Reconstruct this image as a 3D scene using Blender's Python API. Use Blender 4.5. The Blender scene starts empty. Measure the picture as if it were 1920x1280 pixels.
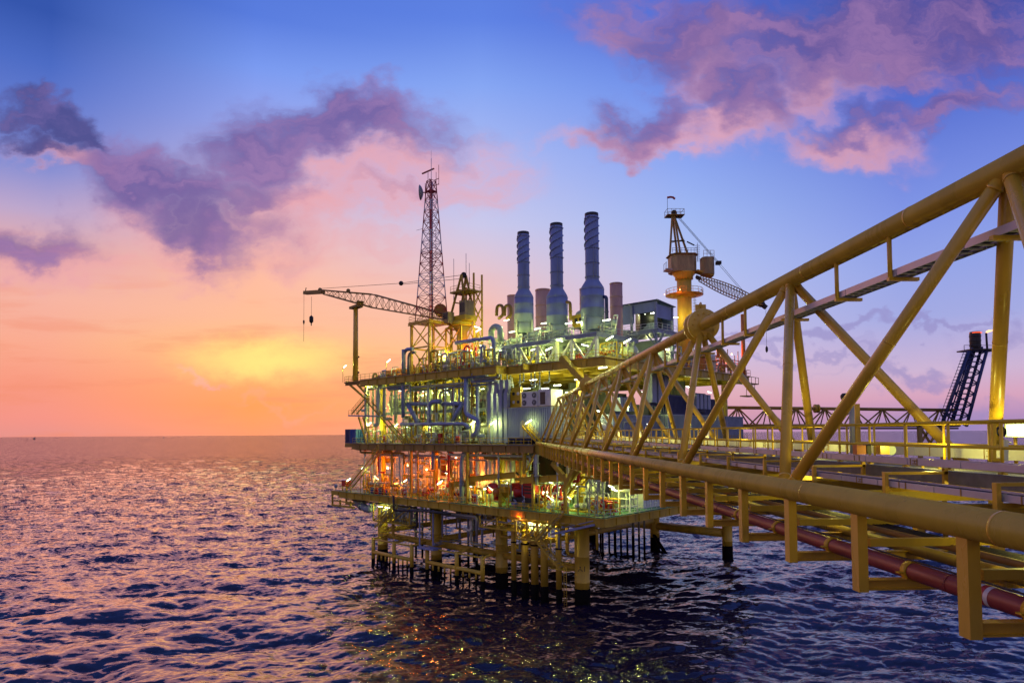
import bpy, math, random
import numpy as np
from mathutils import Vector, Matrix

random.seed(7)
SC = bpy.context.scene
COL = SC.collection
R = math.radians

# ------------------------------------------------------------------ camera (fitted to the truss, the legs and the horizon)
L = 9.0                                   # one bay of the bridge truss
F_PX, CY_PX = 1214.9, 760.9
PITCH, YAW, ROLL = .0421, .0345, -.0067
H = 26.84                                 # eye height above the sea
cp, sp = math.cos(PITCH), math.sin(PITCH)
cw, sw = math.cos(YAW), math.sin(YAW)
FW = Vector((sw*cp, cw*cp, sp)); RT = Vector((cw, -sw, 0)); UPV = RT.cross(FW)
R2 = RT*math.cos(ROLL)+UPV*math.sin(ROLL)
U2 = -RT*math.sin(ROLL)+UPV*math.cos(ROLL)
EYE = Vector((0, 0, H))
cam = bpy.data.cameras.new('camera'); camo = bpy.data.objects.new('camera', cam); COL.objects.link(camo)
m3 = Matrix((R2, U2, -FW)).transposed()
camo.matrix_world = Matrix.Translation(EYE) @ m3.to_4x4()
cam.sensor_width = 36; cam.lens = F_PX/1920*36
cam.shift_y = (CY_PX-640)/1920
cam.clip_start = .2; cam.clip_end = 80000
SC.camera = camo

# platform frame: u runs left and away, v runs right and away, origin at the nearest leg
TH = .7804
A0 = Vector((1.5944*L, 11.3447*L, 0))
UU = Vector((-math.sin(TH), math.cos(TH), 0)); VV = Vector((math.cos(TH), math.sin(TH), 0)); ZZ = Vector((0, 0, 1))
XX = Vector((1, 0, 0)); YY = Vector((0, 1, 0))
def P(u, v, z): return A0+UU*u+VV*v+ZZ*z
def ray(x, y): return FW+R2*((x-960)/F_PX)+U2*((CY_PX-y)/F_PX)
def onv(x, y, v):                         # a measured image point carried to the upright plane v
    d = ray(x, y); t = (v-(EYE-A0).dot(VV))/d.dot(VV); return EYE+d*t
def onu(x, y, u):
    d = ray(x, y); t = (u-(EYE-A0).dot(UU))/d.dot(UU); return EYE+d*t
def ond(x, y, dist):
    d = ray(x, y); return EYE+d*(dist/d.y)
def uvz(p):
    q = p-A0; return q.dot(UU), q.dot(VV), q.z
def proj(p):
    d = p-EYE; k = d.dot(FW); return 960+F_PX*d.dot(R2)/k, CY_PX-F_PX*d.dot(U2)/k
def MP(u, v, z, rot=0, s=1):              # local frame standing on the platform (x runs right along the front, y away)
    m = Matrix(((-UU.x, VV.x, 0, 0), (-UU.y, VV.y, 0, 0), (0, 0, 1, 0), (0, 0, 0, 1)))
    return Matrix.Translation(P(u, v, z)) @ m @ Matrix.Rotation(rot, 4, 'Z') @ Matrix.Scale(s, 4)

# ------------------------------------------------------------------ materials
def lin(c):
    return tuple(((x/255)/12.92 if x/255 <= .04045 else ((x/255+.055)/1.055)**2.4) for x in c)
def paint(name, col, rough=.45, metal=0, var=.18, scale=1.2, rust=.0, rustcol=(.10, .035, .012), bump=.0, streak=False):
    m = bpy.data.materials.new(name); m.use_nodes = True
    nt = m.node_tree; N = nt.nodes; K = nt.links; b = N['Principled BSDF']
    b.inputs['Roughness'].default_value = rough; b.inputs['Metallic'].default_value = metal
    tc = N.new('ShaderNodeTexCoord')
    mp = N.new('ShaderNodeMapping'); K.new(tc.outputs['Object'], mp.inputs[0])
    if streak: mp.inputs['Scale'].default_value = (1, 1, .25)
    n = N.new('ShaderNodeTexNoise'); n.inputs['Scale'].default_value = scale; n.inputs['Detail'].default_value = 6
    n.inputs['Roughness'].default_value = .62; K.new(mp.outputs[0], n.inputs['Vector'])
    r = N.new('ShaderNodeValToRGB'); K.new(n.outputs['Fac'], r.inputs[0])
    r.color_ramp.elements[0].position = .3; r.color_ramp.elements[1].position = .72
    r.color_ramp.elements[0].color = tuple(max(0, c*(1-var)) for c in col)+(1,)
    r.color_ramp.elements[1].color = tuple(min(1, c*(1+var*.6)) for c in col)+(1,)
    out = r.outputs[0]
    if rust > 0:
        n2 = N.new('ShaderNodeTexNoise'); n2.inputs['Scale'].default_value = scale*2.7; n2.inputs['Detail'].default_value = 8
        n2.inputs['Roughness'].default_value = .7; K.new(mp.outputs[0], n2.inputs['Vector'])
        r2 = N.new('ShaderNodeValToRGB'); K.new(n2.outputs['Fac'], r2.inputs[0])
        e = r2.color_ramp.elements; e[0].position = .70-rust*.25; e[1].position = .80-rust*.2
        e[0].color = (0, 0, 0, 1); e[1].color = (.85, .85, .85, 1)
        mx = N.new('ShaderNodeMixRGB'); K.new(r2.outputs[0], mx.inputs[0]); K.new(out, mx.inputs[1]); mx.inputs[2].default_value = rustcol+(1,)
        out = mx.outputs[0]
    K.new(out, b.inputs['Base Color'])
    mr = N.new('ShaderNodeMapRange'); K.new(n.outputs['Fac'], mr.inputs[0])
    mr.inputs['To Min'].default_value = max(.05, rough-.12); mr.inputs['To Max'].default_value = min(1, rough+.15)
    K.new(mr.outputs[0], b.inputs['Roughness'])
    if bump > 0:
        bp = N.new('ShaderNodeBump'); bp.inputs['Strength'].default_value = bump; bp.inputs['Distance'].default_value = .02
        K.new(n.outputs['Fac'], bp.inputs['Height']); K.new(bp.outputs[0], b.inputs['Normal'])
    return m
def glow(name, col, s):
    m = bpy.data.materials.new(name); m.use_nodes = True
    nt = m.node_tree; nt.nodes.remove(nt.nodes['Principled BSDF'])
    e = nt.nodes.new('ShaderNodeEmission'); e.inputs[0].default_value = col+(1,); e.inputs[1].default_value = s
    nt.links.new(e.outputs[0], nt.nodes['Material Output'].inputs[0]); return m
M = {
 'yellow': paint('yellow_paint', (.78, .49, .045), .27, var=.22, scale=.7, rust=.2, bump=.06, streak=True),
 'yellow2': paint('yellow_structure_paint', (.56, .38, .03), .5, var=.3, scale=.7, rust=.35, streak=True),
 'legpaint': paint('leg_yellow_paint', (.70, .48, .05), .5, var=.3, scale=.5, rust=.3, streak=True),
 'bright': paint('bright_yellow_paint', (.72, .48, .02), .42, var=.15),
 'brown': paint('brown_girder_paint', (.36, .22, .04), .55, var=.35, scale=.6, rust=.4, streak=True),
 'grey': paint('grey_steel', (.36, .38, .38), .45, var=.25, rust=.08),
 'pale': paint('lamplit_green_pipe_paint', (.52, .58, .50), .4, var=.2, rust=.06),  # green cast of the fluorescent lamps is put into this base colour
 'white': paint('white_paint', (.74, .76, .72), .4, var=.14, rust=.06),
 'silver': paint('aluminium_cladding', (.55, .57, .58), .32, metal=.55, var=.2),
 'stack': paint('blue_grey_stack_paint', (.25, .32, .55), .5, var=.2, scale=.5, rust=.08, streak=True),
 'bluepipe': paint('skylight_blue_pipe_paint', (.26, .31, .54), .4, var=.2),  # blue skylight falling on grey pipes is put into this base colour
 'blue': paint('blue_paint', (.03, .12, .42), .45, var=.25),
 'navy': paint('dark_blue_steel', (.035, .05, .16), .5, var=.3),
 'bluewall': paint('blue_container_paint', (.31, .37, .50), .5, var=.2, scale=.6, rust=.12, streak=True),
 'steelblue': paint('blue_grey_frame_paint', (.30, .36, .48), .45, var=.2),
 'greenwall': paint('grey_green_container_paint', (.38, .48, .44), .5, var=.2, scale=.6, rust=.1, streak=True),
 'bulk': paint('gap_shade_bulkhead_paint', (.11, .12, .10), .6, var=.4, scale=.5, rust=.2, streak=True),  # shade in the gaps behind the equipment is put into this dark colour
 'deck': paint('green_deck_paint', (.09, .26, .13), .5, var=.35, scale=.5, rust=.2),
 'deckgrey': paint('grey_deck_paint', (.20, .20, .19), .6, var=.35, scale=.5, rust=.2),
 'grating': paint('walkway_grating', (.22, .23, .22), .6, var=.3, scale=3),
 'red': paint('red_paint', (.50, .025, .018), .4, var=.2),
 'redpipe': paint('red_oxide_pipe_paint', (.30, .050, .038), .42, var=.22, scale=1.6, rust=.1, bump=.08),
 'orange': paint('orange_paint', (.62, .20, .03), .45, var=.2),
 'dark': paint('dark_rubber', (.018, .018, .02), .55, var=.3),
 'growth': paint('black_marine_growth', (.008, .008, .007), .95, var=.5, scale=3, bump=.8),
 'black': paint('black_steel', (.03, .03, .035), .5, var=.3),
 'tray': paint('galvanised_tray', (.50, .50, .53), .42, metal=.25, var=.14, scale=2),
 'traylit': paint('lamplit_pale_tray_paint', (.62, .66, .55), .45, var=.15, scale=2),  # lit version of the tray: pale green lamplight put into the colour
 'pinkcyl': paint('sunset_pink_exhaust_paint', (.62, .36, .30), .55, var=.2, scale=.7, rust=.1, streak=True),  # sunset light on the exhausts is put into their pink base colour
 'mastred': paint('mast_red_paint', (.48, .05, .05), .5, var=.2),
 'mastwhite': paint('mast_white_paint', (.62, .58, .62), .5, var=.15),
 'cab': paint('weathered_cab_paint', (.42, .32, .15), .55, var=.45, scale=1.1, rust=.45, streak=True),
 'glass': paint('dark_window_glass', (.02, .03, .035), .08, var=.2),
 'tube': glow('lit_fluorescent_tube', (.86, 1.0, .66), 9),
 'tubew': glow('lit_white_tube', (.95, 1.0, .80), 9),
 'tubey': glow('lit_walkway_tube', (1.0, .95, .55), 9),
 'sodium': glow('lit_orange_lamp', (1.0, .42, .16), 16),
 'flood': glow('lit_floodlight_face', (.90, 1.0, .72), 7),
 'flame': glow('gas_flame', (1.0, .55, .25), 2.2),
 'ember': glow('red_hot_rim', (1.0, .12, .04), 2.0),
}

M['growth'].node_tree.nodes['Principled BSDF'].inputs['Specular IOR Level'].default_value = .08
# ------------------------------------------------------------------ mesh builder
class MB:
    def __init__(s, mtx=None): s.v = []; s.f = []; s.sm = []; s.M = mtx
    def add(s, vs, fs, smooth=False):
        o = len(s.v)
        if s.M is not None: vs = [s.M @ Vector(v) for v in vs]
        s.v.extend(vs)
        for i, f in enumerate(fs):
            s.f.append(tuple(k+o for k in f)); s.sm.append(smooth[i] if isinstance(smooth, list) else smooth)
        return s
    def hexa(s, c8):
        return s.add(c8, [(0, 3, 2, 1), (4, 5, 6, 7), (0, 1, 5, 4), (1, 2, 6, 5), (2, 3, 7, 6), (3, 0, 4, 7)])
    def box(s, x0, x1, y0, y1, z0, z1):
        return s.hexa([Vector(p) for p in ((x0, y0, z0), (x1, y0, z0), (x1, y1, z0), (x0, y1, z0), (x0, y0, z1), (x1, y0, z1), (x1, y1, z1), (x0, y1, z1))])
    def pbox(s, u0, u1, v0, v1, z0, z1):       # box in the platform frame
        return s.hexa([P(*p) for p in ((u0, v0, z0), (u0, v1, z0), (u1, v1, z0), (u1, v0, z0), (u0, v0, z1), (u0, v1, z1), (u1, v1, z1), (u1, v0, z1))])
    def beam(s, p, q, w, h, up=ZZ):
        p, q = Vector(p), Vector(q); d = (q-p).normalized()
        up = Vector(up)
        if abs(d.dot(up)) > .98: up = XX if abs(d.x) < .9 else YY
        sx = d.cross(up).normalized(); sy = sx.cross(d).normalized()
        a, b = sx*(w/2), sy*(h/2)
        return s.hexa([p-a-b, p+a-b, p+a+b, p-a+b, q-a-b, q+a-b, q+a+b, q-a+b])
    def tube(s, p, q, r, n=8, r2=None, caps=True):
        p, q = Vector(p), Vector(q); d = q-p
        if d.length < 1e-6: return s
        d.normalize(); r2 = r if r2 is None else r2
        a = d.orthogonal().normalized(); b = d.cross(a)
        vs = []; fs = []; sm = []
        for (c, rr) in ((p, r), (q, r2)):
            for i in range(n):
                t = 2*math.pi*i/n; vs.append(c+(a*math.cos(t)+b*math.sin(t))*rr)
        for i in range(n):
            j = (i+1) % n; fs.append((i, j, n+j, n+i)); sm.append(True)
        if caps:
            fs.append(tuple(range(n-1, -1, -1))); sm.append(False); fs.append(tuple(range(n, 2*n))); sm.append(False)
        return s.add(vs, fs, sm)
    def sweep(s, pts, r, n=8, caps=True):
        pts = [Vector(p) for p in pts]; vs = []; fs = []; sm = []
        a = None
        for k, p in enumerate(pts):
            d = (pts[min(k+1, len(pts)-1)]-pts[max(k-1, 0)]).normalized()
            if a is None: a = d.orthogonal().normalized()
            else:
                a = a-d*a.dot(d)
                a = a.normalized() if a.length > 1e-5 else d.orthogonal().normalized()
            b = d.cross(a)
            for i in range(n):
                t = 2*math.pi*i/n; vs.append(p+(a*math.cos(t)+b*math.sin(t))*r)
        for k in range(len(pts)-1):
            for i in range(n):
                j = (i+1) % n; fs.append((k*n+i, k*n+j, (k+1)*n+j, (k+1)*n+i)); sm.append(True)
        if caps:
            fs.append(tuple(range(n-1, -1, -1))); sm.append(False)
            e = (len(pts)-1)*n; fs.append(tuple(range(e, e+n))); sm.append(False)
        return s.add(vs, fs, sm)
    def pipe(s, pts, r, n=8, bend=None):       # pipe with rounded elbows
        pts = [Vector(p) for p in pts]; bend = bend or r*2.2; out = [pts[0]]
        for k in range(1, len(pts)-1):
            p, a, b = pts[k], pts[k-1], pts[k+1]
            da, db = (a-p), (b-p); t = min(bend, da.length*.45, db.length*.45)
            da.normalize(); db.normalize(); pa, pb = p+da*t, p+db*t
            for i in range(5):
                w = i/4; out.append(pa*(1-w)**2+p*2*w*(1-w)+pb*w*w)
        out.append(pts[-1]); return s.sweep(out, r, n)
    def lathe(s, prof, n=16, c=(0, 0, 0), axis='z', cap=True):
        vs = []; fs = []; sm = []; c = Vector(c)
        for (r, z) in prof:
            for i in range(n):
                t = 2*math.pi*i/n; x, y = r*math.cos(t), r*math.sin(t)
                vs.append(c+(Vector((x, y, z)) if axis == 'z' else Vector((z, x, y)) if axis == 'x' else Vector((y, z, x))))
        for k in range(len(prof)-1):
            for i in range(n):
                j = (i+1) % n; fs.append((k*n+i, k*n+j, (k+1)*n+j, (k+1)*n+i)); sm.append(True)
        if cap:
            fs.append(tuple(range(n-1, -1, -1))); sm.append(False)
            e = (len(prof)-1)*n; fs.append(tuple(range(e, e+n))); sm.append(False)
        return s.add(vs, fs, sm)
    def ball(s, c, r, n=10): 
        return s.lathe([(max(.001, r*math.sin(math.pi*k/6)), -r*math.cos(math.pi*k/6)) for k in range(7)], n, c)
    def ring(s, c, rad, r, axis='z', n=16, k=6):
        c = Vector(c); pts = []
        for i in range(n+1):
            t = 2*math.pi*i/n; x, y = rad*math.cos(t), rad*math.sin(t)
            pts.append(c+(Vector((x, y, 0)) if axis == 'z' else Vector((0, x, y)) if axis == 'x' else Vector((x, 0, y))))
        return s.sweep(pts, r, k, False)

def mesh(name, mb, mats, parent=None, split=None):
    me = bpy.data.meshes.new(name); o = bpy.data.objects.new(name, me); COL.objects.link(o)
    off = parent['_w'] if parent is not None else None
    off = Vector(off) if off is not None else Vector((0, 0, 0))
    if parent is None and mb.v:
        xs = [v[0] for v in mb.v]; ys = [v[1] for v in mb.v]; zs = [v[2] for v in mb.v]
        off = Vector(((min(xs)+max(xs))/2, (min(ys)+max(ys))/2, min(zs))); o.location = off
        o['_w'] = tuple(off)
    else:
        o['_w'] = tuple(off)
    me.from_pydata([tuple(Vector(v)-off) for v in mb.v], [], mb.f)
    me.polygons.foreach_set('use_smooth', mb.sm)
    for m in (mats if isinstance(mats, (list, tuple)) else [mats]): me.materials.append(M[m])
    if split: me.polygons.foreach_set('material_index', split)
    me.update()
    if parent is not None: o.parent = parent
    return o
def tag(o, label, cat, group=None, kind=None):
    if label: o['label'] = label
    if cat: o['category'] = cat
    if group: o['group'] = group
    if kind: o['kind'] = kind
    return o
def thing(name, label, cat, loc, group=None):
    o = bpy.data.objects.new(name, None); COL.objects.link(o); o.empty_display_size = .3
    o.location = loc; o['_w'] = tuple(loc)
    return tag(o, label, cat, group)
ORD = ['leftmost', 'second', 'third', 'fourth', 'fifth', 'sixth', 'seventh', 'eighth', 'ninth', 'tenth', 'eleventh', 'twelfth', 'thirteenth', 'fourteenth', 'fifteenth', 'sixteenth', 'seventeenth', 'eighteenth', 'nineteenth', 'twentieth']
ORD += ['twenty-'+w for w in ('first', 'second', 'third', 'fourth', 'fifth', 'sixth', 'seventh', 'eighth', 'ninth')]+['thirtieth']
ORD += ['thirty-'+w for w in ('first', 'second', 'third', 'fourth', 'fifth', 'sixth', 'seventh', 'eighth', 'ninth')]+['fortieth']
ORD += ['forty-'+w for w in ('first', 'second', 'third', 'fourth', 'fifth', 'sixth', 'seventh', 'eighth', 'ninth')]+['fiftieth']
PEND = {}
def pend(o, text, key=None):               # label finished once all of a row stand: counted from the left of the photo
    PEND.setdefault(key or text, []).append((o, text))
def finish_labels():
    for k, lst in PEND.items():
        lst.sort(key=lambda t: proj(Vector(t[0]['_w']))[0])
        for i, (o, text) in enumerate(lst):
            w = ORD[min(i, 49)]
            if len(lst) == 1: o['label'] = text
            else: o['label'] = text+', '+(w if i == 0 else 'rightmost' if i == len(lst)-1 else w+' from the left')

# ------------------------------------------------------------------ sky: dusk gradient by height and bearing, with clouds
world = bpy.data.worlds.new('World'); SC.world = world; world.use_nodes = True
wt = world.node_tree; WN = wt.nodes; WK = wt.links
for n in list(WN): WN.remove(n)
def wn(t, **kw):
    n = WN.new(t)
    for k, v in kw.items(): setattr(n, k, v)
    return n
def sock(n, i, v):
    if hasattr(v, 'is_output') or isinstance(v, bpy.types.NodeSocket): WK.new(v, n.inputs[i])
    else: n.inputs[i].default_value = v
def ma(op, a, b=0.0, c=None, clamp=False):
    n = wn('ShaderNodeMath', operation=op, use_clamp=clamp); sock(n, 0, a); sock(n, 1, b)
    if c is not None: sock(n, 2, c)
    return n.outputs[0]
def vm(op, a, b=None, sc=None):
    n = wn('ShaderNodeVectorMath', operation=op); sock(n, 0, a)
    if b is not None: sock(n, 1, b)
    if sc is not None: n.inputs['Scale'].default_value = sc
    return n.outputs[1] if op == 'LENGTH' else n.outputs[0]
def mixc(f, a, b):
    n = wn('ShaderNodeMix', data_type='RGBA'); sock(n, 0, f); sock(n, 6, a); sock(n, 7, b); return n.outputs[2]
def mr(v, a, b, c=0.0, d=1.0, smooth=True):
    n = wn('ShaderNodeMapRange'); n.interpolation_type = 'SMOOTHSTEP' if smooth else 'LINEAR'
    sock(n, 0, v); n.inputs[1].default_value = a; n.inputs[2].default_value = b; n.inputs[3].default_value = c; n.inputs[4].default_value = d
    return n.outputs[0]
def ramp(f, stops):
    n = wn('ShaderNodeValToRGB'); sock(n, 0, f); e = n.color_ramp.elements
    stops = sorted(stops)
    e[0].position = stops[0][0]; e[0].color = lin(stops[0][1])+(1,)
    e[1].position = stops[-1][0]; e[1].color = lin(stops[-1][1])+(1,)
    for p, c in stops[1:-1]:
        k = e.new(p); k.color = lin(c)+(1,)
    return n.outputs[0]
tc = wn('ShaderNodeTexCoord'); sx = wn('ShaderNodeSeparateXYZ'); WK.new(tc.outputs['Generated'], sx.inputs[0])
DX, DY, DZ = sx.outputs
hyp = ma('SQRT', ma('ADD', ma('MULTIPLY', DX, DX), ma('MULTIPLY', DY, DY)))
el = ma('DIVIDE', ma('ARCTAN2', DZ, hyp), R(90), clamp=True)            # 0 horizon .. 1 zenith
az = ma('ARCTAN2', DX, DY)                                              # bearing from the bridge's direction
def stopcol(x, rows, top, zen):
    ca = math.cos(math.atan((x-918)/1215)); out = []
    for y, c in rows: out.append((max(0, math.atan((815-y)/1215*ca)/R(90)), c))
    out.append((.55, top)); out.append((1.0, zen)); return out
TOP, ZEN = (66, 100, 190), (58, 88, 170)
cols = [
 (100, [(812, (228, 146, 140)), (780, (240, 146, 136)), (720, (245, 150, 128)), (650, (248, 168, 142)), (560, (244, 178, 162)), (470, (226, 172, 172)), (400, (188, 166, 204)), (320, (134, 142, 210)), (220, (100, 124, 208)), (120, (74, 106, 196)), (20, (50, 84, 172))]),
 (480, [(812, (250, 152, 112)), (760, (255, 156, 94)), (700, (253, 174, 116)), (655, (254, 194, 124)), (600, (252, 188, 150)), (520, (253, 188, 160)), (430, (236, 184, 184)), (330, (190, 180, 222)), (240, (156, 168, 236)), (120, (122, 154, 240)), (20, (88, 124, 222))]),
 (900, [(812, (244, 162, 138)), (740, (255, 178, 132)), (660, (255, 190, 150)), (580, (246, 190, 176)), (500, (226, 196, 208)), (420, (202, 200, 234)), (300, (174, 188, 242)), (150, (134, 166, 243)), (20, (94, 130, 228))]),
 (1300, [(810, (206, 150, 172)), (780, (218, 158, 174)), (740, (226, 174, 184)), (680, (215, 190, 218)), (600, (196, 196, 236)), (500, (181, 195, 241)), (400, (160, 184, 242)), (300, (140, 166, 240)), (150, (112, 144, 234)), (20, (84, 112, 216))]),
 (1720, [(804, (166, 138, 188)), (780, (188, 148, 190)), (750, (216, 164, 190)), (700, (205, 180, 212)), (600, (164, 170, 226)), (500, (148, 164, 231)), (400, (130, 150, 230)), (300, (112, 134, 222)), (150, (76, 104, 205)), (20, (48, 72, 160))]),
]
prev = None; base = None
for x, rows in cols:
    c = ramp(el, stopcol(x, rows, TOP, ZEN)); a = math.atan((x-918)/1215)
    if base is None: base = c
    else: base = mixc(mr(az, prev, a, smooth=False), base, c)
    prev = a
back = ramp(el, [(0, (186, 156, 154)), (.1, (172, 152, 170)), (.3, (134, 134, 184)), (.6, (88, 106, 182)), (1, (58, 88, 170))])
aab = ma('ABSOLUTE', az)
base = mixc(mr(aab, R(50), R(115)), base, back)
# clouds drawn on the far vault ahead
fy = ma('MAXIMUM', DY, .06)
cx = wn('ShaderNodeCombineXYZ'); sock(cx, 0, ma('ADD', ma('MULTIPLY', ma('DIVIDE', DX, fy), 12.15), 9.18)); sock(cx, 1, ma('SUBTRACT', 8.15, ma('MULTIPLY', ma('DIVIDE', DZ, fy), 12.15)))
front = mr(DY, .08, .35)
def noise(v, scale, detail=5, rough=.55, sx=1, sy=1, rot=0):
    mp = wn('ShaderNodeMapping'); WK.new(v, mp.inputs[0]); mp.inputs['Scale'].default_value = (sx, sy, 1); mp.inputs['Rotation'].default_value = (0, 0, rot)
    n = wn('ShaderNodeTexNoise', noise_dimensions='2D'); WK.new(mp.outputs[0], n.inputs['Vector'])
    n.inputs['Scale'].default_value = scale; n.inputs['Detail'].default_value = detail; n.inputs['Roughness'].default_value = rough
    return n
PT = cx.outputs[0]
w1 = noise(PT, .55, 3); w2 = noise(PT, 2.1, 5, .6, .8, 1.2, R(25))
warp = vm('ADD', PT, vm('ADD', vm('SCALE', vm('SUBTRACT', w1.outputs['Color'], (.5, .5, .5)), sc=1.9), vm('SCALE', vm('SUBTRACT', w2.outputs['Color'], (.5, .5, .5)), sc=.75)))
den = noise(warp, 1.0, 7, .6, .5, 1.7, R(20)).outputs['Fac']
fine = noise(warp, 1.8, 5, .55, .55, 1.5, R(15)).outputs['Fac']
def blobs(lst, soft=(1.6, .05)):
    acc = None
    for cxx, cyy, rx, ry, rot, wgt in lst:
        mp = wn('ShaderNodeMapping', vector_type='TEXTURE'); WK.new(warp, mp.inputs[0])
        mp.inputs['Location'].default_value = (cxx, cyy, 0); mp.inputs['Rotation'].default_value = (0, 0, R(rot)); mp.inputs['Scale'].default_value = (rx*1.2, ry*1.22, 50)
        q = mr(vm('LENGTH', mp.outputs[0]), soft[0], soft[1], 0, wgt)
        acc = q if acc is None else ma('MAXIMUM', acc, q)
    return acc
def layer(mask, lo, hi, amt): return ma('MULTIPLY', ma('MULTIPLY', mr(ma('ADD', mask, ma('MULTIPLY', ma('SUBTRACT', den, .5), ma('MULTIPLY', mr(mask, 0, .5), .85))), lo, hi), front), amt)
pink = blobs([(7.3, 3.25, 1.9, .75, -8, 1), (5.7, 3.95, 1.7, .55, -15, .9), (3.4, 4.75, 1.3, .45, 25, .85), (8.6, 3.3, 1.5, .6, 8, .7),
              (1.2, 3.05, 1.2, .25, 14, .9), (13.9, 2.1, 1.3, .5, -5, .9), (12.3, 2.5, 1.9, .28, -7, .85), (13.6, .9, .8, .8, 0, .8),
              (16.0, 2.65, 1.3, .35, 8, .85), (15.6, 1.5, 1.2, .5, -10, .8), (6.2, 4.7, 2.3, .3, -6, .55), (.9, 5.1, 1.8, .5, -6, .85), (12.0, .3, 1.0, .5, 0, .6), (17.4, 1.0, 1.2, .4, 0, .5), (3.9, 7.05, .5, .08, 0, .8), (5.5, 7.6, .9, .1, 4, .4)])
purp = blobs([(3.2, 3.6, 1.9, .75, 18, 1), (5.2, 2.7, 1.6, .7, -20, .95), (6.5, 2.25, 1.9, .6, 3, 1), (3.6, 4.25, 1.1, .55, 40, .95), (5.0, 3.1, 1.3, .6, -25, .9), (4.7, 3.8, .9, .4, 0, .8),
              (.3, 4.75, 1.4, .5, -8, .8), (13.2, .55, 2.2, .75, 12, .85), (16.4, .55, 3.0, .85, -4, 1), (12.4, 2.05, 1.3, .5, -25, .85), (14.2, 1.5, 1.0, .55, 30, .85),
              (18.3, 1.9, 1.9, .4, -18, .85), (16.4, 2.2, 1.2, .3, -10, .7), (18.8, .3, 1.4, 1.0, 0, 1), (7.5, 3.5, .9, .2, 0, .45)])
slate = blobs([(.85, 2.35, 1.05, .42, 18, 1), (.5, 2.75, .7, .25, 15, .9), (1.5, 2.6, .7, .2, 15, .9)])
strk = blobs([(15.9, 6.28, 1.4, .13, -4, 1), (17.6, 6.15, 1.2, .10, -6, .9), (15.3, 6.72, 1.3, .10, 3, .9), (17.2, 6.95, 1.6, .16, 2, .9), (14.3, 6.45, .8, .06, 0, .7), (16.2, 7.05, 1.6, .08, 2, .6), (18.6, 6.5, .8, .25, 0, .8), (18.4, 7.8, 1.4, .22, 0, .7)])
sky = mixc(layer(pink, .06, 1.1, .85), base, lin((236, 166, 172))+(1,))
pcol = mixc(mr(den, .3, .75), lin((104, 86, 154))+(1,), lin((150, 114, 170))+(1,))
sky = mixc(layer(purp, .10, .95, .92), sky, pcol)
scol = mixc(mr(den, .42, .8), lin((74, 74, 138))+(1,), lin((112, 96, 158))+(1,))
sky = mixc(layer(slate, .15, .8, .92), sky, scol)
sky = mixc(layer(strk, .2, .95, .6), sky, lin((146, 136, 194))+(1,))
streak = noise(PT, .9, 6, .6, .35, 2.6, R(3)).outputs['Fac']
lowband = ma('MULTIPLY', mr(el, .2, .02), mr(az, R(8), R(-10)))
sky = mixc(ma('MULTIPLY', ma('MULTIPLY', mr(streak, .50, .74), lowband), .55), sky, lin((238, 140, 112))+(1,))
# glow where the sun went behind the clouds
sun_az, sun_el = math.atan((480-918)/1215), R(9)
SUN = Vector((math.sin(sun_az)*math.cos(sun_el), math.cos(sun_az)*math.cos(sun_el), math.sin(sun_el)))
gx = wn('ShaderNodeMapping', vector_type='TEXTURE'); WK.new(vm('ADD', PT, vm('SCALE', vm('SUBTRACT', w2.outputs['Color'], (.5, .5, .5)), sc=.5)), gx.inputs[0])
gx.inputs['Location'].default_value = (5.0, 6.75, 0); gx.inputs['Scale'].default_value = (2.3, .6, 50)
sky = mixc(ma('MULTIPLY', ma('MULTIPLY', mr(vm('LENGTH', gx.outputs[0]), 1.0, 0.0), front), .85), sky, (1.0, .84, .24, 1))
nish = wn('ShaderNodeTexSky', sky_type='NISHITA'); nish.sun_disc = False; nish.sun_elevation = R(1.5); nish.sun_rotation = sun_az
below = mr(DZ, -.02, 0.0)
bg = wn('ShaderNodeBackground'); WK.new(mixc(below, (.03, .03, .06, 1), sky), bg.inputs[0]); bg.inputs[1].default_value = 1.0
bg2 = wn('ShaderNodeBackground'); WK.new(nish.outputs[0], bg2.inputs[0]); bg2.inputs[1].default_value = .004
ad = wn('ShaderNodeAddShader'); WK.new(bg.outputs[0], ad.inputs[0]); WK.new(bg2.outputs[0], ad.inputs[1])
wo = wn('ShaderNodeOutputWorld'); WK.new(ad.outputs[0], wo.inputs[0])
world.cycles.sampling_method = 'MANUAL'; world.cycles.sample_map_resolution = 512

sl = bpy.data.lights.new('sun', 'SUN'); sl.energy = .27; sl.angle = R(32); sl.color = (1, .38, .25)
so = bpy.data.objects.new('sun', sl); COL.objects.link(so)
sun_az = R(-26); sun_el = R(19); SUN = Vector((math.sin(sun_az)*math.cos(sun_el), math.cos(sun_az)*math.cos(sun_el), math.sin(sun_el)))
so.rotation_euler = SUN.to_track_quat('Z', 'Y').to_euler(); so.location = SUN*200

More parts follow.
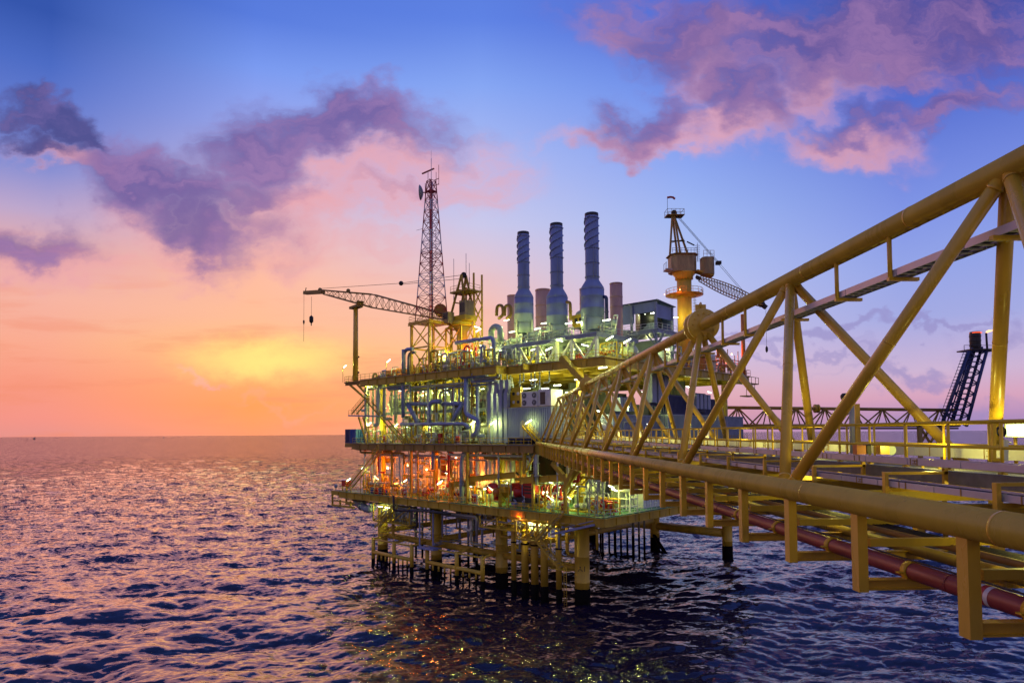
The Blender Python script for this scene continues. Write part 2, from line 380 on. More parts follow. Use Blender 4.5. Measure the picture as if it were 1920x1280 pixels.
# ------------------------------------------------------------------ sea: wind waves from a directional spectrum on one sheet reaching the horizon
def spectrum(n, size, lam, wdir, std, seed, spread=4, cut=.6):
    rng = np.random.default_rng(seed)
    k = np.fft.fftfreq(n, size/n)*2*np.pi
    kx, ky = np.meshgrid(k, k, indexing='ij'); kk = np.hypot(kx, ky); kk[0, 0] = 1
    kp = 2*np.pi/lam; c = (kx*math.cos(wdir)+ky*math.sin(wdir))/kk
    s = np.exp(-1.0*(kp/kk)**2)/kk**3.6*np.exp(-(kk*cut/6.28)**2)*(np.abs(c)**spread+.05)
    s[0, 0] = 0
    h = (rng.normal(size=(n, n))+1j*rng.normal(size=(n, n)))*np.sqrt(s)
    z = np.real(np.fft.ifft2(h)); q = std/z.std()
    dx = np.real(np.fft.ifft2(-1j*kx/kk*h))*q; dy = np.real(np.fft.ifft2(-1j*ky/kk*h))*q
    return z*q, dx, dy
def sample(t, size, x, y):
    n = t.shape[0]; fx = (x/size*n) % n; fy2 = (y/size*n) % n
    i = np.floor(fx).astype(int) % n; j = np.floor(fy2).astype(int) % n; a = fx-np.floor(fx); b = fy2-np.floor(fy2)
    i2, j2 = (i+1) % n, (j+1) % n
    return (t[i, j]*(1-a)*(1-b)+t[i2, j]*a*(1-b)+t[i, j2]*(1-a)*b+t[i2, j2]*a*b)
def sea():
    na, nr = 1150, 860
    fwd = np.linspace(-R(50), R(50), 960); rest = np.linspace(R(50), 2*np.pi-R(50), na-960+2)[1:-1]
    ang = np.concatenate([fwd, rest])
    inv = np.linspace(1/42., 1/9000., nr); rad = 1/inv
    A, D = np.meshgrid(ang, rad, indexing='ij'); x = D*np.sin(A); y = D*np.cos(A)
    dr = D*D/42/nr
    z = np.zeros_like(x); ox = np.zeros_like(x); oy = np.zeros_like(x)
    for size, lam, wd, std, seed, ch, sp_, lim in ((131., 7.5, R(-72), .06, 3, 1.2, 3, 1.6), (337., 17., R(-105), .19, 9, 1.3, 4, 5.), (911., 42., R(-60), .30, 5, .9, 4, 14.)):
        t = spectrum(512, size, lam, wd, std, seed, sp_, cut=.5 if size < 200 else size/400)
        fade = np.clip(lim/np.maximum(dr, 1e-6), 0, 1)**1.5
        z += sample(t[0], size, x, y)*fade; ox += sample(t[1], size, x, y)*fade*ch; oy += sample(t[2], size, x, y)*fade*ch
    x = x+ox; y = y+oy
    n1, n2 = A.shape
    v = np.stack([x, y, z], -1).reshape(-1, 3)
    ii, jj = np.meshgrid(np.arange(n1), np.arange(n2-1), indexing='ij'); i2 = (ii+1) % n1
    q = np.stack([ii*n2+jj, ii*n2+jj+1, i2*n2+jj+1, i2*n2+jj], -1).reshape(-1, 4)
    # far skirt and the patch under the viewer
    far = np.stack([60000*np.sin(ang), 60000*np.cos(ang), np.zeros_like(ang)], -1); o1 = len(v)
    ctr = np.array([[0, 0, 0.]]); v = np.concatenate([v, far, ctr]); a = np.arange(n1); b = (a+1) % n1
    q2 = np.stack([a*n2+n2-1, o1+a, o1+b, b*n2+n2-1], -1)
    tri = np.stack([np.full(n1, o1+n1), a*n2, b*n2], -1)
    me = bpy.data.meshes.new('sea'); o = bpy.data.objects.new('sea', me); COL.objects.link(o)
    quads = np.concatenate([q, q2]); nq, nt_ = len(quads), len(tri)
    me.vertices.add(len(v)); me.vertices.foreach_set('co', v.astype(np.float32).ravel())
    me.loops.add(nq*4+nt_*3); me.loops.foreach_set('vertex_index', np.concatenate([quads.ravel(), tri.ravel()]).astype(np.int32))
    me.polygons.add(nq+nt_)
    me.polygons.foreach_set('loop_start', np.concatenate([np.arange(nq)*4, nq*4+np.arange(nt_)*3]).astype(np.int32))
    me.polygons.foreach_set('use_smooth', np.ones(nq+nt_, bool))
    me.update(calc_edges=True)
    m = bpy.data.materials.new('sea_water'); m.use_nodes = True; nt = m.node_tree; b = nt.nodes['Principled BSDF']
    b.inputs['Base Color'].default_value = (.016, .010, .030, 1); b.inputs['Roughness'].default_value = .07; b.inputs['IOR'].default_value = 1.5
    g = nt.nodes.new('ShaderNodeNewGeometry'); hs = []; sl_ = None
    for sc3, scale, amp in (((.55, 1.25, 1), .42, .34), ((.7, 1.3, 1), 1.5, .42)):     # wind ripples: slopes straight from two noise fields
        mp = nt.nodes.new('ShaderNodeMapping'); mp.inputs['Scale'].default_value = sc3; mp.inputs['Rotation'].default_value = (0, 0, .35-scale*.3)
        nt.links.new(g.outputs['Position'], mp.inputs[0])
        n = nt.nodes.new('ShaderNodeTexNoise'); n.inputs['Scale'].default_value = scale; n.inputs['Detail'].default_value = 3; n.inputs['Roughness'].default_value = .6; nt.links.new(mp.outputs[0], n.inputs['Vector'])
        a = nt.nodes.new('ShaderNodeVectorMath'); a.operation = 'SUBTRACT'; nt.links.new(n.outputs['Color'], a.inputs[0]); a.inputs[1].default_value = (.5, .5, .5)
        m2 = nt.nodes.new('ShaderNodeVectorMath'); m2.operation = 'MULTIPLY'; nt.links.new(a.outputs[0], m2.inputs[0]); m2.inputs[1].default_value = (amp*.7, amp*1.25, 0)
        if sl_ is None: sl_ = m2.outputs[0]
        else:
            ad2 = nt.nodes.new('ShaderNodeVectorMath'); ad2.operation = 'ADD'; nt.links.new(sl_, ad2.inputs[0]); nt.links.new(m2.outputs[0], ad2.inputs[1]); sl_ = ad2.outputs[0]
    ln_ = nt.nodes.new('ShaderNodeVectorMath'); ln_.operation = 'LENGTH'; nt.links.new(g.outputs['Position'], ln_.inputs[0])
    far_ = nt.nodes.new('ShaderNodeMapRange'); nt.links.new(ln_.outputs['Value'], far_.inputs[0]); far_.inputs[1].default_value = 110; far_.inputs[2].default_value = 700; far_.inputs[3].default_value = 1; far_.inputs[4].default_value = 22   # ripples steepened with distance, put in to darken the far sea
    sc_ = nt.nodes.new('ShaderNodeVectorMath'); sc_.operation = 'SCALE'; nt.links.new(sl_, sc_.inputs[0]); nt.links.new(far_.outputs[0], sc_.inputs['Scale']); sl_ = sc_.outputs[0]
    ad3 = nt.nodes.new('ShaderNodeVectorMath'); ad3.operation = 'ADD'; nt.links.new(g.outputs['Normal'], ad3.inputs[0]); nt.links.new(sl_, ad3.inputs[1])
    nm_ = nt.nodes.new('ShaderNodeVectorMath'); nm_.operation = 'NORMALIZE'; nt.links.new(ad3.outputs[0], nm_.inputs[0]); nt.links.new(nm_.outputs[0], b.inputs['Normal'])
    for scx, scale, dist in ():
        mp = nt.nodes.new('ShaderNodeMapping'); mp.inputs['Scale'].default_value = scx; mp.inputs['Rotation'].default_value = (0, 0, .3)
        nt.links.new(g.outputs['Position'], mp.inputs[0])
        n = nt.nodes.new('ShaderNodeTexNoise'); n.inputs['Scale'].default_value = scale; n.inputs['Detail'].default_value = 4; nt.links.new(mp.outputs[0], n.inputs['Vector'])
        bp = nt.nodes.new('ShaderNodeBump'); bp.inputs['Strength'].default_value = 1; bp.inputs['Distance'].default_value = dist*4
        nt.links.new(n.outputs['Fac'], bp.inputs['Height'])
        if hs: nt.links.new(hs[-1].outputs[0], bp.inputs['Normal'])
        hs.append(bp)
    me.materials.append(m); o['kind'] = 'structure'; o['_w'] = (0, 0, 0)
sea()

# ------------------------------------------------------------------ bridge: triangular tubular truss with one top chord
Xn, Xt, Xf = .8375*L, 1.1015*L, 1.4269*L
def zb(y): return H-.1601*L-.001*y
def zt(y): return H+.5549*L-.001*y
B0 = 1.8125*L
br = thing('truss_bridge', 'long yellow triangular tubular truss bridge crossing to the platform', 'bridge', (Xt, 12, zb(12)))
YE = 11.55*L
def chord(name, X, zf, y0, y1, r, seams):
    mb = MB(); n = 28
    mb.tube((X, y0, zf(y0)), (X, y1, zf(y1)), r, 28)
    for y in seams: mb.tube((X, y-.03, zf(y)), (X, y+.03, zf(y)), r+.006, 28, caps=True)
    return mesh(name, mb, 'yellow', br)
chord('bottom_chord', Xn, zb, 1.0, YE, .265, [9.3, 15.1, 27.2, 39, 51, 63, 75])
chord('bottom_chord', Xf, zb, 1.0, YE, .265, [12, 24, 36, 48])
chord('top_chord', Xt, zt, 3.0, B0+L*8.5, .26, [8.5, 14.6, 19.6, 26, 35, 44])
for k in range(-2, 9):
    yt = B0+(k+.5)*L
    for X in (Xn, Xf):
        for s in (0, 1):
            yb = B0+(k+s)*L
            if yb > YE: continue
            p = Vector((Xt, yt, zt(yt))); q = Vector((X, yb+(.1 if s == 0 else -.1)*1.0, zb(yb)))
            if yt < 3.5 or (yb < 0.5): continue
            mb = MB(); mb.tube(p, q, .142, 18); d_ = (q-p).normalized(); e_ = p+d_*.36; mb.tube(e_, e_+d_*.05, .153, 18); e_ = q-d_*.40; mb.tube(e_, e_+d_*.05, .153, 18); e_ = p+(q-p)*.47; mb.tube(e_, e_+d_*.03, .147, 18)
            mesh('truss_brace', mb, 'yellow', br)
for k in (1, 5):
    y = B0+(k+.5)*L; mb = MB()
    for dy in (-.42, .18):
        mb.lathe([(.2, dy), (.70, dy), (.74, dy+.04), (.74, dy+.2), (.70, dy+.24), (.2, dy+.24)], 28, (0, 0, 0), 'y', cap=False)
    for i in range(12):
        t = 2*math.pi*i/12; c = Vector((.52*math.cos(t), 0, .52*math.sin(t))); mb.tube(c-YY*.5, c+YY*.5, .045, 6)
    mb.v = [Vector(v)+Vector((Xt, y, zt(y))) for v in mb.v]
    fl = mesh('chord_flange', mb, 'yellow', br)
    mb = MB(); mb.beam(Vector((Xt-.05, y-.1, zt(y)+.7)), Vector((Xt-.05, y-.1, zt(y)+.98)), .05, .5); mb.ring((Xt-.05, y-.1, zt(y)+.95), .12, .03, 'x')
    mesh('lifting_lug', mb, 'yellow', fl)
# frames hanging below the chords every third of a bay, carrying the pipes
FR = [10.07+3.03*k-3.03*2 for k in range(0, 34)]
for y in FR:
    if y > YE-3: break
    z1 = zb(y)-.2; z0 = zb(y)-1.80
    mb = MB(); mb.box(Xn-.10, Xn+.10, y-.125, y+.125, z0, z1); hp = mesh('hanger_post', mb, 'yellow', br)
    mb = MB(); mb.box(Xf-.10, Xf+.10, y-.125, y+.125, z0, z1); mesh('hanger_post', mb, 'yellow', br)
    mb = MB()
    mb.box(Xn+.105, Xf-.105, y-.10, y+.10, z0+.03, z0+.05); mb.box(Xn+.105, Xf-.105, y-.015, y+.015, z0+.05, z0+.23); mb.box(Xn+.105, Xf-.105, y-.10, y+.10, z0+.23, z0+.25)
    mesh('cross_beam', mb, 'yellow', br)
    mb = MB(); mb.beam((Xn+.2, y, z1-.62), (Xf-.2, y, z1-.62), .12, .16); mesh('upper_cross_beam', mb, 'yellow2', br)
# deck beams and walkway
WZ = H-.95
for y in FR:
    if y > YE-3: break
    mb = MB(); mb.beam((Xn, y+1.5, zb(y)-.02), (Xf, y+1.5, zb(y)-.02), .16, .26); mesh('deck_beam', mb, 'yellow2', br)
mb = MB(); mb.box(10.0, 11.35, 3, YE, WZ-.06, WZ)
mb.box(9.86, 9.98, 3, YE, WZ-.2, WZ+.08); mb.box(11.37, 11.49, 3, YE, WZ-.2, WZ+.08)
mesh('walkway_grating', mb, 'grating', br)
for y in FR:
    if y > YE-3: break
    mb = MB()
    for x in (10.05, 11.3): mb.box(x-.05, x+.05, y+1.44, y+1.56, zb(y)+.1, WZ-.07)
    mb.box(10.1, 11.25, y+1.46, y+1.54, WZ-.16, WZ-.07)
    mesh('walkway_support', mb, 'bright', br)
def handrail(X, label, off):
    t = thing('handrail', label, 'handrail', (X, 12, WZ), 'handrails of the bridge walkway')
    for nm, dz, r in (('top_rail', 1.12, .036), ('mid_rail', .60, .032), ('toe_rail', .16, .03)):
        mb = MB(); mb.tube((X, 4, WZ+dz), (X, YE, WZ+dz), r, 8); mesh(nm, mb, 'bright', t)
    y = 5+off
    while y < YE:
        mb = MB(); mb.tube((X, y, WZ+.1), (X, y, WZ+1.1), .032, 7); mb.beam((X, y-.07, WZ+.1), (X, y+.07, WZ+.1), .1, .03); mesh('post', mb, 'bright', t); y += 1.47
handrail(10.0, 'yellow handrail on the near side of the bridge walkway', 0)
handrail(11.35, 'yellow handrail on the far side of the bridge walkway', .55)
# cable trays on both sides of the walkway
def tray(X, z, w, h, mat, label, y0=4, cables=4, seg=1.55, bracket=True):
    t = thing('cable_tray', label, 'cable tray', (X, 12, z), 'cable trays along the bridge')
    mb = MB(); y = y0
    rg = random.Random(int(X*100))
    while y < YE-1:
        l = seg*rg.uniform(.85, 1.25)
        for sx_ in (-1, 1): mb.box(X+sx_*w/2-.012, X+sx_*w/2+.012, y+.012, y+l-.012, z, z+h)
        mb.box(X-w/2+.013, X+w/2-.013, y+.012, y+l-.012, z+.02, z+.035)
        y += l
    nf = len(mb.f); y = y0+.6
    while y < YE-1:
        xs = X-w/2-.020
        mb.box(xs, xs+.008, y-.016, y+.016, z-.005, z+h+.004)
        if rg.random() < .6: mb.box(xs, xs+.008, y+.20, y+.228, z-.005, z+h+.004)
        if rg.random() < .5:
            mb.box(xs, xs+.006, y+.075, y+.090, z+.02, z+h-.02)
            for zz in (.25, .75):
                for yy in (.04, .12): mb.tube((xs-.012, y+yy, z+h*zz), (xs+.01, y+yy, z+h*zz), .012, 5)
        y += seg*rg.choice((1, 1, 2, 1.4))
    mesh('tray_channel', mb, [mat, 'brown'], t, [0]*nf+[1]*(len(mb.f)-nf))
    for k in range(cables):
        mb = MB(); xx = X-w/2+.06+(w-.12)*k/max(1, cables-1)
        pts = [(xx+rg.uniform(-.015, .015), yy, z+.06+rg.uniform(0, .015)) for yy in np.arange(y0, YE-1, 2.2)]
        mb.sweep(pts, rg.uniform(.018, .035), 6); mesh('cable', mb, 'dark', t)
    return t
tray(9.35, H-.74, .42, .13, 'tray', 'upper grey cable tray beside the near walkway handrail')
tray(8.72, H-1.18, .50, .12, 'tray', 'lower open grey cable tray just above the near bottom chord', cables=6)
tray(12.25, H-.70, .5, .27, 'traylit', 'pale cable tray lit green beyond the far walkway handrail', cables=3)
# brackets that hold the lower tray
for k, y in enumerate(FR):
    if y > YE-3: break
    y += .45; mb = MB()
    mb.box(8.36, 8.44, y-.05, y+.05, zb(y)-.02, H-.87); mb.beam((8.44, y, H-.90), (9.75, y, H-.90), .08, .06); mb.beam((8.44, y, H-1.25), (9.1, y, H-1.25), .08, .08)
    mb.beam((9.7, y, H-.8), (9.7, y, H-1.35), .08, .08)
    mesh('tray_bracket', mb, 'yellow', br)
# tray hung under the top chord
TX = Xt+.22
ht = thing('cable_tray', 'grey ladder cable tray hung below the top chord of the bridge', 'cable tray', (TX, 12, zt(12)-1.2), 'cable trays along the bridge')
mb = MB(); y = 4.0
while y < B0+8.2*L:
    for dx in (-.24, .24): mb.box(TX+dx-.015, TX+dx+.015, y+.008, y+2.24-.008, zt(y)-1.22, zt(y)-1.05)
    y += 2.25
y = 4.1
while y < B0+8.2*L: mb.box(TX-.22, TX+.22, y-.03, y+.03, zt(y)-1.20, zt(y)-1.17); y += .30
mesh('ladder_tray', mb, 'tray', ht)
mb = MB()
for k in range(5): mb.sweep([(TX-.16+.08*k, yy, zt(yy)-1.13) for yy in (4, 30, 60, 88)], .022, 6)
mesh('cable', mb, 'dark', ht)
for k in range(-2, 8):
    for fr in (.40, .67):
        y = B0+(k+.5+fr)*L
        if y < 4: continue
        mb = MB(); mb.tube((Xt-.08, y, zt(y)-.2), (Xt-.08, y, zt(y)-1.3), .055, 10); mb.beam((Xt-.14, y, zt(y)-1.27), (Xt+.62, y, zt(y)-1.27), .10, .085)
        mesh('tray_hanger', mb, 'yellow', br)
    y = B0+(k+.5)*L
    if y > 4:
        mb = MB(); mb.beam((Xt-.2, y+.25, zt(y)-1.27), (Xt+.7, y+.25, zt(y)-1.27), .10, .085); mesh('tray_hanger', mb, 'yellow', br)
# pipes under the bridge
RX, RZ = 8.60, H-2.86
rp = thing('fire_water_pipe', 'dark red pipe running under the near edge of the bridge', 'pipe', (RX, 12, RZ))
mb = MB(); mb.sweep([(RX, y, RZ) for y in np.arange(3, YE-4, 3.0)], .18, 20)
for y in (11.9, 24, 36): mb.tube((RX, y-.02, RZ), (RX, y+.02, RZ), .187, 20)
mesh('pipe_run', mb, 'redpipe', rp)
mb = MB()
for y in (10.9, 11.12): mb.tube((RX, y-.05, RZ), (RX, y+.05, RZ), .1835, 24, caps=False)
mesh('white_band', mb, 'white', rp)
mb = MB(); mb.tube((RX, 11.01-.055, RZ), (RX, 11.01+.055, RZ), .1830, 24, caps=False); mesh('red_band', mb, 'red', rp)
for i, y in enumerate(FR):
    if y > YE-5: break
    if i % 2 == 0 or y > 12:
        mb = MB(); yy = y-.02
        mb.tube((RX, yy-.085, RZ), (RX, yy+.085, RZ), .200, 24)
        mb.box(RX-.16, RX+.16, yy-.075, yy+.075, zb(y)-1.54, RZ-.16)
        mb.box(RX-.30, RX-.18, yy-.06, yy+.06, RZ-.04, RZ-.01); mb.box(RX+.18, RX+.30, yy-.06, yy+.06, RZ-.04, RZ-.01)
        mesh('pipe_clamp', mb, 'bright', rp)
mb = MB(); mb.sweep([(RX+.02+.02*math.sin(y*1.7), y, RZ+.215+.012*math.sin(y*.9)) for y in np.arange(3, YE-4, .8)], .022, 6); mesh('tracer_cable', mb, 'dark', rp)
def runpipe(X, z, r, mat, label, nm='process_pipe', cat='pipe', n=12):
    mb = MB(); mb.sweep([(X, y, z-.0012*y) for y in np.arange(3, YE-4, 4.0)], r, n)
    for y in np.arange(8, YE-6, 12.): mb.tube((X, y-.03, z-.0012*y), (X, y+.03, z-.0012*y), r+.012, n)
    return tag(mesh(nm, mb, mat), label, cat, 'pipes and cables under the bridge')
runpipe(9.45, H-2.38, .075, 'brown', 'thin brown pipe beside the black cable bundle under the bridge')
tb = thing('cable_bundle', 'bundle of black cables lying on the frames under the bridge', 'cables', (9.75, 12, H-2.35), 'pipes and cables under the bridge')
for k in range(5):
    mb = MB(); mb.sweep([(9.62+.085*k, y, H-2.36+.01*math.sin(y+k)) for y in np.arange(3, YE-4, 2.5)], .034, 7); mesh('cable', mb, 'dark', tb)
runpipe(10.6, H-2.95, .14, 'yellow2', 'yellow brown gas pipe under the middle of the bridge')
runpipe(11.6, H-2.97, .11, 'grey', 'grey pipe under the far half of the bridge')

# ------------------------------------------------------------------ platform: legs, braces, decks
ZL, ZB_, ZU = 14.6, 25.0, 38.3
pf = thing('offshore_platform', 'large yellow steel offshore platform on tubular legs with three lit decks', 'platform', P(0, 0, 0))
LEGU = (0, 17.62, 35.24, 52.87); ROWV = (0, 51.1)
def leg_mesh(u, v, r, mat='legpaint', ztop=ZL-.3, zg=2.6, bands=True):
    prof = [(r*1.04, -9), (r*1.06, .4), (r*1.05, zg)]
    prof2 = [(r, zg), (r, zg+.9), (r*1.03, zg+.92), (r*1.03, zg+1.06), (r, zg+1.08), (r, 7.5), (r*1.02, 7.52), (r*1.02, 7.62), (r, 7.64), (r, ztop)]
    mb = MB(); c = P(u, v, 0); mb.lathe(prof, 24, c); n1 = len(mb.f)
    mb.lathe(prof2 if bands else [(r, zg), (r, ztop)], 24, c)
    return mb, [0]*n1+[1]*(len(mb.f)-n1)
for j, v in enumerate(ROWV):
    for i, u in enumerate(LEGU):
        mb, sp_ = leg_mesh(u, v, 1.18 if (i, j) == (0, 0) else 1.06)
        lg = mesh('leg', mb, ['growth', 'legpaint'], pf, sp_)
        if (i, j) == (0, 0):
            lg0 = lg; lg['label'] = 'thick pale yellow leg marked A1 nearest the bridge'
        mb = MB(); mb.tube(P(u, v, ZL-.3), P(u, v, ZU-1), .62, 16); mesh('deck_column', mb, 'bright' if i == 3 and j == 0 else 'yellow2', pf)
def brace(name, p, q, r, mat='yellow2', n=14):
    mb = MB(); mb.tube(p, q, r, n); return mesh(name, mb, mat, pf)
for v, z in ((0, 5.6), (51.1, 5.2)):
    for i in range(3): brace('horizontal_brace', P(LEGU[i]+.9, v, z), P(LEGU[i+1]-.9, v, z), .62 if v < 1 else .95, 'legpaint')
for i in range(1, 4):
    brace('cross_brace', P(LEGU[i], .9, 6.4), P(LEGU[i], 50.2, 6.4), .55, 'legpaint')
for v in (0,):                              # inspection walkway along the front row near the water
    mb = MB(); mb.pbox(1, 52, -1.5, -.75, 6.3, 6.4)
    for z in (6.95, 7.45): mb.tube(P(1, -1.5, z), P(52, -1.5, z), .05, 5)
    u = 1
    while u < 52.1: mb.tube(P(u, -1.5, 6.4), P(u, -1.5, 7.45), .045, 5); u += 1.7
    mesh('inspection_walkway', mb, 'yellow2', pf)
brace('diagonal_brace', P(17.6, 50.5, 3.2), P(12.2, 47.5, -1.0), .42, 'growth')
brace('diagonal_brace', P(LEGU[1], 1, 12.8), P(LEGU[1], 22, 6.6), .38, 'legpaint')
brace('diagonal_brace', P(LEGU[2], 1, 12.8), P(LEGU[2], 22, 6.6), .38, 'legpaint')
def girder(mb, p, q, h, fl=.5, proud=0):   # I-girder, top flange at the line
    p, q = Vector(p), Vector(q)
    mb.beam(p-ZZ*.05, q-ZZ*.05, fl, .1); mb.beam(p-ZZ*(h-.05), q-ZZ*(h-.05), fl, .1); mb.beam(p-ZZ*h/2, q-ZZ*h/2, .08, h-.2)
    n = int((q-p).length/3.0); d = (q-p)
    for k in range(1, n): c = p+d*(k/n); mb.beam(c-ZZ*.1, c-ZZ*(h-.1), fl*.8, .05, d.normalized())
def deck(nm, poly, z, h, pmat, gmat, step=6.0, bh=.9):
    # poly: list of (u,v) going round; plate, edge girders and a grid of beams below
    mb = MB(); n = len(poly)
    top = [P(u, v, z) for u, v in poly]; bot = [P(u, v, z-.12) for u, v in poly]
    mb.add(top+bot, [tuple(range(n)), tuple(range(2*n-1, n-1, -1))]+[(i, (i+1) % n, n+(i+1) % n, n+i) for i in range(n)])
    mesh(nm+'_plate', mb, pmat, pf)
    mb = MB()
    for i in range(n): girder(mb, P(*poly[i], z-.125), P(*poly[(i+1) % n], z-.125), h)
    mesh(nm+'_edge_girder', mb, gmat, pf)
    us = [p[0] for p in poly]; vs = [p[1] for p in poly]; mb = MB()
    u = min(us)+step*.5
    while u < max(us): 
        mb.beam(P(u, min(vs)+1+6.5*(u < 5.5), z-.14-bh/2), P(u, max(vs)-1, z-.14-bh/2), .3, bh); u += step
    v = min(vs)+step*.5+4
    while v < max(vs): mb.beam(P(min(us)+1, v, z-.16-bh*.4), P(max(us)-1, v, z-.16-bh*.4), .28, bh*.8); v += step
    mesh(nm+'_floor_beams', mb, gmat, pf)
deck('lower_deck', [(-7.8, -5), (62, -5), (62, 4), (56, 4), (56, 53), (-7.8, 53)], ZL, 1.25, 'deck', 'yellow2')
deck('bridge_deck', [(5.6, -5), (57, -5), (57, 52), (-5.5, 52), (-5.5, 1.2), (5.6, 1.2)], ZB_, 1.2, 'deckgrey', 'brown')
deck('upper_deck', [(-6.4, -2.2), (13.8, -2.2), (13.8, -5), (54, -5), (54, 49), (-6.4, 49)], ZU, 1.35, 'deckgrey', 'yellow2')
# outboard pieces of the decks
mb = MB(); mb.pbox(57.02, 60.5, -4.5, -.5, ZB_-.9, ZB_-.05); mesh('crate_ledge', mb, 'brown', pf)
mb = MB(); mb.pbox(54.02, 60.8, -4.6, -1, ZU-.35, ZU-.1)
girder(mb, P(54.3, -4.3, ZU-.36), P(60.7, -4.3, ZU-.36), .5, .3); mesh('post_ledge', mb, 'brown', pf)
mb = MB()
for (a, b) in (((650, 716), (683, 745)), ((666, 716), (690, 742)), ((683, 745), (690, 748))): mb.beam(onv(*a, -4), onv(*b, -4), .35, .35)
mesh('ledge_brace', mb, 'yellow2', pf)
# mezzanine girders of the lower level
for (a, b, v) in (((842, 903), (892, 899), -3.5), ((876, 893), (966, 884), -4), ((976, 894), (1058, 889), -4), ((706, 858), (742, 858), 1)):
    mb = MB(); girder(mb, onv(*a, v), onv(*b, v), 1.05, .4); mesh('mezzanine_girder', mb, 'bright' if a[0] > 870 else 'yellow2', pf)
# upright posts between the lower and the bridge deck
for x, y0, y1, v in ((876, 832, 946, -4.7), (983, 836, 888, -4.7), (771, 836, 925, -4.7), (1000, 888, 960, -4.5), (845, 905, 945, -4.5), (1060, 888, 962, -4.5)):
    mb = MB(); mb.beam(onv(x, y0, v), onv(x, y1, v), .42, .42, UU); mesh('deck_post', mb, 'yellow2', pf)
for a, b, v, w in (((1008, 842), (985, 886), -4.4, .3), ((1036, 868), (1062, 898), -4.2, .7), ((1058, 918), (1076, 880), -5.6, .75), ((1070, 903), (1094, 872), -5.2, .4), ((1054, 670), (1106, 726), -3.2, 1.1),
                   ((735, 834), (700, 870), -2, .35), ((712, 838), (728, 856), -2, .3), ((975, 840), (990, 852), -4, .5)):
    mb = MB(); mb.beam(onv(*a, v), onv(*b, v), w, w*.8, UU); mesh('deck_brace', mb, 'yellow2' if w > .31 else 'yellow', pf)
mb = MB(); mb.add([onv(x, y, v) for v in (-4.6, -4.2) for x, y in ((1000, 832), (1030, 836), (1030, 856), (1000, 850))], [(0, 1, 2, 3), (7, 6, 5, 4), (0, 4, 5, 1), (1, 5, 6, 2), (2, 6, 7, 3), (3, 7, 4, 0)]); mesh('bridge_bearing', mb, 'yellow2', pf)
# inner bulkheads that close the view through each level
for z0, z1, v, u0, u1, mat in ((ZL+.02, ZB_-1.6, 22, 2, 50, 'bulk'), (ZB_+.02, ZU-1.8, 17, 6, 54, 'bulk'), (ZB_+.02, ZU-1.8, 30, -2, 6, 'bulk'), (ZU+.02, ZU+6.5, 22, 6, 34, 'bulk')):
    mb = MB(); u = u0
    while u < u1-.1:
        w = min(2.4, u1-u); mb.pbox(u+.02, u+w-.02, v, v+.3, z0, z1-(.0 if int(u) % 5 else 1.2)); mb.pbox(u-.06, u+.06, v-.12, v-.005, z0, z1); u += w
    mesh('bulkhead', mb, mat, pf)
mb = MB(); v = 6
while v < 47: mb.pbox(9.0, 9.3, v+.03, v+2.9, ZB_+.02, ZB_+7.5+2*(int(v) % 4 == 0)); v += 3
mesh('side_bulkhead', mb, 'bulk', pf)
mb = MB(); v = 8
while v < 50: mb.pbox(6.0, 6.3, v+.03, v+2.9, ZL+.02, ZL+7); v += 3
mesh('side_bulkhead', mb, 'grey', pf)
# marking on the near leg
cu = bpy.data.curves.new('t', 'FONT'); cu.body = 'A1'; cu.size = 1.15; cu.align_x = 'CENTER'; cu.extrude = .01
to = bpy.data.objects.new('t', cu); COL.objects.link(to)
bpy.context.view_layer.update()
tm = bpy.data.meshes.new_from_object(to.evaluated_get(bpy.context.evaluated_depsgraph_get())); bpy.data.objects.remove(to)
mb = MB(); c0 = P(0, 0, 0); facing = math.atan2(-(c0.x), -(c0.y))
vs = []
base_a = math.atan2(-c0.y, -c0.x)
for v_ in tm.vertices:
    a = base_a+v_.co.x/1.16; rr = 1.175+v_.co.z
    vs.append(c0+Vector((rr*math.cos(a), rr*math.sin(a), 5.4+v_.co.y)))
mb.add(vs, [tuple(p.vertices) for p in tm.polygons]); mk = mesh('leg_marking', mb, 'dark', None)
w = Vector(lg0['_w'])
for v_ in mk.data.vertices: v_.co = v_.co+mk.location-w
mk.location = (0, 0, 0); mk.parent = lg0; mk['_w'] = tuple(w)
# caissons standing in the water at the front
for (x, yt, yb, r) in ((984, 985, 1131, .62), (1002, 985, 1137, .62), (1020, 985, 1142, .62), (1047, 975, 1137, .48), (963, 985, 1127, .45)):
    d = onv(x, yt, -1.5); u_, v_, z_ = uvz(d)
    mb, sp_ = leg_mesh(u_, v_, r, zg=2.2, ztop=ZL-1.2, bands=False)
    n = len(mb.f); mb.lathe([(r*1.14, 8.4), (r*1.14, 8.65)], 20, P(u_, v_, 0)); sp_ += [0]*(len(mb.f)-n)
    o = mesh('caisson', mb, ['growth', 'legpaint'], None, sp_); tag(o, None, 'pipe', 'yellow caissons at the front of the platform')
    pend(o, 'yellow upright caisson in the sea under the front deck')
for k, (x, v) in enumerate(((862, 3), (878, 4), (894, 3), (904, 1), (889, 14), (1130, 40), (1142, 40), (1153, 40), (1164, 40), (1176, 41), (1187, 40), (1198, 41), (1208, 40), (780, 8), (792, 8), (1119, 42), (1126, 42))):
    u_, v_, z_ = uvz(onv(x, 1000, v)); far = v > 20; r = .3 if x % 2 else .22
    mb, sp_ = leg_mesh(u_, v_, r, zg=3.0 if not far else 4.5, ztop=ZL-1.3, bands=False)
    o = mesh('riser_pipe', mb, ['growth', ('grey' if far else 'bluepipe')], None, sp_)
    tag(o, None, 'pipe', 'riser pipes under the platform')
    pend(o, 'dark thin riser in the far row under the platform' if far else 'thin blue grey riser in the sea below the lower deck')
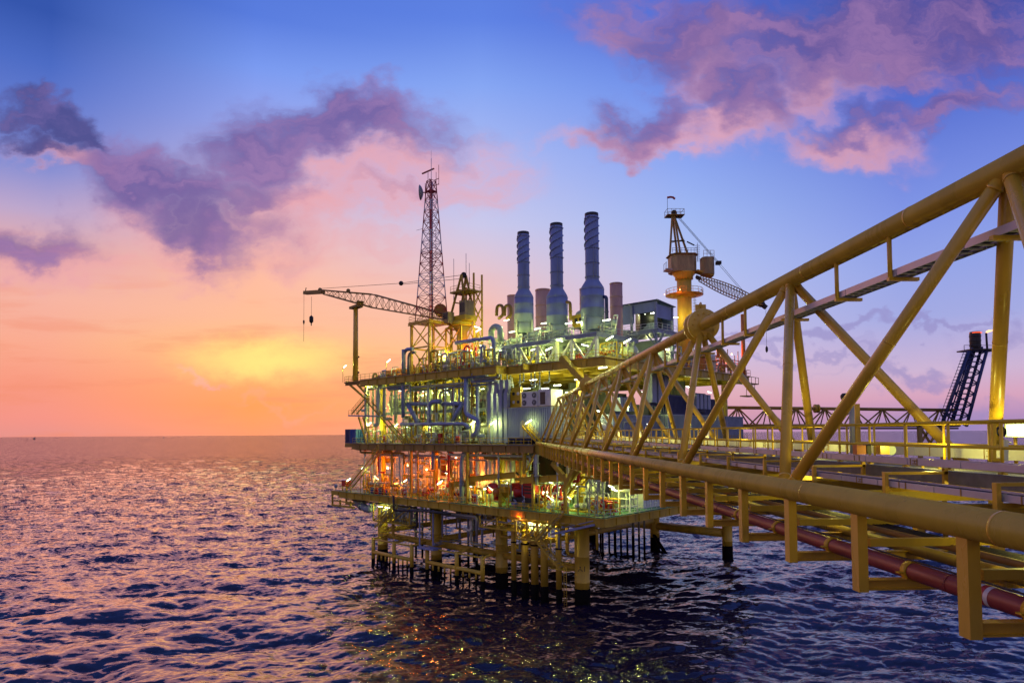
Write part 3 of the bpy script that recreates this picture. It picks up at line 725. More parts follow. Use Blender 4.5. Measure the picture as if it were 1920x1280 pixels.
# far braces at the back
for x, y, r in ((1299, 1016, .55), (1339, 1016, .45)):
    pass
# boat landings
def landing(x0, y0, x1, y1, label, v):
    p, q = onv(x0, y0, v), onv(x1, y1, v); p.z = q.z = (p.z+q.z)/2
    t = thing('boat_landing', label, 'boat landing', (p+q)/2, 'boat landings at the waterline')
    for dz, r in ((0, .36), (2.6, .16)):
        mb = MB(); mb.tube(p+ZZ*dz, q+ZZ*dz, r, 12); mesh('fender_beam', mb, 'legpaint', t)
    d = q-p; n = 9
    for k in range(n+1):
        c = p+d*(k/n); big = k in (0, 5, n); mb = MB()
        zt_ = p.z-.3; rr = .38 if big else .17
        mb.lathe([(rr, -3), (rr, zt_-1.0)], 10, (c.x, c.y, 0)); n1 = len(mb.f); mb.lathe([(rr, zt_-1.0), (rr, zt_+(3.2 if big else .1))], 10, (c.x, c.y, 0))
        mesh('fender_post', mb, ['growth', 'legpaint'], t, [0]*n1+[1]*(len(mb.f)-n1))
    for k in (0, 5, n):
        c = p+d*(k/n)+ZZ*2.6; mb = MB(); mb.tube(c, c+VV*4.5+ZZ*.4, .22, 10); mesh('standoff_brace', mb, 'legpaint', t)
    mb = MB(); s = p+ZZ*2.8
    for i in range(14):
        c = s+d*(i/13); mb.tube(c, c+ZZ*1.0, .03, 5)
    mb.tube(s+ZZ*1, s+d+ZZ*1, .03, 5); mesh('rail', mb, 'yellow2', t)
    return t
landing(700, 1034, 772, 1049, 'left boat landing of tubular fenders and black posts at the far corner leg', -4)
landing(801, 1052, 905, 1075, 'right boat landing of tubular fenders and black posts beside the middle legs', -4)
# small yellow access ladder and stage on the near leg
t = thing('leg_stage', 'small yellow stage with railing and ladder at the waterline of the thick near leg', 'stage', P(2.5, -1.5, 5.4))
mb = MB(); mb.pbox(1.0, 5.0, -2.2, -.6, 5.3, 5.4); mesh('stage_floor', mb, 'yellow2', t)
mb = MB()
for s in (-.25, .25): mb.tube(P(1.6+s, -2.25, -.3), P(1.6+s, -2.25, 6.3), .05, 6)
for i in range(16): mb.tube(P(1.35, -2.25, .2+i*.36), P(1.85, -2.25, .2+i*.36), .03, 5)
mesh('ladder', mb, 'yellow2', t)
mb = MB()
for u in (2.2, 3.2, 4.2, 5): mb.tube(P(u, -2.2, 5.4), P(u, -2.2, 6.4), .035, 5)
mb.tube(P(2.2, -2.2, 6.4), P(5, -2.2, 6.4), .035, 5); mb.tube(P(2.2, -2.2, 5.9), P(5, -2.2, 5.9), .035, 5); mesh('rail', mb, 'yellow2', t)

# ------------------------------------------------------------------ railings, stairs
def railing(pts, label, mat='bright', h=1.1, group='guard railings of the platform decks', key=None):
    mb = MB(); pts = [Vector(p) for p in pts]
    for a, b in zip(pts[:-1], pts[1:]):
        n = max(1, int((b-a).length/1.6))
        for z in (h, h*.52, .12): mb.tube(a+ZZ*z, b+ZZ*z, .04 if z > .2 else .035, 5)
        for k in range(n+1): c = a+(b-a)*(k/n); mb.tube(c, c+ZZ*h, .038, 5)
    o = mesh('guard_railing', mb, mat, None); tag(o, label, 'railing', group)
    if key: pend(o, label, key)
    return o
railing([P(62, 4, ZL), P(62, -5, ZL), P(26, -5, ZL)], 'yellow guard railing along the left part of the lower deck edge')
railing([P(26, -4.95, ZL), P(-7.8, -4.95, ZL)], 'yellow guard railing along the right part of the lower front deck edge')
railing([P(-7.75, -4.9, ZL), P(-7.75, 50, ZL)], 'guard railing along the receding right side of the lower deck', 'white')
railing([P(57, 10, ZB_), P(57, -4.9, ZB_), P(28, -4.9, ZB_)], 'guard railing along the left part of the bridge level deck edge')
railing([P(28, -4.95, ZB_), P(6, -4.95, ZB_)], 'guard railing in front of the blue container on the bridge level deck')
railing([P(-5.4, 1.4, ZB_), P(-5.4, 50, ZB_)], 'guard railing along the right side of the bridge level deck behind the truss')
railing([P(60.7, -1.2, ZU), P(60.7, -4.5, ZU), P(54, -4.9, ZU), P(38, -4.9, ZU)], 'brown guard railing round the boom rest ledge at the left of the upper deck', 'brown')
railing([P(31, -4.9, ZU), P(13.9, -4.9, ZU), P(13.9, -2.3, ZU)], 'guard railing on the projecting front of the upper deck', 'yellow2')
railing([P(13.7, -2.1, ZU), P(-6.3, -2.1, ZU), P(-6.3, 48, ZU)], 'guard railing round the right corner of the upper deck', 'yellow2')
railing([P(8, 50.5, ZU), P(-6.3, 50, ZU), P(-6.3, 48.2, ZU)], 'orange lit railing at the far right end of the upper deck', 'orange', 1.3)  # orange lamplight on this railing is put into its paint colour
def stair(a, b, w, label, mat='yellow2', side=VV, rail=True):
    a, b = Vector(a), Vector(b); t = thing('stair', label, 'stairs', (a+b)/2, 'stairs between the platform decks')
    for s in (-.5, .5):
        mb = MB(); mb.beam(a+side*w*s, b+side*w*s, .1, .32); mesh('stringer', mb, mat, t)
        if rail:
            mb = MB()
            for z in (.55, 1.05): mb.tube(a+side*w*s+ZZ*z, b+side*w*s+ZZ*z, .04, 5)
            for k in range(7): c = a+(b-a)*(k/6)+side*w*s; mb.tube(c, c+ZZ*1.05, .035, 5)
            mesh('handrail', mb, mat, t)
    mb = MB(); n = max(4, int(abs(a.z-b.z)/.36)); d = (b-a); hd = Vector((d.x, d.y, 0)).normalized()
    for k in range(1, n): c = a+d*(k/n); mb.beam(c-side*(w*.5-.06), c+side*(w*.5-.06), .22, .04)
    mesh('treads', mb, 'grating', t); return t
def pstair(x0, y0, x1, y1, v, w, label, **k): return stair(onv(x0, y0, v), onv(x1, y1, v), w, label, **k)
pstair(688, 748, 664, 776, -4.6, 1.2, 'short brown stair going down left from the upper ledge to the small landing')
pstair(692, 752, 762, 832, -4.4, 1.2, 'long yellow stair going down right from the upper ledge to the bridge level deck')
pstair(676, 782, 692, 832, -4.6, 1.1, 'steep yellow stair from the small landing down past the blue crates', mat='bright')
pstair(714, 842, 656, 914, -5.6, 1.2, 'brown stair descending left from the bridge level deck to the lower deck outrigger')
pstair(741, 951, 707, 988, -5.6, 1.1, 'stair leading down to the green lit basket at the left')
pstair(1052, 962, 1008, 1014, -6.2, 1.3, 'olive stair going down left from the front corner to the hanging basket')
pstair(1012, 1016, 1056, 1068, -6.2, 1.2, 'brown stair going down right from the hanging basket towards the thick leg')
pstair(1062, 936, 1100, 892, -3, 1.6, 'bright yellow lit stair on the right part of the lower deck', mat='bright')
pstair(983, 800, 1008, 826, -4.2, 1.0, 'yellow stair beside the blue container on the bridge level deck', mat='bright')
t = thing('stair_landing', 'small blue edged landing with railing between the left stairs', 'landing', onv(680, 779, -4.6))
mb = MB(); a = onv(661, 779, -4.6); b = onv(716, 780, -4.6); mb.beam(a, b, 2.2, .3, ZZ); mesh('floor', mb, 'steelblue', t)
mb = MB()
for z in (.5, 1.1): mb.tube(a-VV*1+ZZ*z, a-VV*1+(b-a)*.45+ZZ*z, .04, 5); mb.tube(a-VV+ZZ*z, a+VV+ZZ*z, .04, 5)
for k in range(5): mb.tube(a-VV+(b-a)*(.45*k/4), a-VV+(b-a)*(.45*k/4)+ZZ*1.1, .035, 5)
mesh('rail', mb, 'yellow2', t)
# hanging baskets under the lower deck
def basket(x0, x1, ytop, ybot, v, dep, label, mat):
    tl, trr = onv(x0, ytop, v), onv(x1, ytop, v); bl, brr = onv(x0, ybot, v), onv(x1, ybot, v)
    zt_ = ZL-1.75; zb_ = (bl.z+brr.z)/2
    t = thing('hanging_basket', label, 'work basket', (bl+brr)/2, 'work baskets hung below the lower deck')
    u0, u1 = uvz(tl)[0], uvz(trr)[0]
    mb = MB(); mb.pbox(min(u0, u1), max(u0, u1), v, v+dep, zb_-.15, zb_); mesh('floor', mb, mat, t)
    for u in (u0, (u0+u1)/2, u1):
        for vv in (v, v+dep):
            mb = MB(); mb.beam(P(u, vv, zb_), P(u, vv, zt_), .22, .22, UU); mesh('hanger', mb, mat, t)
    mb = MB()
    for a, b in ((u0, (u0+u1)/2), ((u0+u1)/2, u1)):
        mb.beam(P(a, v-.01, zb_), P(b, v-.01, zt_), .16, .16, UU)
        for z in (.5, 1.1): mb.tube(P(a, v-.2, zb_+z), P(b, v-.2, zb_+z), .05, 5)
    mb.beam(P(u0, v, zb_+.02), P(u1, v, zb_+.02), .24, .24); mesh('bracing', mb, mat, t)
    return t, u0, u1, zb_
BK = []
BK.append(basket(968, 1008, 975, 1012, -5.3, 4.5, 'yellow lit hanging basket with an orange lamp below the front corner of the lower deck', 'yellow2')+(-5.3,))
BK.append(basket(700, 768, 955, 980, -5.3, 4.0, 'green lit hanging basket below the left part of the lower deck', 'yellow2')+(-5.3,))
BK.append(basket(900, 966, 975, 991, -4.9, 4, 'unlit open hanging frame below the lower deck left of the orange lamp', 'yellow2')+(-5,))
# blue suspended frame and gangway
t = thing('suspended_frame', 'tall blue suspended frame hanging from the lower deck almost to the brace', 'frame', onv(800, 1026, -5.2))
mb = MB()
for x in (787, 812):
    for v in (-5.2, -3.6): mb.beam(onv(x, 956, v), onv(x, 1022, v), .2, .2, UU)
mesh('hanger', mb, 'bluepipe', t)
a, b = onv(785, 1024, -5.2), onv(813, 1026, -5.2); mb = MB(); mb.pbox(uvz(b)[0], uvz(a)[0], -5.4, -3.4, a.z-.3, a.z); mesh('floor', mb, 'bluepipe', t)
mb = MB(); mb.beam(onv(813, 1022, -3.5)+ZZ*.2, onv(860, 1012, 4), .5, .5); mesh('gangway', mb, 'steelblue', t)
t = thing('gangway', 'slender blue gangway reaching left from under the right corner of the lower deck', 'gangway', onv(1070, 994, -5))
a, b = onv(1036, 1001, -4.5), onv(1112, 984, -5.5); mb = MB(); mb.beam(a, b, .8, .3); mb.tube(a+ZZ*.6, b+ZZ*.6, .06, 6); mesh('walk', mb, 'bluepipe', t)
mb = MB()
for f in (.55, .75): c = a+(b-a)*f; mb.tube(c, c+ZZ*(ZL-1.7-c.z), .06, 6)
mesh('hanger_rod', mb, 'grey', t)
# outrigger at the far left of the lower deck
t = thing('outrigger_frame', 'open yellow outrigger frame sticking out at the far left of the lower deck', 'frame', P(63, -4, ZL-1))
mb = MB()
for v in (-5, -1.5):
    mb.beam(P(62.02, v, ZL-.5), P(64.8, v, ZL-.5), .4, .9); mb.beam(P(56, v, ZL-3.2), P(64.8, v, ZL-3.2), .3, .4); mb.beam(P(56, v, ZL-2.2), P(64.8, v, ZL-2.2), .2, .25)
    for u in (57.5, 61.5, 64.6): mb.beam(P(u, v, ZL-3.1), P(u, v, ZL-1.9 if u < 62 else ZL-.9), .3, .3, UU)
mb.beam(P(64.8, -5, ZL-.5), P(64.8, -1.5, ZL-.5), .3, .9); mesh('frame', mb, 'yellow2', t)
mb = MB(); mb.pbox(62.05, 64.7, -4.8, -1.7, ZL-.05, ZL+.03); mesh('floor', mb, 'grating', t)

# ------------------------------------------------------------------ lamps
LG = {}
LCOL = {'tube': ((.92, 1.0, .20), 330), 'tubew': ((.94, 1.0, .36), 320), 'tubey': ((1.0, .84, .20), 380), 'walk': ((1.0, .86, .14), 60), 'sodium': ((1.0, .17, .018), 780)}
def bulb(t, p, kind, k=1.0):
    col, e = LCOL[kind]; l = bpy.data.lights.new('bulb', 'POINT'); l.color = col; l.energy = e*k; l.shadow_soft_size = .10
    o = bpy.data.objects.new('bulb', l); COL.objects.link(o); o.parent = t; o.location = Vector(p)-Vector(t['_w'])
def tube_lamp(p, axis, ln=1.3, mat='tube', label=None, key=None, kb=1.0, group='fluorescent lamps of the platform'):
    p = Vector(p); ax = Vector(axis).normalized()
    t = thing('tube_lamp', label, 'lamp', p, group)
    mb = MB(); mb.beam(p-ax*ln/2+ZZ*.10, p+ax*ln/2+ZZ*.10, .26, .08); mesh('lamp_housing', mb, 'white', t)
    mb = MB(); mb.tube(p-ax*ln*.48-ZZ*.02, p+ax*ln*.48-ZZ*.02, .07, 6); mesh('lit_tube', mb, mat, t); bulb(t, p-ZZ*.2, mat, kb)
    if key: pend(t, label, key)
    return t
def pole_lamp(base, top, arm, label, key=None, mat='tube', pole='yellow2', kb=.6):
    base, top, arm = Vector(base), Vector(top), Vector(arm)
    t = thing('pole_lamp', label, 'lamp', base, 'bent pole lamps on the platform')
    mb = MB(); mb.pipe([base, top, top+arm*.25], .055, 6); mesh('pole', mb, pole, t)
    a = arm.normalized(); c0, c1 = top+arm*.2, top+arm
    mb = MB(); mb.beam(c0+ZZ*.09, c1+ZZ*.09, .26, .07); mesh('lamp_housing', mb, 'white', t)
    mb = MB(); mb.tube(c0-ZZ*.02, c1-ZZ*.02, .07, 6); mesh('lit_tube', mb, mat, t); bulb(t, (c0+c1)/2-ZZ*.2, mat, kb)
    if key: pend(t, label, key)
    return t
def orange_lamp(p, label, r=.2, mat='sodium', key=None):
    t = thing('orange_lamp', label, 'lamp', p, 'orange floodlights of the platform'); p = Vector(p)
    mb = MB(); mb.ball(p, r, 10); mesh('lit_bulb', mb, mat, t); bulb(t, p-VV*(r+.15), mat, (r/.2)**2)
    mb = MB(); mb.lathe([(r*.5, r*.8), (r*.9, r*1.1), (r*.3, r*1.9)], 10, p); mesh('lamp_cap', mb, 'grey', t)
    if key: pend(t, label, key)
    return t
UR = -UU                                                # pointing right along the front
# upper level
for x, y, v, s in ((894, 613, 2, -.3), (897, 619, 2, .35), (937, 617, 3, .5), (1001, 655, 2, .1), (905, 648, -1, -.2), (880, 657, 0, -.1), (925, 652, 0, -.2), (942, 657, 1, 0), (822, 664, -1, -.2), (836, 668, 0, 0),
                   (1049, 638, -1, -.3), (1097, 647, 0, -.3), (1029, 654, 1, .3), (1012, 664, 3, 0), (1143, 634, -2, .4), (1176, 639, 0, .4), (1148, 650, 6, 0), (1075, 655, 6, .0), (990, 640, 7, 0)):
    tube_lamp(onv(x, y, v), UR+ZZ*s, 1.4, label='lit tube lamp among pipes and frames of the upper deck', key='lu')
for x, y, u in ((1223, 586, 2), (1216, 600, 0), (1240, 640, -2), (1216, 646, 4), (1250, 655, -4)):
    tube_lamp(onu(x, y, u), VV, 1.6, 'tubew', label='white tube lamp in or below the machinery shed', key='ls')
# middle level ceilings, with extra tubes added to brighten the dim interior
for x, y, v in ((692, 722, -3), (775, 733, 1), (797, 733, 2), (835, 729, 3), (838, 735, -1), (867, 728, 3), (903, 729, 4), (752, 732, 4), (815, 736, 8), (880, 738, 9), (798, 766, 3), (828, 767, 3), (770, 766, 8), (850, 770, 8), (742, 745, 6), (760, 800, 4), (800, 806, 5), (840, 806, 4), (865, 800, 6), (905, 745, 8), (860, 750, 2), (720, 765, 1)):
    tube_lamp(onv(x, y, v), UR, 1.5, label='lit tube lamp under the upper deck among green lit pipes', key='lm', kb=1.5)
for x, y, v in ((988, 728, 2), (1022, 728, 1), (1016, 733, 6), (1085, 711, -1), (1130, 689, -1), (1068, 735, 1), (958, 732, -1), (1045, 722, 4), (1000, 712, 2)):
    tube_lamp(onv(x, y, v), UR, 1.6, 'tubew', label='white tube lamp under the upper deck right of blue ducts', key='lw', kb=1.8)
# right side of the middle level seen through the truss
for x, y, u in ((1140, 735, -2), (1175, 760, -2), (1257, 786, -3), (1302, 790, -4), (1378, 788, -5), (1340, 793, -4), (1215, 795, -3), (1120, 770, -1), (1290, 725, 0), (1262, 730, 2), (1330, 735, 0), (1205, 735, 1)):
    tube_lamp(onu(x, y, u), VV+ZZ*-.1, 1.5, 'tubew', label='white tube lamp on the bridge level behind the truss', key='lr')
for k, (x, y, v, dx) in enumerate(((687, 799, -3, 1), (699, 799, -2.5, 1), (736, 802, -3, 1), (797, 792, -4, -1), (880, 797, -3, 1), (917, 797, -4.2, 1), (982, 796, -4.4, 1))):
    b = onv(x, 826, v); tp = onv(x, y, v); b = Vector((tp.x, tp.y, ZB_))
    pole_lamp(b, tp, (UR*dx+ZZ*.45)*1.7 if dx > 0 else (UR*1+ZZ*-.6)*1.5, 'bent pole lamp at the bridge level deck edge', key='pb', kb=1.1 if x < 950 else .45)
for x, y, v in ((643, 690, -4), (724, 680, -4.5)):
    tp = onv(x, y, v); pole_lamp((tp.x, tp.y, ZU), tp, (UR+ZZ*.4)*1.4, 'bent pole lamp at the left edge of the upper deck', key='pu', pole='brown', kb=1.6)
# lower level
for x, y, v, dx in ((649, 903, -5, 1), (818, 909, -4, 1), (753, 906, -3, 1), (676, 880, -5.4, 1), (700, 889, -2, -1), (912, 908, -4, -1), (1054, 922, -3, -1), (1022, 925, -4, -1)):
    tp = onv(x, y, v); pole_lamp((tp.x, tp.y, ZL), tp, (UR+ZZ*.5)*1.7 if dx > 0 else (UR-ZZ*.55)*1.7, 'lit bent pole lamp on the lower deck', key='pl', kb=.2 if x < 900 else .6)
for x, y, v in ((836, 886, 3), (890, 899, 2), (880, 910, 0), (911, 916, -2), (948, 903, -1), (1001, 909, -1), (1021, 922, -3), (1046, 911, -1), (940, 892, 6), (985, 900, 7), (1030, 903, 5), (1080, 910, 5), (960, 912, 8)):
    tube_lamp(onv(x, y, v), UR+ZZ*(.05 if x % 2 else -.25), 1.4, kb=.35 if x < 905 else 1, label='lit tube lamp among the machines of the lower deck', key='ll')
for x, y, u in ((1146, 912, -5), (1152, 918, -6.5), (1180, 905, -4), (1215, 910, -4), (1120, 905, -3), (1235, 918, -4)):
    tube_lamp(onu(x, y, u), VV-ZZ*.3, 1.5, label='lit tube lamp on the right side of the lower deck', key='lq')
for x, y, v in ((713, 949, -4), (726, 951, -3), (993, 979, -3), (1030, 975, -2), (1005, 984, -2.5), (985, 985, -1)):
    tube_lamp(onv(x, y, v), UR, 1.5, 'tubey' if x > 900 else 'tube', label='lit tube lamp over a basket below the lower deck', key='lb')
# orange floodlights
for x, y, v, r in ((727, 877, -1.5, .24), (908, 896, 1, .22), (976, 969, -4.6, .27)):
    orange_lamp(onv(x, y, v), 'glowing orange floodlight of the lower deck', r, key='oo')
for x, y, v, r in ((765, 872, 3, .22), (800, 880, 2, .2), (842, 872, 4, .24), (870, 890, 2, .2), (745, 905, -2, .15), (826, 905, -2, .15), (855, 858, 8, .2), (782, 858, -1, .17), (900, 862, -1, .17), (815, 868, -2.5, .17)):  # lamps added to fill this part of the deck with orange light
    orange_lamp(onv(x, y, v), 'added orange fill lamp among orange lit vessels of the lower deck', r, key='os')
for x, y, v in ((868, 640, 6), (878, 655, 3), (965, 662, 5)):
    orange_lamp(onv(x, y, v), 'small orange lamp among the pipes of the upper deck', .15, key='ou')
for x, y, u in ((1352, 672, -3), (1372, 664, -4), (1330, 655, 0), (1345, 650, 4)):
    orange_lamp(onu(x, y, u), 'small orange lamp at the far right end of the upper deck', .14, key='or')

# ------------------------------------------------------------------ process equipment: each skid is one thing with its vessel, pipes, valves and base
rg = random.Random(11)
def parts(t, lst):
    for nm, mb, mt in lst:
        if mb.f: mesh(nm, mb, mt, t)
def valve(vl, wh, c, r, Mx):
    c = Vector(c); mb = MB(Mx); wheel = MB(Mx); vl.append(mb); wh.append(wheel); mb.ball(c, r*1.5, 8); mb.tube(c, c+Vector((0, -1, 0))*r*3.2, r*.35, 5)
    wheel.ring(c+Vector((0, -1, 0))*r*3.2, r*1.5, r*.22, 'y', 10, 4)
PAL = ['pale', 'pale', 'grey', 'white', 'silver', 'pale']
def sk_manifold(Mx, w, h, mat):
    fr = MB(Mx); vl = []; wh = []; ps = []
    for x in (-w/2, w/2):
        for y in (0, 1.6): fr.box(x-.09, x+.09, y-.09, y+.09, 0, h)
    for z in (h*.35, h*.7, h-.1):
        for y in (0, 1.6): fr.box(-w/2, w/2, y-.07, y+.07, z-.08, z+.08)
    n = int(w/.75)
    for k in range(n):
        x = -w/2+.4+(w-.8)*k/max(1, n-1); r = rg.choice((.10, .13, .16, .22)); mb = MB(Mx)
        z1 = h*rg.uniform(.55, 1.02)
        pts = [(x, -.35, .1), (x, -.35, z1), (x, rg.uniform(.5, 1.3), z1)]
        if rg.random() < .5: pts += [(x+rg.uniform(-.5, .5), pts[-1][1], z1), (x+.2, pts[-1][1], z1*.4)]
        else: pts += [(x, pts[-1][1], z1*.3)]
        mb.pipe(pts, r, 7); ps.append(mb)
        valve(vl, wh, (x, -.35, h*rg.uniform(.2, .5)), r*1.2, Mx)
    hd = [MB(Mx).tube((-w/2-.2, .7, z), (w/2+.2, .7, z), r, 10) for z, r in ((h*.22, .18), (h*.78, .14))]; vm_ = rg.choice(['red', 'grey', 'grey', 'bright', 'orange']); wm_ = 'bright' if rg.random() < .4 else 'black'
    return [('skid_frame', fr, rg.choice(['yellow2', 'bright', 'grey', 'steelblue']))]+[('header', q, mat) for q in hd]+[('pipe', p, mat if rg.random() < .75 else rg.choice(PAL)) for p in ps]+[('valve', q, vm_) for q in vl]+[('handwheel', q, wm_) for q in wh]
def sk_hvessel(Mx, w, h, mat):
    r = h*.27; z = h*.5; b = MB(Mx)
    b.lathe([(.05, -w/2), (r*.6, -w/2+.12), (r*.93, -w/2+.4), (r, -w/2+.7), (r, w/2-.7), (r*.93, w/2-.4), (r*.6, w/2-.12), (.05, w/2)], 18, (0, 1, z), 'x')
    for x in (-w*.28, 0, w*.28): b.lathe([(r*1.02, x-.04), (r*1.02, x+.04)], 18, (0, 1, z), 'x', cap=False)
    s = MB(Mx)
    for x in (-w*.3, w*.3): s.box(x-.15, x+.15, 1-r*.7, 1+r*.7, 0, z-r*.6)
    ps = []
    for k in range(3):
        x = -w*.35+w*.35*k; p = MB(Mx); p.pipe([(x, 1, z+r*.9), (x, 1, h*rg.uniform(.88, 1)), (x+.5, -.1, h*.93), (x+.5, -.1, .3)], .1, 7); ps.append(p)
    vl = []; wh = []
    for k in range(3): valve(vl, wh, (-w*.35+w*.35*k+.5, -.1, h*.35), .13, Mx)
    return [('vessel', b, mat), ('saddle', s, 'grey')]+[('pipe', p, rg.choice(PAL)) for p in ps]+[('valve', q, 'grey') for q in vl]+[('handwheel', q, 'red') for q in wh]
def sk_vvessel(Mx, w, h, mat):
    r = min(w*.32, h*.24); b = MB(Mx)
    b.lathe([(r*.8, 0), (r*.8, .5), (r, .8), (r, h*.85), (r*.85, h*.93), (r*.4, h*.985), (.05, h)], 20, (0, 1, 0))
    rn = MB(Mx)
    for z in (h*.3, h*.6): rn.lathe([(r*1.0, z), (r*1.05, z+.02), (r*1.05, z+.12), (r, z+.14)], 20, (0, 1, 0), cap=False)
    st = MB(Mx); st.lathe([(r, h*.62), (r+.7, h*.62), (r+.7, h*.62+.06), (r, h*.62+.06)], 20, (0, 1, 0), cap=False)
    for i in range(10):
        t = 2*math.pi*i/10; st.tube((math.cos(t)*(r+.68), 1+math.sin(t)*(r+.68), h*.62), (math.cos(t)*(r+.68), 1+math.sin(t)*(r+.68), h*.62+1), .03, 4)
    st.ring((0, 1, h*.62+1), r+.68, .03, 'z', 16, 4); st.ring((0, 1, h*.62+.5), r+.68, .03, 'z', 16, 4)
    ps = []
    for s in (-1, 1):
        p = MB(Mx); p.pipe([(0, 1, h*.97), (0, 1, h*1.06), (s*(r+.35), .7, h*1.06), (s*(r+.35), .7, .2)], .1, 7); ps.append(p)
    ld = MB(Mx)
    for x in (-.2, .2): ld.tube((x, 1-r-.15, 0), (x, 1-r-.15, h*.9), .03, 4)
    for i in range(int(h*.9/.35)): ld.tube((-.2, 1-r-.15, .3+i*.35), (.2, 1-r-.15, .3+i*.35), .02, 4)
    return [('vessel', b, mat), ('stiffener_ring', rn, mat), ('service_ring', st, 'yellow2'), ('ladder', ld, 'grey')]+[('pipe', p, rg.choice(PAL)) for p in ps]
def sk_pump(Mx, w, h, mat):
    b = MB(Mx); b.box(-w/2, w/2, 0, 1.6, 0, .22)
    mo = MB(Mx); r = h*.22; mo.lathe([(r*.5, -w*.42), (r, -w*.4), (r, -w*.02), (r*.5, 0)], 14, (0, .8, .25+r*1.1), 'x')
    for i in range(6): mo.lathe([(r*1.06, -w*.36+i*w*.055), (r*1.06, -w*.36+i*w*.055+.03)], 14, (0, .8, .25+r*1.1), 'x', cap=True)
    vo = MB(Mx); vo.lathe([(.1, w*.1), (r*1.25, w*.12), (r*1.25, w*.28), (.2, w*.32)], 16, (0, .8, .25+r*1.25), 'x'); vo.tube((0, .8, .25+r*1.1), (w*.12, .8, .25+r*1.1), .08, 8)
    p1 = MB(Mx); p1.pipe([(w*.2, .8, .25+r*2), (w*.2, .8, h), (w*.2, 2.2, h)], .12, 8)
    p2 = MB(Mx); p2.pipe([(w*.3, .8, .25+r*1.2), (w*.46, .8, .25+r*1.2), (w*.46, .8, h*1.1), (-w*.2, 1.2, h*1.1)], .1, 8)
    cb = MB(Mx); cb.box(-w*.48, -w*.2, 1.65, 2.0, .3, h*.9)
    return [('base_frame', b, 'yellow2'), ('motor', mo, mat), ('pump_casing', vo, 'grey'), ('pipe', p1, 'pale'), ('pipe', p2, 'white'), ('control_box', cb, 'greenwall')]
def sk_rack(Mx, w, h, mat):
    fr = MB(Mx); n = max(2, int(w/3)+1)
    for k in range(n):
        x = -w/2+w*k/(n-1)
        for y in (0, 1.8): fr.box(x-.11, x+.11, y-.11, y+.11, 0, h)
        for z in (h*.5, h*.95): fr.box(x-.08, x+.08, 0.12, 1.68, z-.1, z+.1)
    for y in (0, 1.8): fr.box(-w/2, w/2, y-.07, y+.07, h*.5-.28, h*.5-.12)
    out = [('rack_frame', fr, 'yellow2' if rg.random() < .5 else 'steelblue')]
    for z in (h*.5, h*.95):
        for k in range(4):
            r = rg.choice((.1, .15, .2, .26)); mb = MB(Mx); y = .3+.42*k
            x0, x1 = -w/2-rg.uniform(0, .6), w/2+rg.uniform(0, .6)
            pts = [(x0, y, z+.1+r), (x1, y, z+.1+r)]
            if rg.random() < .6: pts = [(x0, y, z+.1+r-rg.uniform(1, 2.2))]+pts
            if rg.random() < .5: pts = pts+[(x1, y, z+.1+r+rg.choice((-1.6, 1.2)))]
            mb.pipe(pts, r, 7); out.append(('pipe', mb, rg.choice(PAL+[mat, 'bluepipe'])))
    return out
def sk_cabinet(Mx, w, h, mat):
    b = MB(Mx); b.box(-w/2, w/2, 0, 1, .12, h); d = MB(Mx); n = max(2, int(w/.9))
    for k in range(n): x = -w/2+w*k/n; d.box(x+.05, x+w/n-.05, -.03, -.002, .25, h-.15)
    hn = MB(Mx)
    for k in range(n): x = -w/2+w*(k+.85)/n; hn.box(x-.02, x+.02, -.07, -.031, h*.45, h*.6)
    pl = MB(Mx); pl.box(-w/2-.05, w/2+.05, -.05, 1.05, 0, .118)
    c = MB(Mx); c.pipe([(0, .5, h), (0, .5, h+.6), (w*.6, .5, h+.6), (w*.6, .5, 0)], .07, 6)
    return [('body', b, mat), ('door', d, mat), ('door_handle', hn, 'black'), ('plinth', pl, 'grey'), ('conduit', c, 'grey')]
def sk_exch(Mx, w, h, mat):
    out = []; s = MB(Mx)
    for x in (-w*.3, w*.3): s.box(x-.1, x+.1, .3, 1.7, 0, h*.9)
    r = h*.17
    for z in (h*.28, h*.68):
        b = MB(Mx); b.lathe([(.05, -w/2), (r*.9, -w/2+.2), (r, -w/2+.3), (r, w/2-.5), (r*1.15, w/2-.5), (r*1.15, w/2-.35), (r*.9, w/2-.2), (.05, w/2)], 16, (0, 1, z), 'x'); out.append(('shell', b, mat))
    p = MB(Mx); p.pipe([(-w*.35, 1, h*.68), (-w*.35, -.2, h*.68), (-w*.35, -.2, h*.28), (-w*.35, 1, h*.28)], .11, 7); p2 = MB(Mx); p2.pipe([(w*.3, 1, h*.8), (w*.3, 1, h*1.1), (w*.6, 1, h*1.1), (w*.6, 0, .2)], .11, 7)
    vl = []; wh = []; valve(vl, wh, (-w*.35, -.2, h*.48), .14, Mx)
    return out+[('support', s, 'grey'), ('pipe', p, 'pale'), ('pipe', p2, 'white')]+[('valve', q, 'grey') for q in vl]+[('handwheel', q, 'bright') for q in wh]
KIND = {'manifold': (sk_manifold, 'pipe_manifold', 'pipe manifold with valves'), 'hvessel': (sk_hvessel, 'process_vessel', 'horizontal vessel'),
        'vvessel': (sk_vvessel, 'upright_vessel', 'upright vessel with ladder'), 'pump': (sk_pump, 'pump_skid', 'pump and motor'),
        'rack': (sk_rack, 'pipe_rack', 'rack of horizontal pipes'), 'cab': (sk_cabinet, 'control_cabinet', 'control cabinet row'), 'exch': (sk_exch, 'heat_exchanger', 'stacked heat exchanger')}
COLW = {'pale': 'pale green', 'grey': 'grey', 'white': 'white', 'silver': 'silver', 'red': 'red', 'orange': 'orange', 'bright': 'yellow', 'greenwall': 'grey green', 'blue': 'blue', 'bluepipe': 'blue', 'steelblue': 'blue grey', 'yellow2': 'dull yellow', 'navy': 'dark blue'}
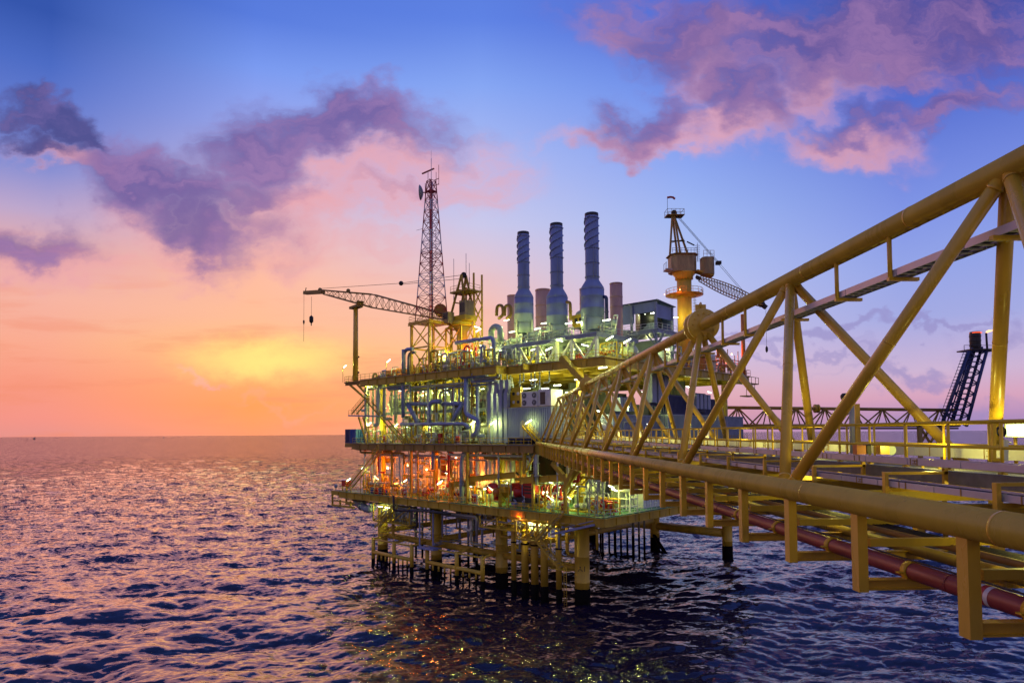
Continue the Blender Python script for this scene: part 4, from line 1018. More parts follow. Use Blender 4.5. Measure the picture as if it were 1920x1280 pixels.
def skid(kind, u, v, z, w, h, mat, where, rot=0):
    fn, nm, desc = KIND[kind]; c = P(u, v, z)
    t = thing(nm, None, 'process equipment', c, 'process equipment '+where)
    parts(t, fn(MP(u, v, z, rot), w, h, mat)); pend(t, COLW.get(mat, mat)+' '+desc+' '+where, nm+mat+where)
    return t
# rows along the front of each level: (kinds cycle, levels)
def row(us, v, z, hs, where, kinds, mats, w=(3.0, 4.4), jit=.5):
    for u in us:
        k = rg.choice(kinds); skid(k, u+rg.uniform(-.3, .3), v+rg.uniform(0, jit), z, rg.uniform(*w), rg.uniform(*hs), rg.choice(mats), where)
row(np.arange(21, 50, 4.5), -1.5, ZB_, (3.0, 4.4), 'at the front of the bridge level deck', ['manifold', 'pump', 'manifold', 'exch'], ['pale', 'white', 'grey'])
row(np.arange(20, 52, 4.3), 3.5, ZB_, (5.5, 7.5), 'in the middle of the bridge level deck', ['manifold', 'vvessel', 'rack', 'exch', 'manifold'], ['pale', 'silver', 'white'])
row(np.arange(20, 54, 5), 9.5, ZB_, (8, 10), 'at the back of the bridge level deck', ['manifold', 'vvessel', 'rack'], ['pale', 'silver'], (4, 5))
row(np.arange(19.5, 52, 4.6), 1.5, ZB_+6.5, (3.6, 4.4), 'on the gallery under the upper deck', ['manifold', 'rack', 'hvessel', 'manifold'], ['pale', 'white', 'silver'])
mb = MB(); mb.pbox(18, 53, -.5, 6, ZB_+6.3, ZB_+6.46); girder(mb, P(18, -.55, ZB_+6.45), P(53, -.55, ZB_+6.45), .6, .3); mesh('gallery_floor', mb, 'steelblue', pf)
row(np.arange(27, 58, 4.6), -1.5, ZL, (2.0, 3.2), 'at the left front of the lower deck', ['pump', 'manifold', 'cab', 'exch'], ['white', 'pale', 'orange', 'grey'])
row(np.arange(24, 54, 5), 4.0, ZL, (5, 7.5), 'among the orange lit vessels of the lower deck', ['vvessel', 'manifold', 'rack', 'vvessel', 'hvessel'], ['white', 'pale', 'orange'], (3.5, 5))
row(np.arange(24, 52, 6), 11, ZL, (7, 8.3), 'at the back of the lower deck', ['vvessel', 'manifold'], ['white', 'orange'], (4.5, 5.5))
row(np.arange(-2, 20, 4.6), 6.5, ZL, (4, 6), 'behind the red machines of the lower deck', ['manifold', 'exch', 'rack', 'vvessel'], ['pale', 'grey', 'white'])
row(np.arange(-5, 12, 4.2), -1.8, ZL, (2.0, 3.0), 'at the right front corner of the lower deck', ['pump', 'manifold', 'cab'], ['red', 'pale', 'grey'])
row(np.arange(15, 35, 4.4), -1.2, ZU, (2.6, 4), 'at the front of the upper deck', ['manifold', 'pump', 'exch', 'manifold', 'hvessel'], ['pale', 'white', 'silver'])
row(np.arange(14, 37, 4.4), 4.5, ZU, (4, 6), 'in the middle of the upper deck', ['manifold', 'rack', 'vvessel', 'exch'], ['pale', 'white', 'silver'])
row(np.arange(36, 54, 4.2), -1.4, ZU, (1.6, 2.4), 'by the boom rest on the upper deck', ['pump', 'cab', 'manifold'], ['orange', 'bright', 'red', 'white'], (2.6, 3.4))
row(np.arange(-3, 12, 5), 3.0, ZU, (2.6, 3.4), 'under the stack frame on the upper deck', ['pump', 'manifold', 'exch'], ['pale', 'red', 'grey'])
row(np.arange(-3, 14, 4.5), 8, ZU, (3.4, 4.2), 'behind the stack frame on the upper deck', ['manifold', 'vvessel', 'hvessel'], ['pale', 'white'])
row(np.arange(-2, 26, 4.2), 4.2, 42.4, (2.0, 3.2), 'on the stack frame floor', ['manifold', 'cab', 'exch', 'pump', 'hvessel'], ['pale', 'white', 'greenwall', 'bright', 'silver'], (2.6, 3.4))
for x, y, v in ((960, 622, 3), (1008, 616, 3), (1066, 606, 2.5), (1087, 604, 4), (1137, 600, 2), (1020, 606, 9), (1076, 596, 10), (950, 600, 12)):
    tube_lamp(onv(x, y, v), UR, 1.4, label='lit tube lamp between the stacks on the stack frame floor', key='lz', kb=.55)
for k, v in enumerate(np.arange(4, 50, 5.2)):          # right side, seen through the truss
    skid(rg.choice(['manifold', 'exch', 'rack', 'cab']), -1.5, v, ZB_, 3.8, rg.uniform(3, 4.4), rg.choice(['pale', 'white', 'greenwall', 'grey']), 'on the right side of the bridge level deck', R(-90))
for k, v in enumerate(np.arange(14, 48, 6)):
    skid(rg.choice(['manifold', 'pump', 'cab', 'exch']), -2.5, v, ZL, 4, rg.uniform(2, 3.5), rg.choice(['pale', 'white', 'grey', 'greenwall']), 'on the right side of the lower deck', R(-90))
for k, v in enumerate(np.arange(24, 49, 5)):
    skid(rg.choice(['manifold', 'rack', 'vvessel']), -2, v, ZU, 4, rg.uniform(3, 5), rg.choice(['white', 'orange', 'pale']), 'at the right end of the upper deck', R(-90))
for i, (x, y0, v) in enumerate(((960, 1012, -3.2), (978, 1012, -2.8), (996, 1012, -3.2))):
    pass
t0, u0, u1, zb_, v0 = BK[0]
for k in range(2): skid('pump', u0+(u1-u0)*(.3+.45*k), v0+1.2, zb_, 2.4, 2.2, 'bright', 'in the yellow lit hanging basket')
t0, u0, u1, zb_, v0 = BK[1]
for k in range(3): skid(('manifold', 'exch', 'manifold')[k], u0+(u1-u0)*(.2+.3*k), v0+1.2, zb_, 2.4, 2.6, 'pale', 'in the green lit hanging basket')

# ------------------------------------------------------------------ named pieces of the middle level
def bigpipe(pix, v, r, mat, label, z=None, vs=None, nm='process_pipe', bend=None):
    pts = [onv(x, y, (vs[i] if vs else v)) for i, (x, y) in enumerate(pix)]
    mb = MB(); mb.pipe(pts, r, 10, bend); a, b = pts[0], pts[-1]
    for p, q in zip(pts[:-1], pts[1:]):
        if (q-p).length > 3:
            d = (q-p).normalized(); c = p+(q-p)*.5; mb.tube(c-d*.06, c+d*.06, r*1.3, 10)
    return tag(mesh(nm, mb, mat), label, 'pipe', 'large pipes at the front of the platform')
bigpipe([(734, 715), (756, 715), (756, 783)], -4.2, .38, 'bluepipe', 'blue pipe bent down from the upper deck at the left of the bridge level')
bigpipe([(732, 722), (732, 728), (755, 727)], -3.8, .3, 'bluepipe', 'short blue pipe loop under the left of the upper deck')
bigpipe([(866, 706), (912, 702)], -4.6, .45, 'bluepipe', 'blue horizontal duct stub just under the projecting upper deck')
bigpipe([(874, 708), (874, 776), (884, 781), (897, 788), (897, 806), (886, 818)], -4.3, .42, 'bluepipe', 'tall blue pipe dropping from the upper deck with an S bend near the grey vessel', bend=1.2)
bigpipe([(884, 707), (884, 716), (930, 713)], -3.9, .24, 'bluepipe', 'thin blue pipe running right under the upper deck toward the ducts')
bigpipe([(752, 795), (871, 794), (880, 802)], -4.4, .32, 'bluepipe', 'long horizontal blue pipe along the bridge level deck edge')
bigpipe([(805, 793), (805, 758), (813, 752), (826, 753)], -3.8, .42, 'bluepipe', 'arched blue pipe rising from the long horizontal blue pipe', bend=1.2)
bigpipe([(764, 757), (784, 792)], -3.4, .45, 'bluepipe', 'slanting blue pipe at the left below the gallery')
bigpipe([(868, 755), (848, 790)], -3.4, .4, 'bluepipe', 'slanting blue pipe at the right below the gallery')
bigpipe([(770, 757), (806, 757)], -3.0, .4, 'steelblue', 'blue grey header pipe at the left of the gallery edge')
bigpipe([(830, 757), (866, 756)], -3.0, .42, 'bluepipe', 'blue header pipe at the right of the gallery edge')
bigpipe([(762, 745), (762, 734), (770, 731), (806, 731), (806, 750)], -2.6, .26, 'pale', 'pale arched pipe between the ceiling lamps at the left of the middle level')
bigpipe([(826, 750), (826, 735), (836, 731), (846, 735), (846, 756)], -2.4, .26, 'pale', 'pale inverted U pipe in the middle of the middle level')
bigpipe([(756, 655), (756, 668), (756, 700)], -4.6, .3, 'steelblue', 'blue grey pipe rising at the left edge of the upper deck front')
bigpipe([(774, 654), (762, 655), (757, 662), (757, 700)], -4.0, .36, 'bluepipe', 'blue pipe elbow left of the mast support frame', bend=1.2)
bigpipe([(779, 660), (768, 662), (766, 670), (766, 702)], -3.4, .26, 'grey', 'grey pipe elbow beside the mast support frame', bend=1)
bigpipe([(855, 643), (922, 633), (926, 640), (926, 672)], -3, .36, 'bluepipe', 'blue pipe along the top of the pipework left of the stacks')
bigpipe([(921, 640), (921, 618), (929, 611), (938, 616), (938, 640)], 1, .55, 'greenwall', 'broad inverted U duct beside the first stack', bend=1.6)
for x0, v in ((931, 4), (946, 4)):
    bigpipe([(x0, 592), (x0+1, 573), (x0+11, 572), (x0+13, 590), (x0+4, 597)], v, .3, 'brown', ('left' if x0 < 940 else 'right')+' brown gooseneck vent pipe left of the first stack', bend=1.0)
bigpipe([(1062, 566), (1069, 567), (1070, 600)], 6, .28, 'brown', 'brown vent pipe bent over beside the middle stack')
bigpipe([(1130, 556), (1137, 557), (1138, 612)], 6, .3, 'navy', 'dark vent pipe bent over beside the tallest stack')
bigpipe([(873, 846), (869, 850), (866, 866), (866, 950)], -3.9, .42, 'steelblue', 'grey blue pipe bent down in front of the orange lit vessels of the lower deck', bend=1)
bigpipe([(846, 862), (846, 895)], -3, .3, 'brown', 'brown pipe hanging in the orange light of the lower deck')
bigpipe([(812, 832), (812, 880)], -4, .3, 'bluepipe', 'blue pipe hanging below the bridge level deck edge')
bigpipe([(700, 950), (690, 955), (668, 941)], -3, .8, 'steelblue', 'fat grey blue pipe curving out below the lower deck at the left', bend=3)
bigpipe([(738, 928), (738, 956), (800, 958), (845, 963)], -5.6, .22, 'black', 'black pipe bending over the edge of the lower deck at the left')
bigpipe([(765, 958), (766, 986), (782, 988), (782, 960)], -4, .22, 'black', 'black U shaped pipe hanging below the lower deck')
bigpipe([(668, 835), (668, 842), (706, 843)], -4, .2, 'brown', 'upper brown drain pipe below the blue crates')
bigpipe([(676, 838), (676, 848), (708, 850)], -4, .18, 'brown', 'lower brown drain pipe below the blue crates')
bigpipe([(930, 849), (970, 848), (978, 853), (1010, 853)], -2, .2, 'steelblue', 'blue grey pipe under the bridge level deck near the bridge end')
for k, x in enumerate((939, 951, 957, 975, 982, 996, 1003, 1012, 1030)):
    p = onv(x, 693, -1.2+.2*(k % 3)); q = onv(x, 716+5*(k % 4), -1.2+.2*(k % 3)); mb = MB(); mb.pipe([p, q, q+UR*(1.4 if k % 2 else -1.2)], .13, 6)
    o = tag(mesh('drop_pipe', mb, 'steelblue'), None, 'pipe', 'drop pipes under the upper deck'); pend(o, 'thin blue grey pipe hanging from the recessed upper deck')
# tall blue flat ducts
for k, (x, w) in enumerate(((917, 9), (928, 9), (938, 8), (948, 8))):
    v = -3.4; mb = MB(); a = onv(x, 712, v); b = onv(x, 821, v); ua = uvz(a)[0]; ub = uvz(b)[0]; z1, z0 = a.z, ZB_+.3
    hw = .40; zm = onv(x, 738, v).z; sh = .28
    for (za, zb2, o1, o2) in ((z1, zm+.8, sh, sh), (zm+.8, zm, sh, 0), (zm, z0, 0, 0)):
        c8 = []
        for z, o_ in ((zb2, o2), (za, o1)):
            for du, dv in ((-hw, 0), (hw, 0), (hw, .7), (-hw, .7)): c8.append(P(ub+du-o_, v+dv, z))
        mb.hexa(c8)
    o = tag(mesh('flat_duct', mb, 'bluewall'), None, 'duct', 'tall flat ducts left of the blue container'); pend(o, 'tall flat blue duct left of the blue container')
def container(p0, v, w, d, z0, h, mat, label, rib=.46, door=None, nm='container', cat='container', grp=None):
    u0 = p0                                         # right end at u0, running left w
    t = thing(nm, label, cat, P(u0+w/2, v+d/2, z0), grp); mb = MB(); mb.pbox(u0, u0+w, v, v+d, z0, z0+h); mesh('body', mb, mat, t)
    mb = MB(); n = int(w/rib)
    for k in range(n): u = u0+.15+(w-.3)*k/n; mb.pbox(u, u+rib*.5, v-.13, v-.002, z0+.2, z0+h-.2)
    n = int(d/rib)
    for k in range(n): y = v+.15+(d-.3)*k/n; mb.pbox(u0-.13, u0-.002, y, y+rib*.5, z0+.2, z0+h-.2)
    mesh('wall_ribs', mb, mat, t)
    mb = MB()
    for u in (u0, u0+w):
        for y in (v, v+d): mb.pbox(u-.15, u+.15, y-.15, y+.15, z0, z0+h+.02)
    for z in (z0+.06, z0+h-.06): mb.pbox(u0-.14, u0+w+.14, v-.145, v+.02, z-.1, z+.1); mb.pbox(u0-.145, u0+.02, v-.14, v+d+.14, z-.1, z+.1)
    mesh('corner_frame', mb, mat, t)
    if door is not None:
        mb = MB(); mb.pbox(u0+door, u0+door+1.3, v-.19, v-.132, z0+.2, z0+2.6); dr = mesh('door', mb, 'grey', t)
        mb = MB(); mb.pbox(u0+door+.1, u0+door+.16, v-.25, v-.191, z0+1.2, z0+1.5); mesh('door_handle', mb, 'black', dr)
    return t
ua = uvz(onv(948, 800, -3.2))[0]; ub = uvz(onv(1033, 800, -3.2))[0]
container(ub, -3.2, ua-ub, 4.2, ZB_+1.1, 5.0, 'bluewall', 'large blue ribbed container cabin with a grey door beside the bridge end', door=5.2)
t = thing('cabin_skid', 'dark steel skid under the blue ribbed container', 'frame', P(ub+2, -3, ZB_))
mb = MB(); mb.pbox(ub, ua, -3.1, .9, ZB_+.75, ZB_+1.02)
for k in range(7): u = ub+(ua-ub)*k/6; mb.pbox(u-.15, u+.15, -3.0, .8, ZB_+.02, ZB_+.74)
mesh('skid_frame', mb, 'navy', t)
# air conditioning units and panels on top of it
def acunit(x0, x1, y0, y1, v, label):
    a, b = onv(x0, y1, v), onv(x1, y0, v); u1, u0 = uvz(a)[0], uvz(b)[0]; z0, z1 = ZB_+6.2, uvz(b)[2]
    t = thing('air_conditioner', label, 'air conditioner', P((u0+u1)/2, v, z0)); mb = MB(); mb.pbox(u0, u1, v, v+1.4, z0, z1); mesh('housing', mb, 'white', t)
    h = z1-z0
    for u in (u0+.62, u1-.62):
        for z in (z0+h*.27, z0+h*.75):
            fm = MB(); c = P(u, v-.02, z)
            fm.tube(P(u, v-.06, z), P(u, v-.002, z), h*.20, 18); fo = mesh('fan_ring', fm, 'grey', t)
            f2 = MB(); f2.tube(P(u, v-.09, z), P(u, v-.061, z), h*.16, 18); mesh('fan_opening', f2, 'dark', fo)
            f3 = MB()
            for a_ in range(4):
                d = UU*math.cos(a_*math.pi/4)+ZZ*math.sin(a_*math.pi/4); f3.beam(P(u, v-.10, z)-d*h*.16, P(u, v-.10, z)+d*h*.16, .03, .02, VV)
            mesh('fan_guard', f3, 'white', fo)
    return t
acunit(978, 1007, 733, 757, -2.6, 'white air conditioner with four round fans on the blue container roof')
t = thing('panel_cabin', 'small pale cabin with a dark doorway on the blue container roof', 'cabin', onv(1018, 757, -2.4))
u1, u0 = uvz(onv(1009, 757, -2.4))[0], uvz(onv(1033, 757, -2.4))[0]
mb = MB(); mb.pbox(u0, u1, -2.4, .5, ZB_+6.2, ZB_+8.9); mesh('wall', mb, 'white', t)
mb = MB(); mb.pbox(u1-1.6, u1-.5, -2.46, -2.402, ZB_+6.5, ZB_+8.5); mesh('doorway', mb, 'glass', t)
mb = MB(); mb.pbox(u1-1.75, u1-1.61, -2.5, -2.402, ZB_+6.4, ZB_+8.65); mb.pbox(u1-.49, u1-.35, -2.5, -2.402, ZB_+6.4, ZB_+8.65); mb.pbox(u1-1.75, u1-.35, -2.5, -2.402, ZB_+8.51, ZB_+8.65); mesh('door_frame', mb, 'white', t)
t = thing('valve_panel', 'yellow valve panel with round gauges left of the air conditioner', 'panel', onv(963, 757, -2.2))
u1, u0 = uvz(onv(951, 757, -2.2))[0], uvz(onv(976, 757, -2.2))[0]
mb = MB(); mb.pbox(u0, u1, -2.2, -1.6, ZB_+6.2, ZB_+9.6); mesh('board', mb, 'bright', t)
for k in range(6):
    mb = MB(); c = (u0+.5+(u1-u0-1)*(k % 3)/2, ZB_+7.1+1.4*(k//3)); mb.tube(P(c[0], -2.3, c[1]), P(c[0], -2.201, c[1]), .27, 12); mesh('gauge', mb, 'white' if k % 2 else 'black', t)
mb = MB(); mb.pbox(ub-.3, ua+.3, -3.4, 1.2, ZB_+6.12, ZB_+6.19); mesh('cabin_roof_deck', mb, 'brown', pf)
# blue crates on the left ledge
for k, (ua_, w, mat, lab) in enumerate(((58.7, 1.7, 'navy', 'dark blue crate on the far left ledge of the bridge level'), (56.6, 1.9, 'blue', 'bright blue crate beside the dark blue one on the left ledge'))):
    container(ua_, -4.3, w, 2.2, ZB_+.02, 2.9, mat, lab, nm='offshore_crate', cat='crate', rib=.5)
# big grey horizontal vessels in the gallery
skid('hvessel', 19.2, 0.5, ZB_+2.2, 4.4, 4.6, 'silver', 'beside the tall blue ducts')
t = thing('extinguisher_cabinet', 'red cabinet standing at the front edge of the bridge level deck', 'cabinet', onv(824, 825, -4))
u_, v_, z_ = uvz(onv(824, 820, -4)); mb = MB(); mb.pbox(u_-.4, u_+.4, -4, -3.3, ZB_+.02, ZB_+1.9); mesh('body', mb, 'red', t)
mb = MB(); mb.pbox(u_-.33, u_+.33, -4.04, -4.002, ZB_+.12, ZB_+1.8); mesh('door', mb, 'red', t)
mb = MB(); mb.pbox(u_-.3, u_-.24, -4.1, -4.041, ZB_+.9, ZB_+1.1); mesh('door_handle', mb, 'black', t)
# right side: blue fins, dark modules, green containers
def fins(x0, x1, y0, y1, u, n, label, mat='bluewall'):
    t = thing('cooler_fins', label, 'cooler', onu((x0+x1)/2, y1, u), 'blue panel coolers on the right side')
    v0, v1 = uvz(onu(x0, y1, u))[1], uvz(onu(x1, y1, u))[1]; z0, z1 = uvz(onu(x0, y1, u))[2], uvz(onu(x0, y0, u))[2]
    for k in range(n):
        a = v0+(v1-v0)*k/n; mb = MB(); mb.pbox(u-.3, u+.9, a+.1, a+(v1-v0)/n*.75, z0, z1); mesh('panel', mb, mat, t)
    mb = MB(); mb.pbox(u+.95, u+1.3, v0, v1, z0-.5, z1+.3); mesh('backing', mb, 'navy', t)
fins(1220, 1254, 700, 754, -3.5, 3, 'three tall blue cooler panels behind the truss')
fins(1303, 1332, 738, 766, -4.5, 4, 'four blue cooler panels near the right end of the bridge level')
fins(1160, 1190, 745, 770, -2.0, 4, 'low row of blue cooler panels behind the middle of the truss')
for x0, x1, y0, y1, u, mat, lab in ((1252, 1304, 742, 776, -3.2, 'navy', 'dark blue ribbed module high on the right side behind the truss'), (1302, 1352, 748, 778, -3.0, 'navy', 'dark blue module at the right end above the green containers'),
                                   (1252, 1312, 778, 814, -4.6, 'greenwall', 'grey green ribbed container behind the truss'), (1316, 1356, 779, 814, -4.6, 'greenwall', 'grey green container with a lit front near the right end'), (1362, 1392, 781, 814, -5.2, 'steelblue', 'blue grey container at the far right end of the bridge level'), (1150, 1240, 778, 815, -3.0, 'bluewall', 'long blue grey container behind the middle of the truss')):
    v0, v1 = uvz(onu(x0, y1, u))[1], uvz(onu(x1, y1, u))[1]; z0 = uvz(onu(x0, y1, u))[2]; z1 = uvz(onu((x0+x1)/2, y0, u))[2]
    if mat != 'navy': z0 = ZB_+.02
    else: z0 = max(z0, ZB_+3.9)
    container(u, v0, 3.0, v1-v0, z0, z1-z0, mat, lab, nm='equipment_container', grp='containers on the right side')
# lower level pieces
t = thing('corrugated_screen', 'tall corrugated white screen wall glowing orange on the lower deck', 'screen wall', onv(925, 945, 1))
u1, u0 = uvz(onv(894, 940, 1.5))[0], uvz(onv(960, 940, 1.5))[0]; mb = MB(); u = u0
while u < u1: mb.tube(P(u, 1.5, ZL+.02), P(u, 1.5, ZB_-2.2), .42, 12); u += .84
mesh('corrugated_sheet', mb, 'white', t)
mb = MB(); mb.pbox(u0-.4, u1+.4, 1.7, 2.0, ZL, ZB_-2.1); mesh('backing', mb, 'grey', t)
t = thing('red_compressor', 'big red diesel machine with hooded intake in the middle of the lower deck', 'machine', onv(970, 940, -2.5))
def mbx(x0, x1, y0, y1, v, d, mat, nm, tt):
    a, b = onv(x0, y1, v), onv(x1, y0, v); mb = MB(); mb.pbox(uvz(b)[0], uvz(a)[0], v, v+d, uvz(a)[2], uvz(b)[2]); return mesh(nm, mb, mat, tt)
mbx(958, 998, 934, 940, -3, 3, 'black', 'base', t); mbx(982, 996, 905, 933, -2.8, 2, 'red', 'radiator_housing', t); mbx(959, 974, 906, 920, -2.6, 2, 'red', 'engine_hood', t)
for k in range(3): mbx(982.5, 995.5, 911+k*6, 913+k*6, -2.87, .06, 'black', 'louvre', t)
mb = MB(); mb.lathe([(.5, -1), (.85, -.8), (.85, .8), (.5, 1)], 14, onv(974, 922, -2.4), 'x'); mesh('engine_drum', mb, 'red', t)
mb = MB(); mb.pipe([onv(976, 906, -2), onv(976, 893, -2), onv(968, 886, -2)], .2, 8); mesh('exhaust_pipe', mb, 'black', t)
t = thing('red_pump', 'red pump with a hooked yellow frame in front of the corrugated screen', 'machine', onv(925, 940, -3.6))
mb = MB(); mb.pipe([onv(917, 925, -3.6), onv(917, 911, -3.6), onv(931, 909, -3.6), onv(931, 938, -3.6)], .5, 10); mesh('pump_body', mb, 'red', t)
mb = MB(); mb.ball(onv(931, 922, -3.9), .75, 12); mesh('flywheel_housing', mb, 'orange', t)
for x in (913, 919, 936, 940):
    mb = MB(); a = onv(x, 943, -4.2); mb.beam(Vector((a.x, a.y, ZL)), onv(x, 927, -4.2), .16, .16, UU); mesh('frame_post', mb, 'bright', t)
mbx(934, 956, 908, 911, -3, .8, 'pale', 'cover_plate', t)
mb = MB(); mb.lathe([(.25, 0), (1.2, .9), (1.2, 1.9), (.3, 2.2)], 14, P(*uvz(onv(947, 934, -2.2)))); mesh('hopper', mb, 'bright', t)
t = thing('red_manifold', 'group of dark red valves and pipes on the lower deck left of the yellow stair', 'valve group', onv(1035, 935, -3))
for k in range(6):
    x = 1016+7*k; mb = MB(); mb.pipe([onv(x, 938, -3), onv(x, 912+3*(k % 2), -3), onv(x+6, 910, -2.2)], .2, 7); mb.ball(onv(x, 928+2*(k % 3), -3.1), .42, 8); mesh('valve_pipe', mb, 'red', t)
mb = MB()
for x in (1002, 1023, 1043): mb.beam(onv(x, 950, -4), onv(x, 925, -4), .14, .14, UU)
mesh('frame', mb, 'bright', t)
container(-5.6, 9.0, 6, 9, ZL+.02, 5.2, 'white', 'white ribbed container lit green at the right of the lower deck', rib=.8)
container(-6.4, 21, 2.2, 4, ZL+.02, 2.4, 'grey', 'dark grey tool box behind the white ribbed container of the lower deck')
for k, v in enumerate((26.5, 30.5)):
    container(-7.0, v, 2, 2.8, ZL+.02, 1.9, 'greenwall', ('nearer' if k == 0 else 'farther')+' small grey green box on the receding right side of the lower deck', nm='storage_box', cat='box')
t = thing('tank_frame', 'white open tank frame standing at the right corner of the lower deck', 'tank', P(-6.3, 3.6, ZL))
mb = MB(); mb.lathe([(1.2, 3.1), (1.5, 3.3), (1.5, 3.9), (1.2, 4.1)], 18, P(-6.3, 3.6, ZL)); mesh('tank', mb, 'white', t)
mb = MB()
for du, dv in ((-1, -1), (1, -1), (1, 1), (-1, 1)): mb.beam(P(-6.3+du, 3.6+dv, ZL), P(-6.3+du, 3.6+dv, ZL+3.2), .18, .18, UU)
for z in (.9, 2.1):
    for du in (-1, 1): mb.beam(P(-6.3+du, 2.6, ZL+z), P(-6.3+du, 4.6, ZL+z), .14, .14)
    for dv in (-1, 1): mb.beam(P(-7.3, 3.6+dv, ZL+z), P(-5.3, 3.6+dv, ZL+z), .14, .14)
mesh('stand', mb, 'white', t)
t = thing('lattice_stand', 'grey lattice stand with a cross arm at the right corner of the lower deck', 'stand', P(-5.5, -3.6, ZL))
mb = MB(); 
for du, dv in ((-.8, -.8), (.8, -.8), (.8, .8), (-.8, .8)): mb.beam(P(-5.5+du, -3.6+dv, ZL), P(-5.5+du*.8, -3.6+dv*.8, ZL+5.2), .14, .14, UU)
for k in range(4):
    z = ZL+1.3*k
    for s in (-1, 1): mb.beam(P(-6.3, -3.6+.8*s, z), P(-4.7, -3.6+.8*s, z+1.3), .09, .09, VV); mb.beam(P(-4.7, -3.6+.8*s, z), P(-6.3, -3.6+.8*s, z+1.3), .09, .09, VV)
mesh('lattice', mb, 'grey', t); mb = MB(); mb.beam(P(-7.8, -3.6, ZL+5.4), P(-2.6, -3.6, ZL+5.6), .3, .3); mb.beam(P(-7.6, -3.6, ZL+5.5), P(-9.2, -4.2, ZL+7.4), .5, .3); mesh('arm', mb, 'yellow2', t)
t = thing('red_liferaft', 'red box with a white lid at the left edge of the lower deck', 'box', P(60.6, -4.2, ZL)); mb = MB(); mb.pbox(60, 61.6, -4.6, -3.2, ZL+1.0, ZL+2.3); mesh('box', mb, 'red', t)
mb = MB(); mb.pbox(59.95, 61.65, -4.65, -3.15, ZL+2.31, ZL+2.42); mesh('lid', mb, 'white', t)
mb = MB()
for u in (60.1, 61.5): mb.pbox(u-.06, u+.06, -4.5, -4.35, ZL, ZL+1.0); mb.pbox(u-.06, u+.06, -3.4, -3.25, ZL, ZL+1.0)
mesh('stand', mb, 'yellow2', t)
t = thing('radar_dome', 'small pale blue ball on a stub at the tip of the outrigger', 'ball', P(64.2, -4.4, ZL)); mb = MB(); mb.ball(P(64.2, -4.4, ZL+.9), .42, 12); mesh('ball', mb, 'steelblue', t)
mb = MB(); mb.tube(P(64.2, -4.4, ZL), P(64.2, -4.4, ZL+.6), .12, 8); mesh('stub', mb, 'grey', t)
t = thing('canopy', 'dark grey flat canopy over blue drums at the left of the lower deck', 'canopy', onv(722, 940, -3)); 
a, b = onv(702, 905, -3.4), onv(736, 904, -3.4); mb = MB(); mb.beam(a, b, 3.0, .2); mesh('roof', mb, 'grey', t); mb = MB()
for p in (a, b):
    for s in (-1.2, 1.2): q = p+VV*s; mb.tube(Vector((q.x, q.y, ZL)), q, .08, 6)
mesh('post', mb, 'yellow2', t)
for k in range(5):
    u_ = uvz(onv(700+7*k, 925, -3.4))[0]; mb = MB(); c = P(u_, -3.6, ZL)
    mb.lathe([(.36, 0), (.38, .02), (.38, .38), (.40, .40), (.38, .42), (.38, .78), (.40, .80), (.38, .82), (.38, 1.18), (.33, 1.2)], 12, c)
    o = tag(mesh('drum', mb, 'blue' if k % 2 == 0 else 'red'), None, 'drum', 'drums under the canopy'); pend(o, ('blue' if k % 2 == 0 else 'red')+' steel drum under the dark canopy of the lower deck', 'drum%d' % (k % 2))

# ------------------------------------------------------------------ pipes and frames along the open deck fronts
rg = random.Random(23)
def frontpipe(u0, u1, v, z, r, mat, ups, label, key):
    pts = [P(u0, v, z+ups[0]), P(u0, v, z), P(u1, v, z), P(u1, v, z+ups[1])] if ups[0] else [P(u0, v, z), P(u1, v, z), P(u1, v, z+ups[1])]
    t = thing('edge_pipe', None, 'pipe', P((u0+u1)/2, v, z), 'pipes slung along the deck edges'); mb = MB(); mb.pipe(pts, r, 8); mesh('pipe', mb, mat, t)
    u = min(u0, u1)+1
    while u < max(u0, u1): mb = MB(); mb.pbox(u-.06, u+.06, v-.1, v+.9, z-r-.12, z-r); mesh('bracket', mb, 'yellow2', t); u += 3.2
    pend(t, label, key)
for z, lab, key, us, mats in ((ZU-2.0, 'pipe slung below the front edge of the upper deck', 'e1', ((52, 38), (46, 22), (33, 15), (20, 14)), ('steelblue', 'pale', 'bluepipe', 'grey')),
                        (ZB_-1.9, 'pipe slung below the front edge of the bridge level deck', 'e2', ((55, 40), (50, 30), (42, 18), (27, 7), (18, 6)), ('brown', 'grey', 'steelblue', 'pale', 'brown')),
                        (ZL-1.8, 'pipe slung below the front edge of the lower deck', 'e3', ((58, 36), (44, 20), (30, 2), (12, -6)), ('black', 'grey', 'steelblue', 'yellow2'))):
    for k, ((a, b), mt) in enumerate(zip(us, mats)):
        frontpipe(a, b, -4.2+.5*(k % 3), z-.45*(k % 3), rg.choice((.16, .2, .26)), mt, (rg.choice((0, 1.2)), rg.choice((-2.2, 1.4, -3.0))), lab, key)
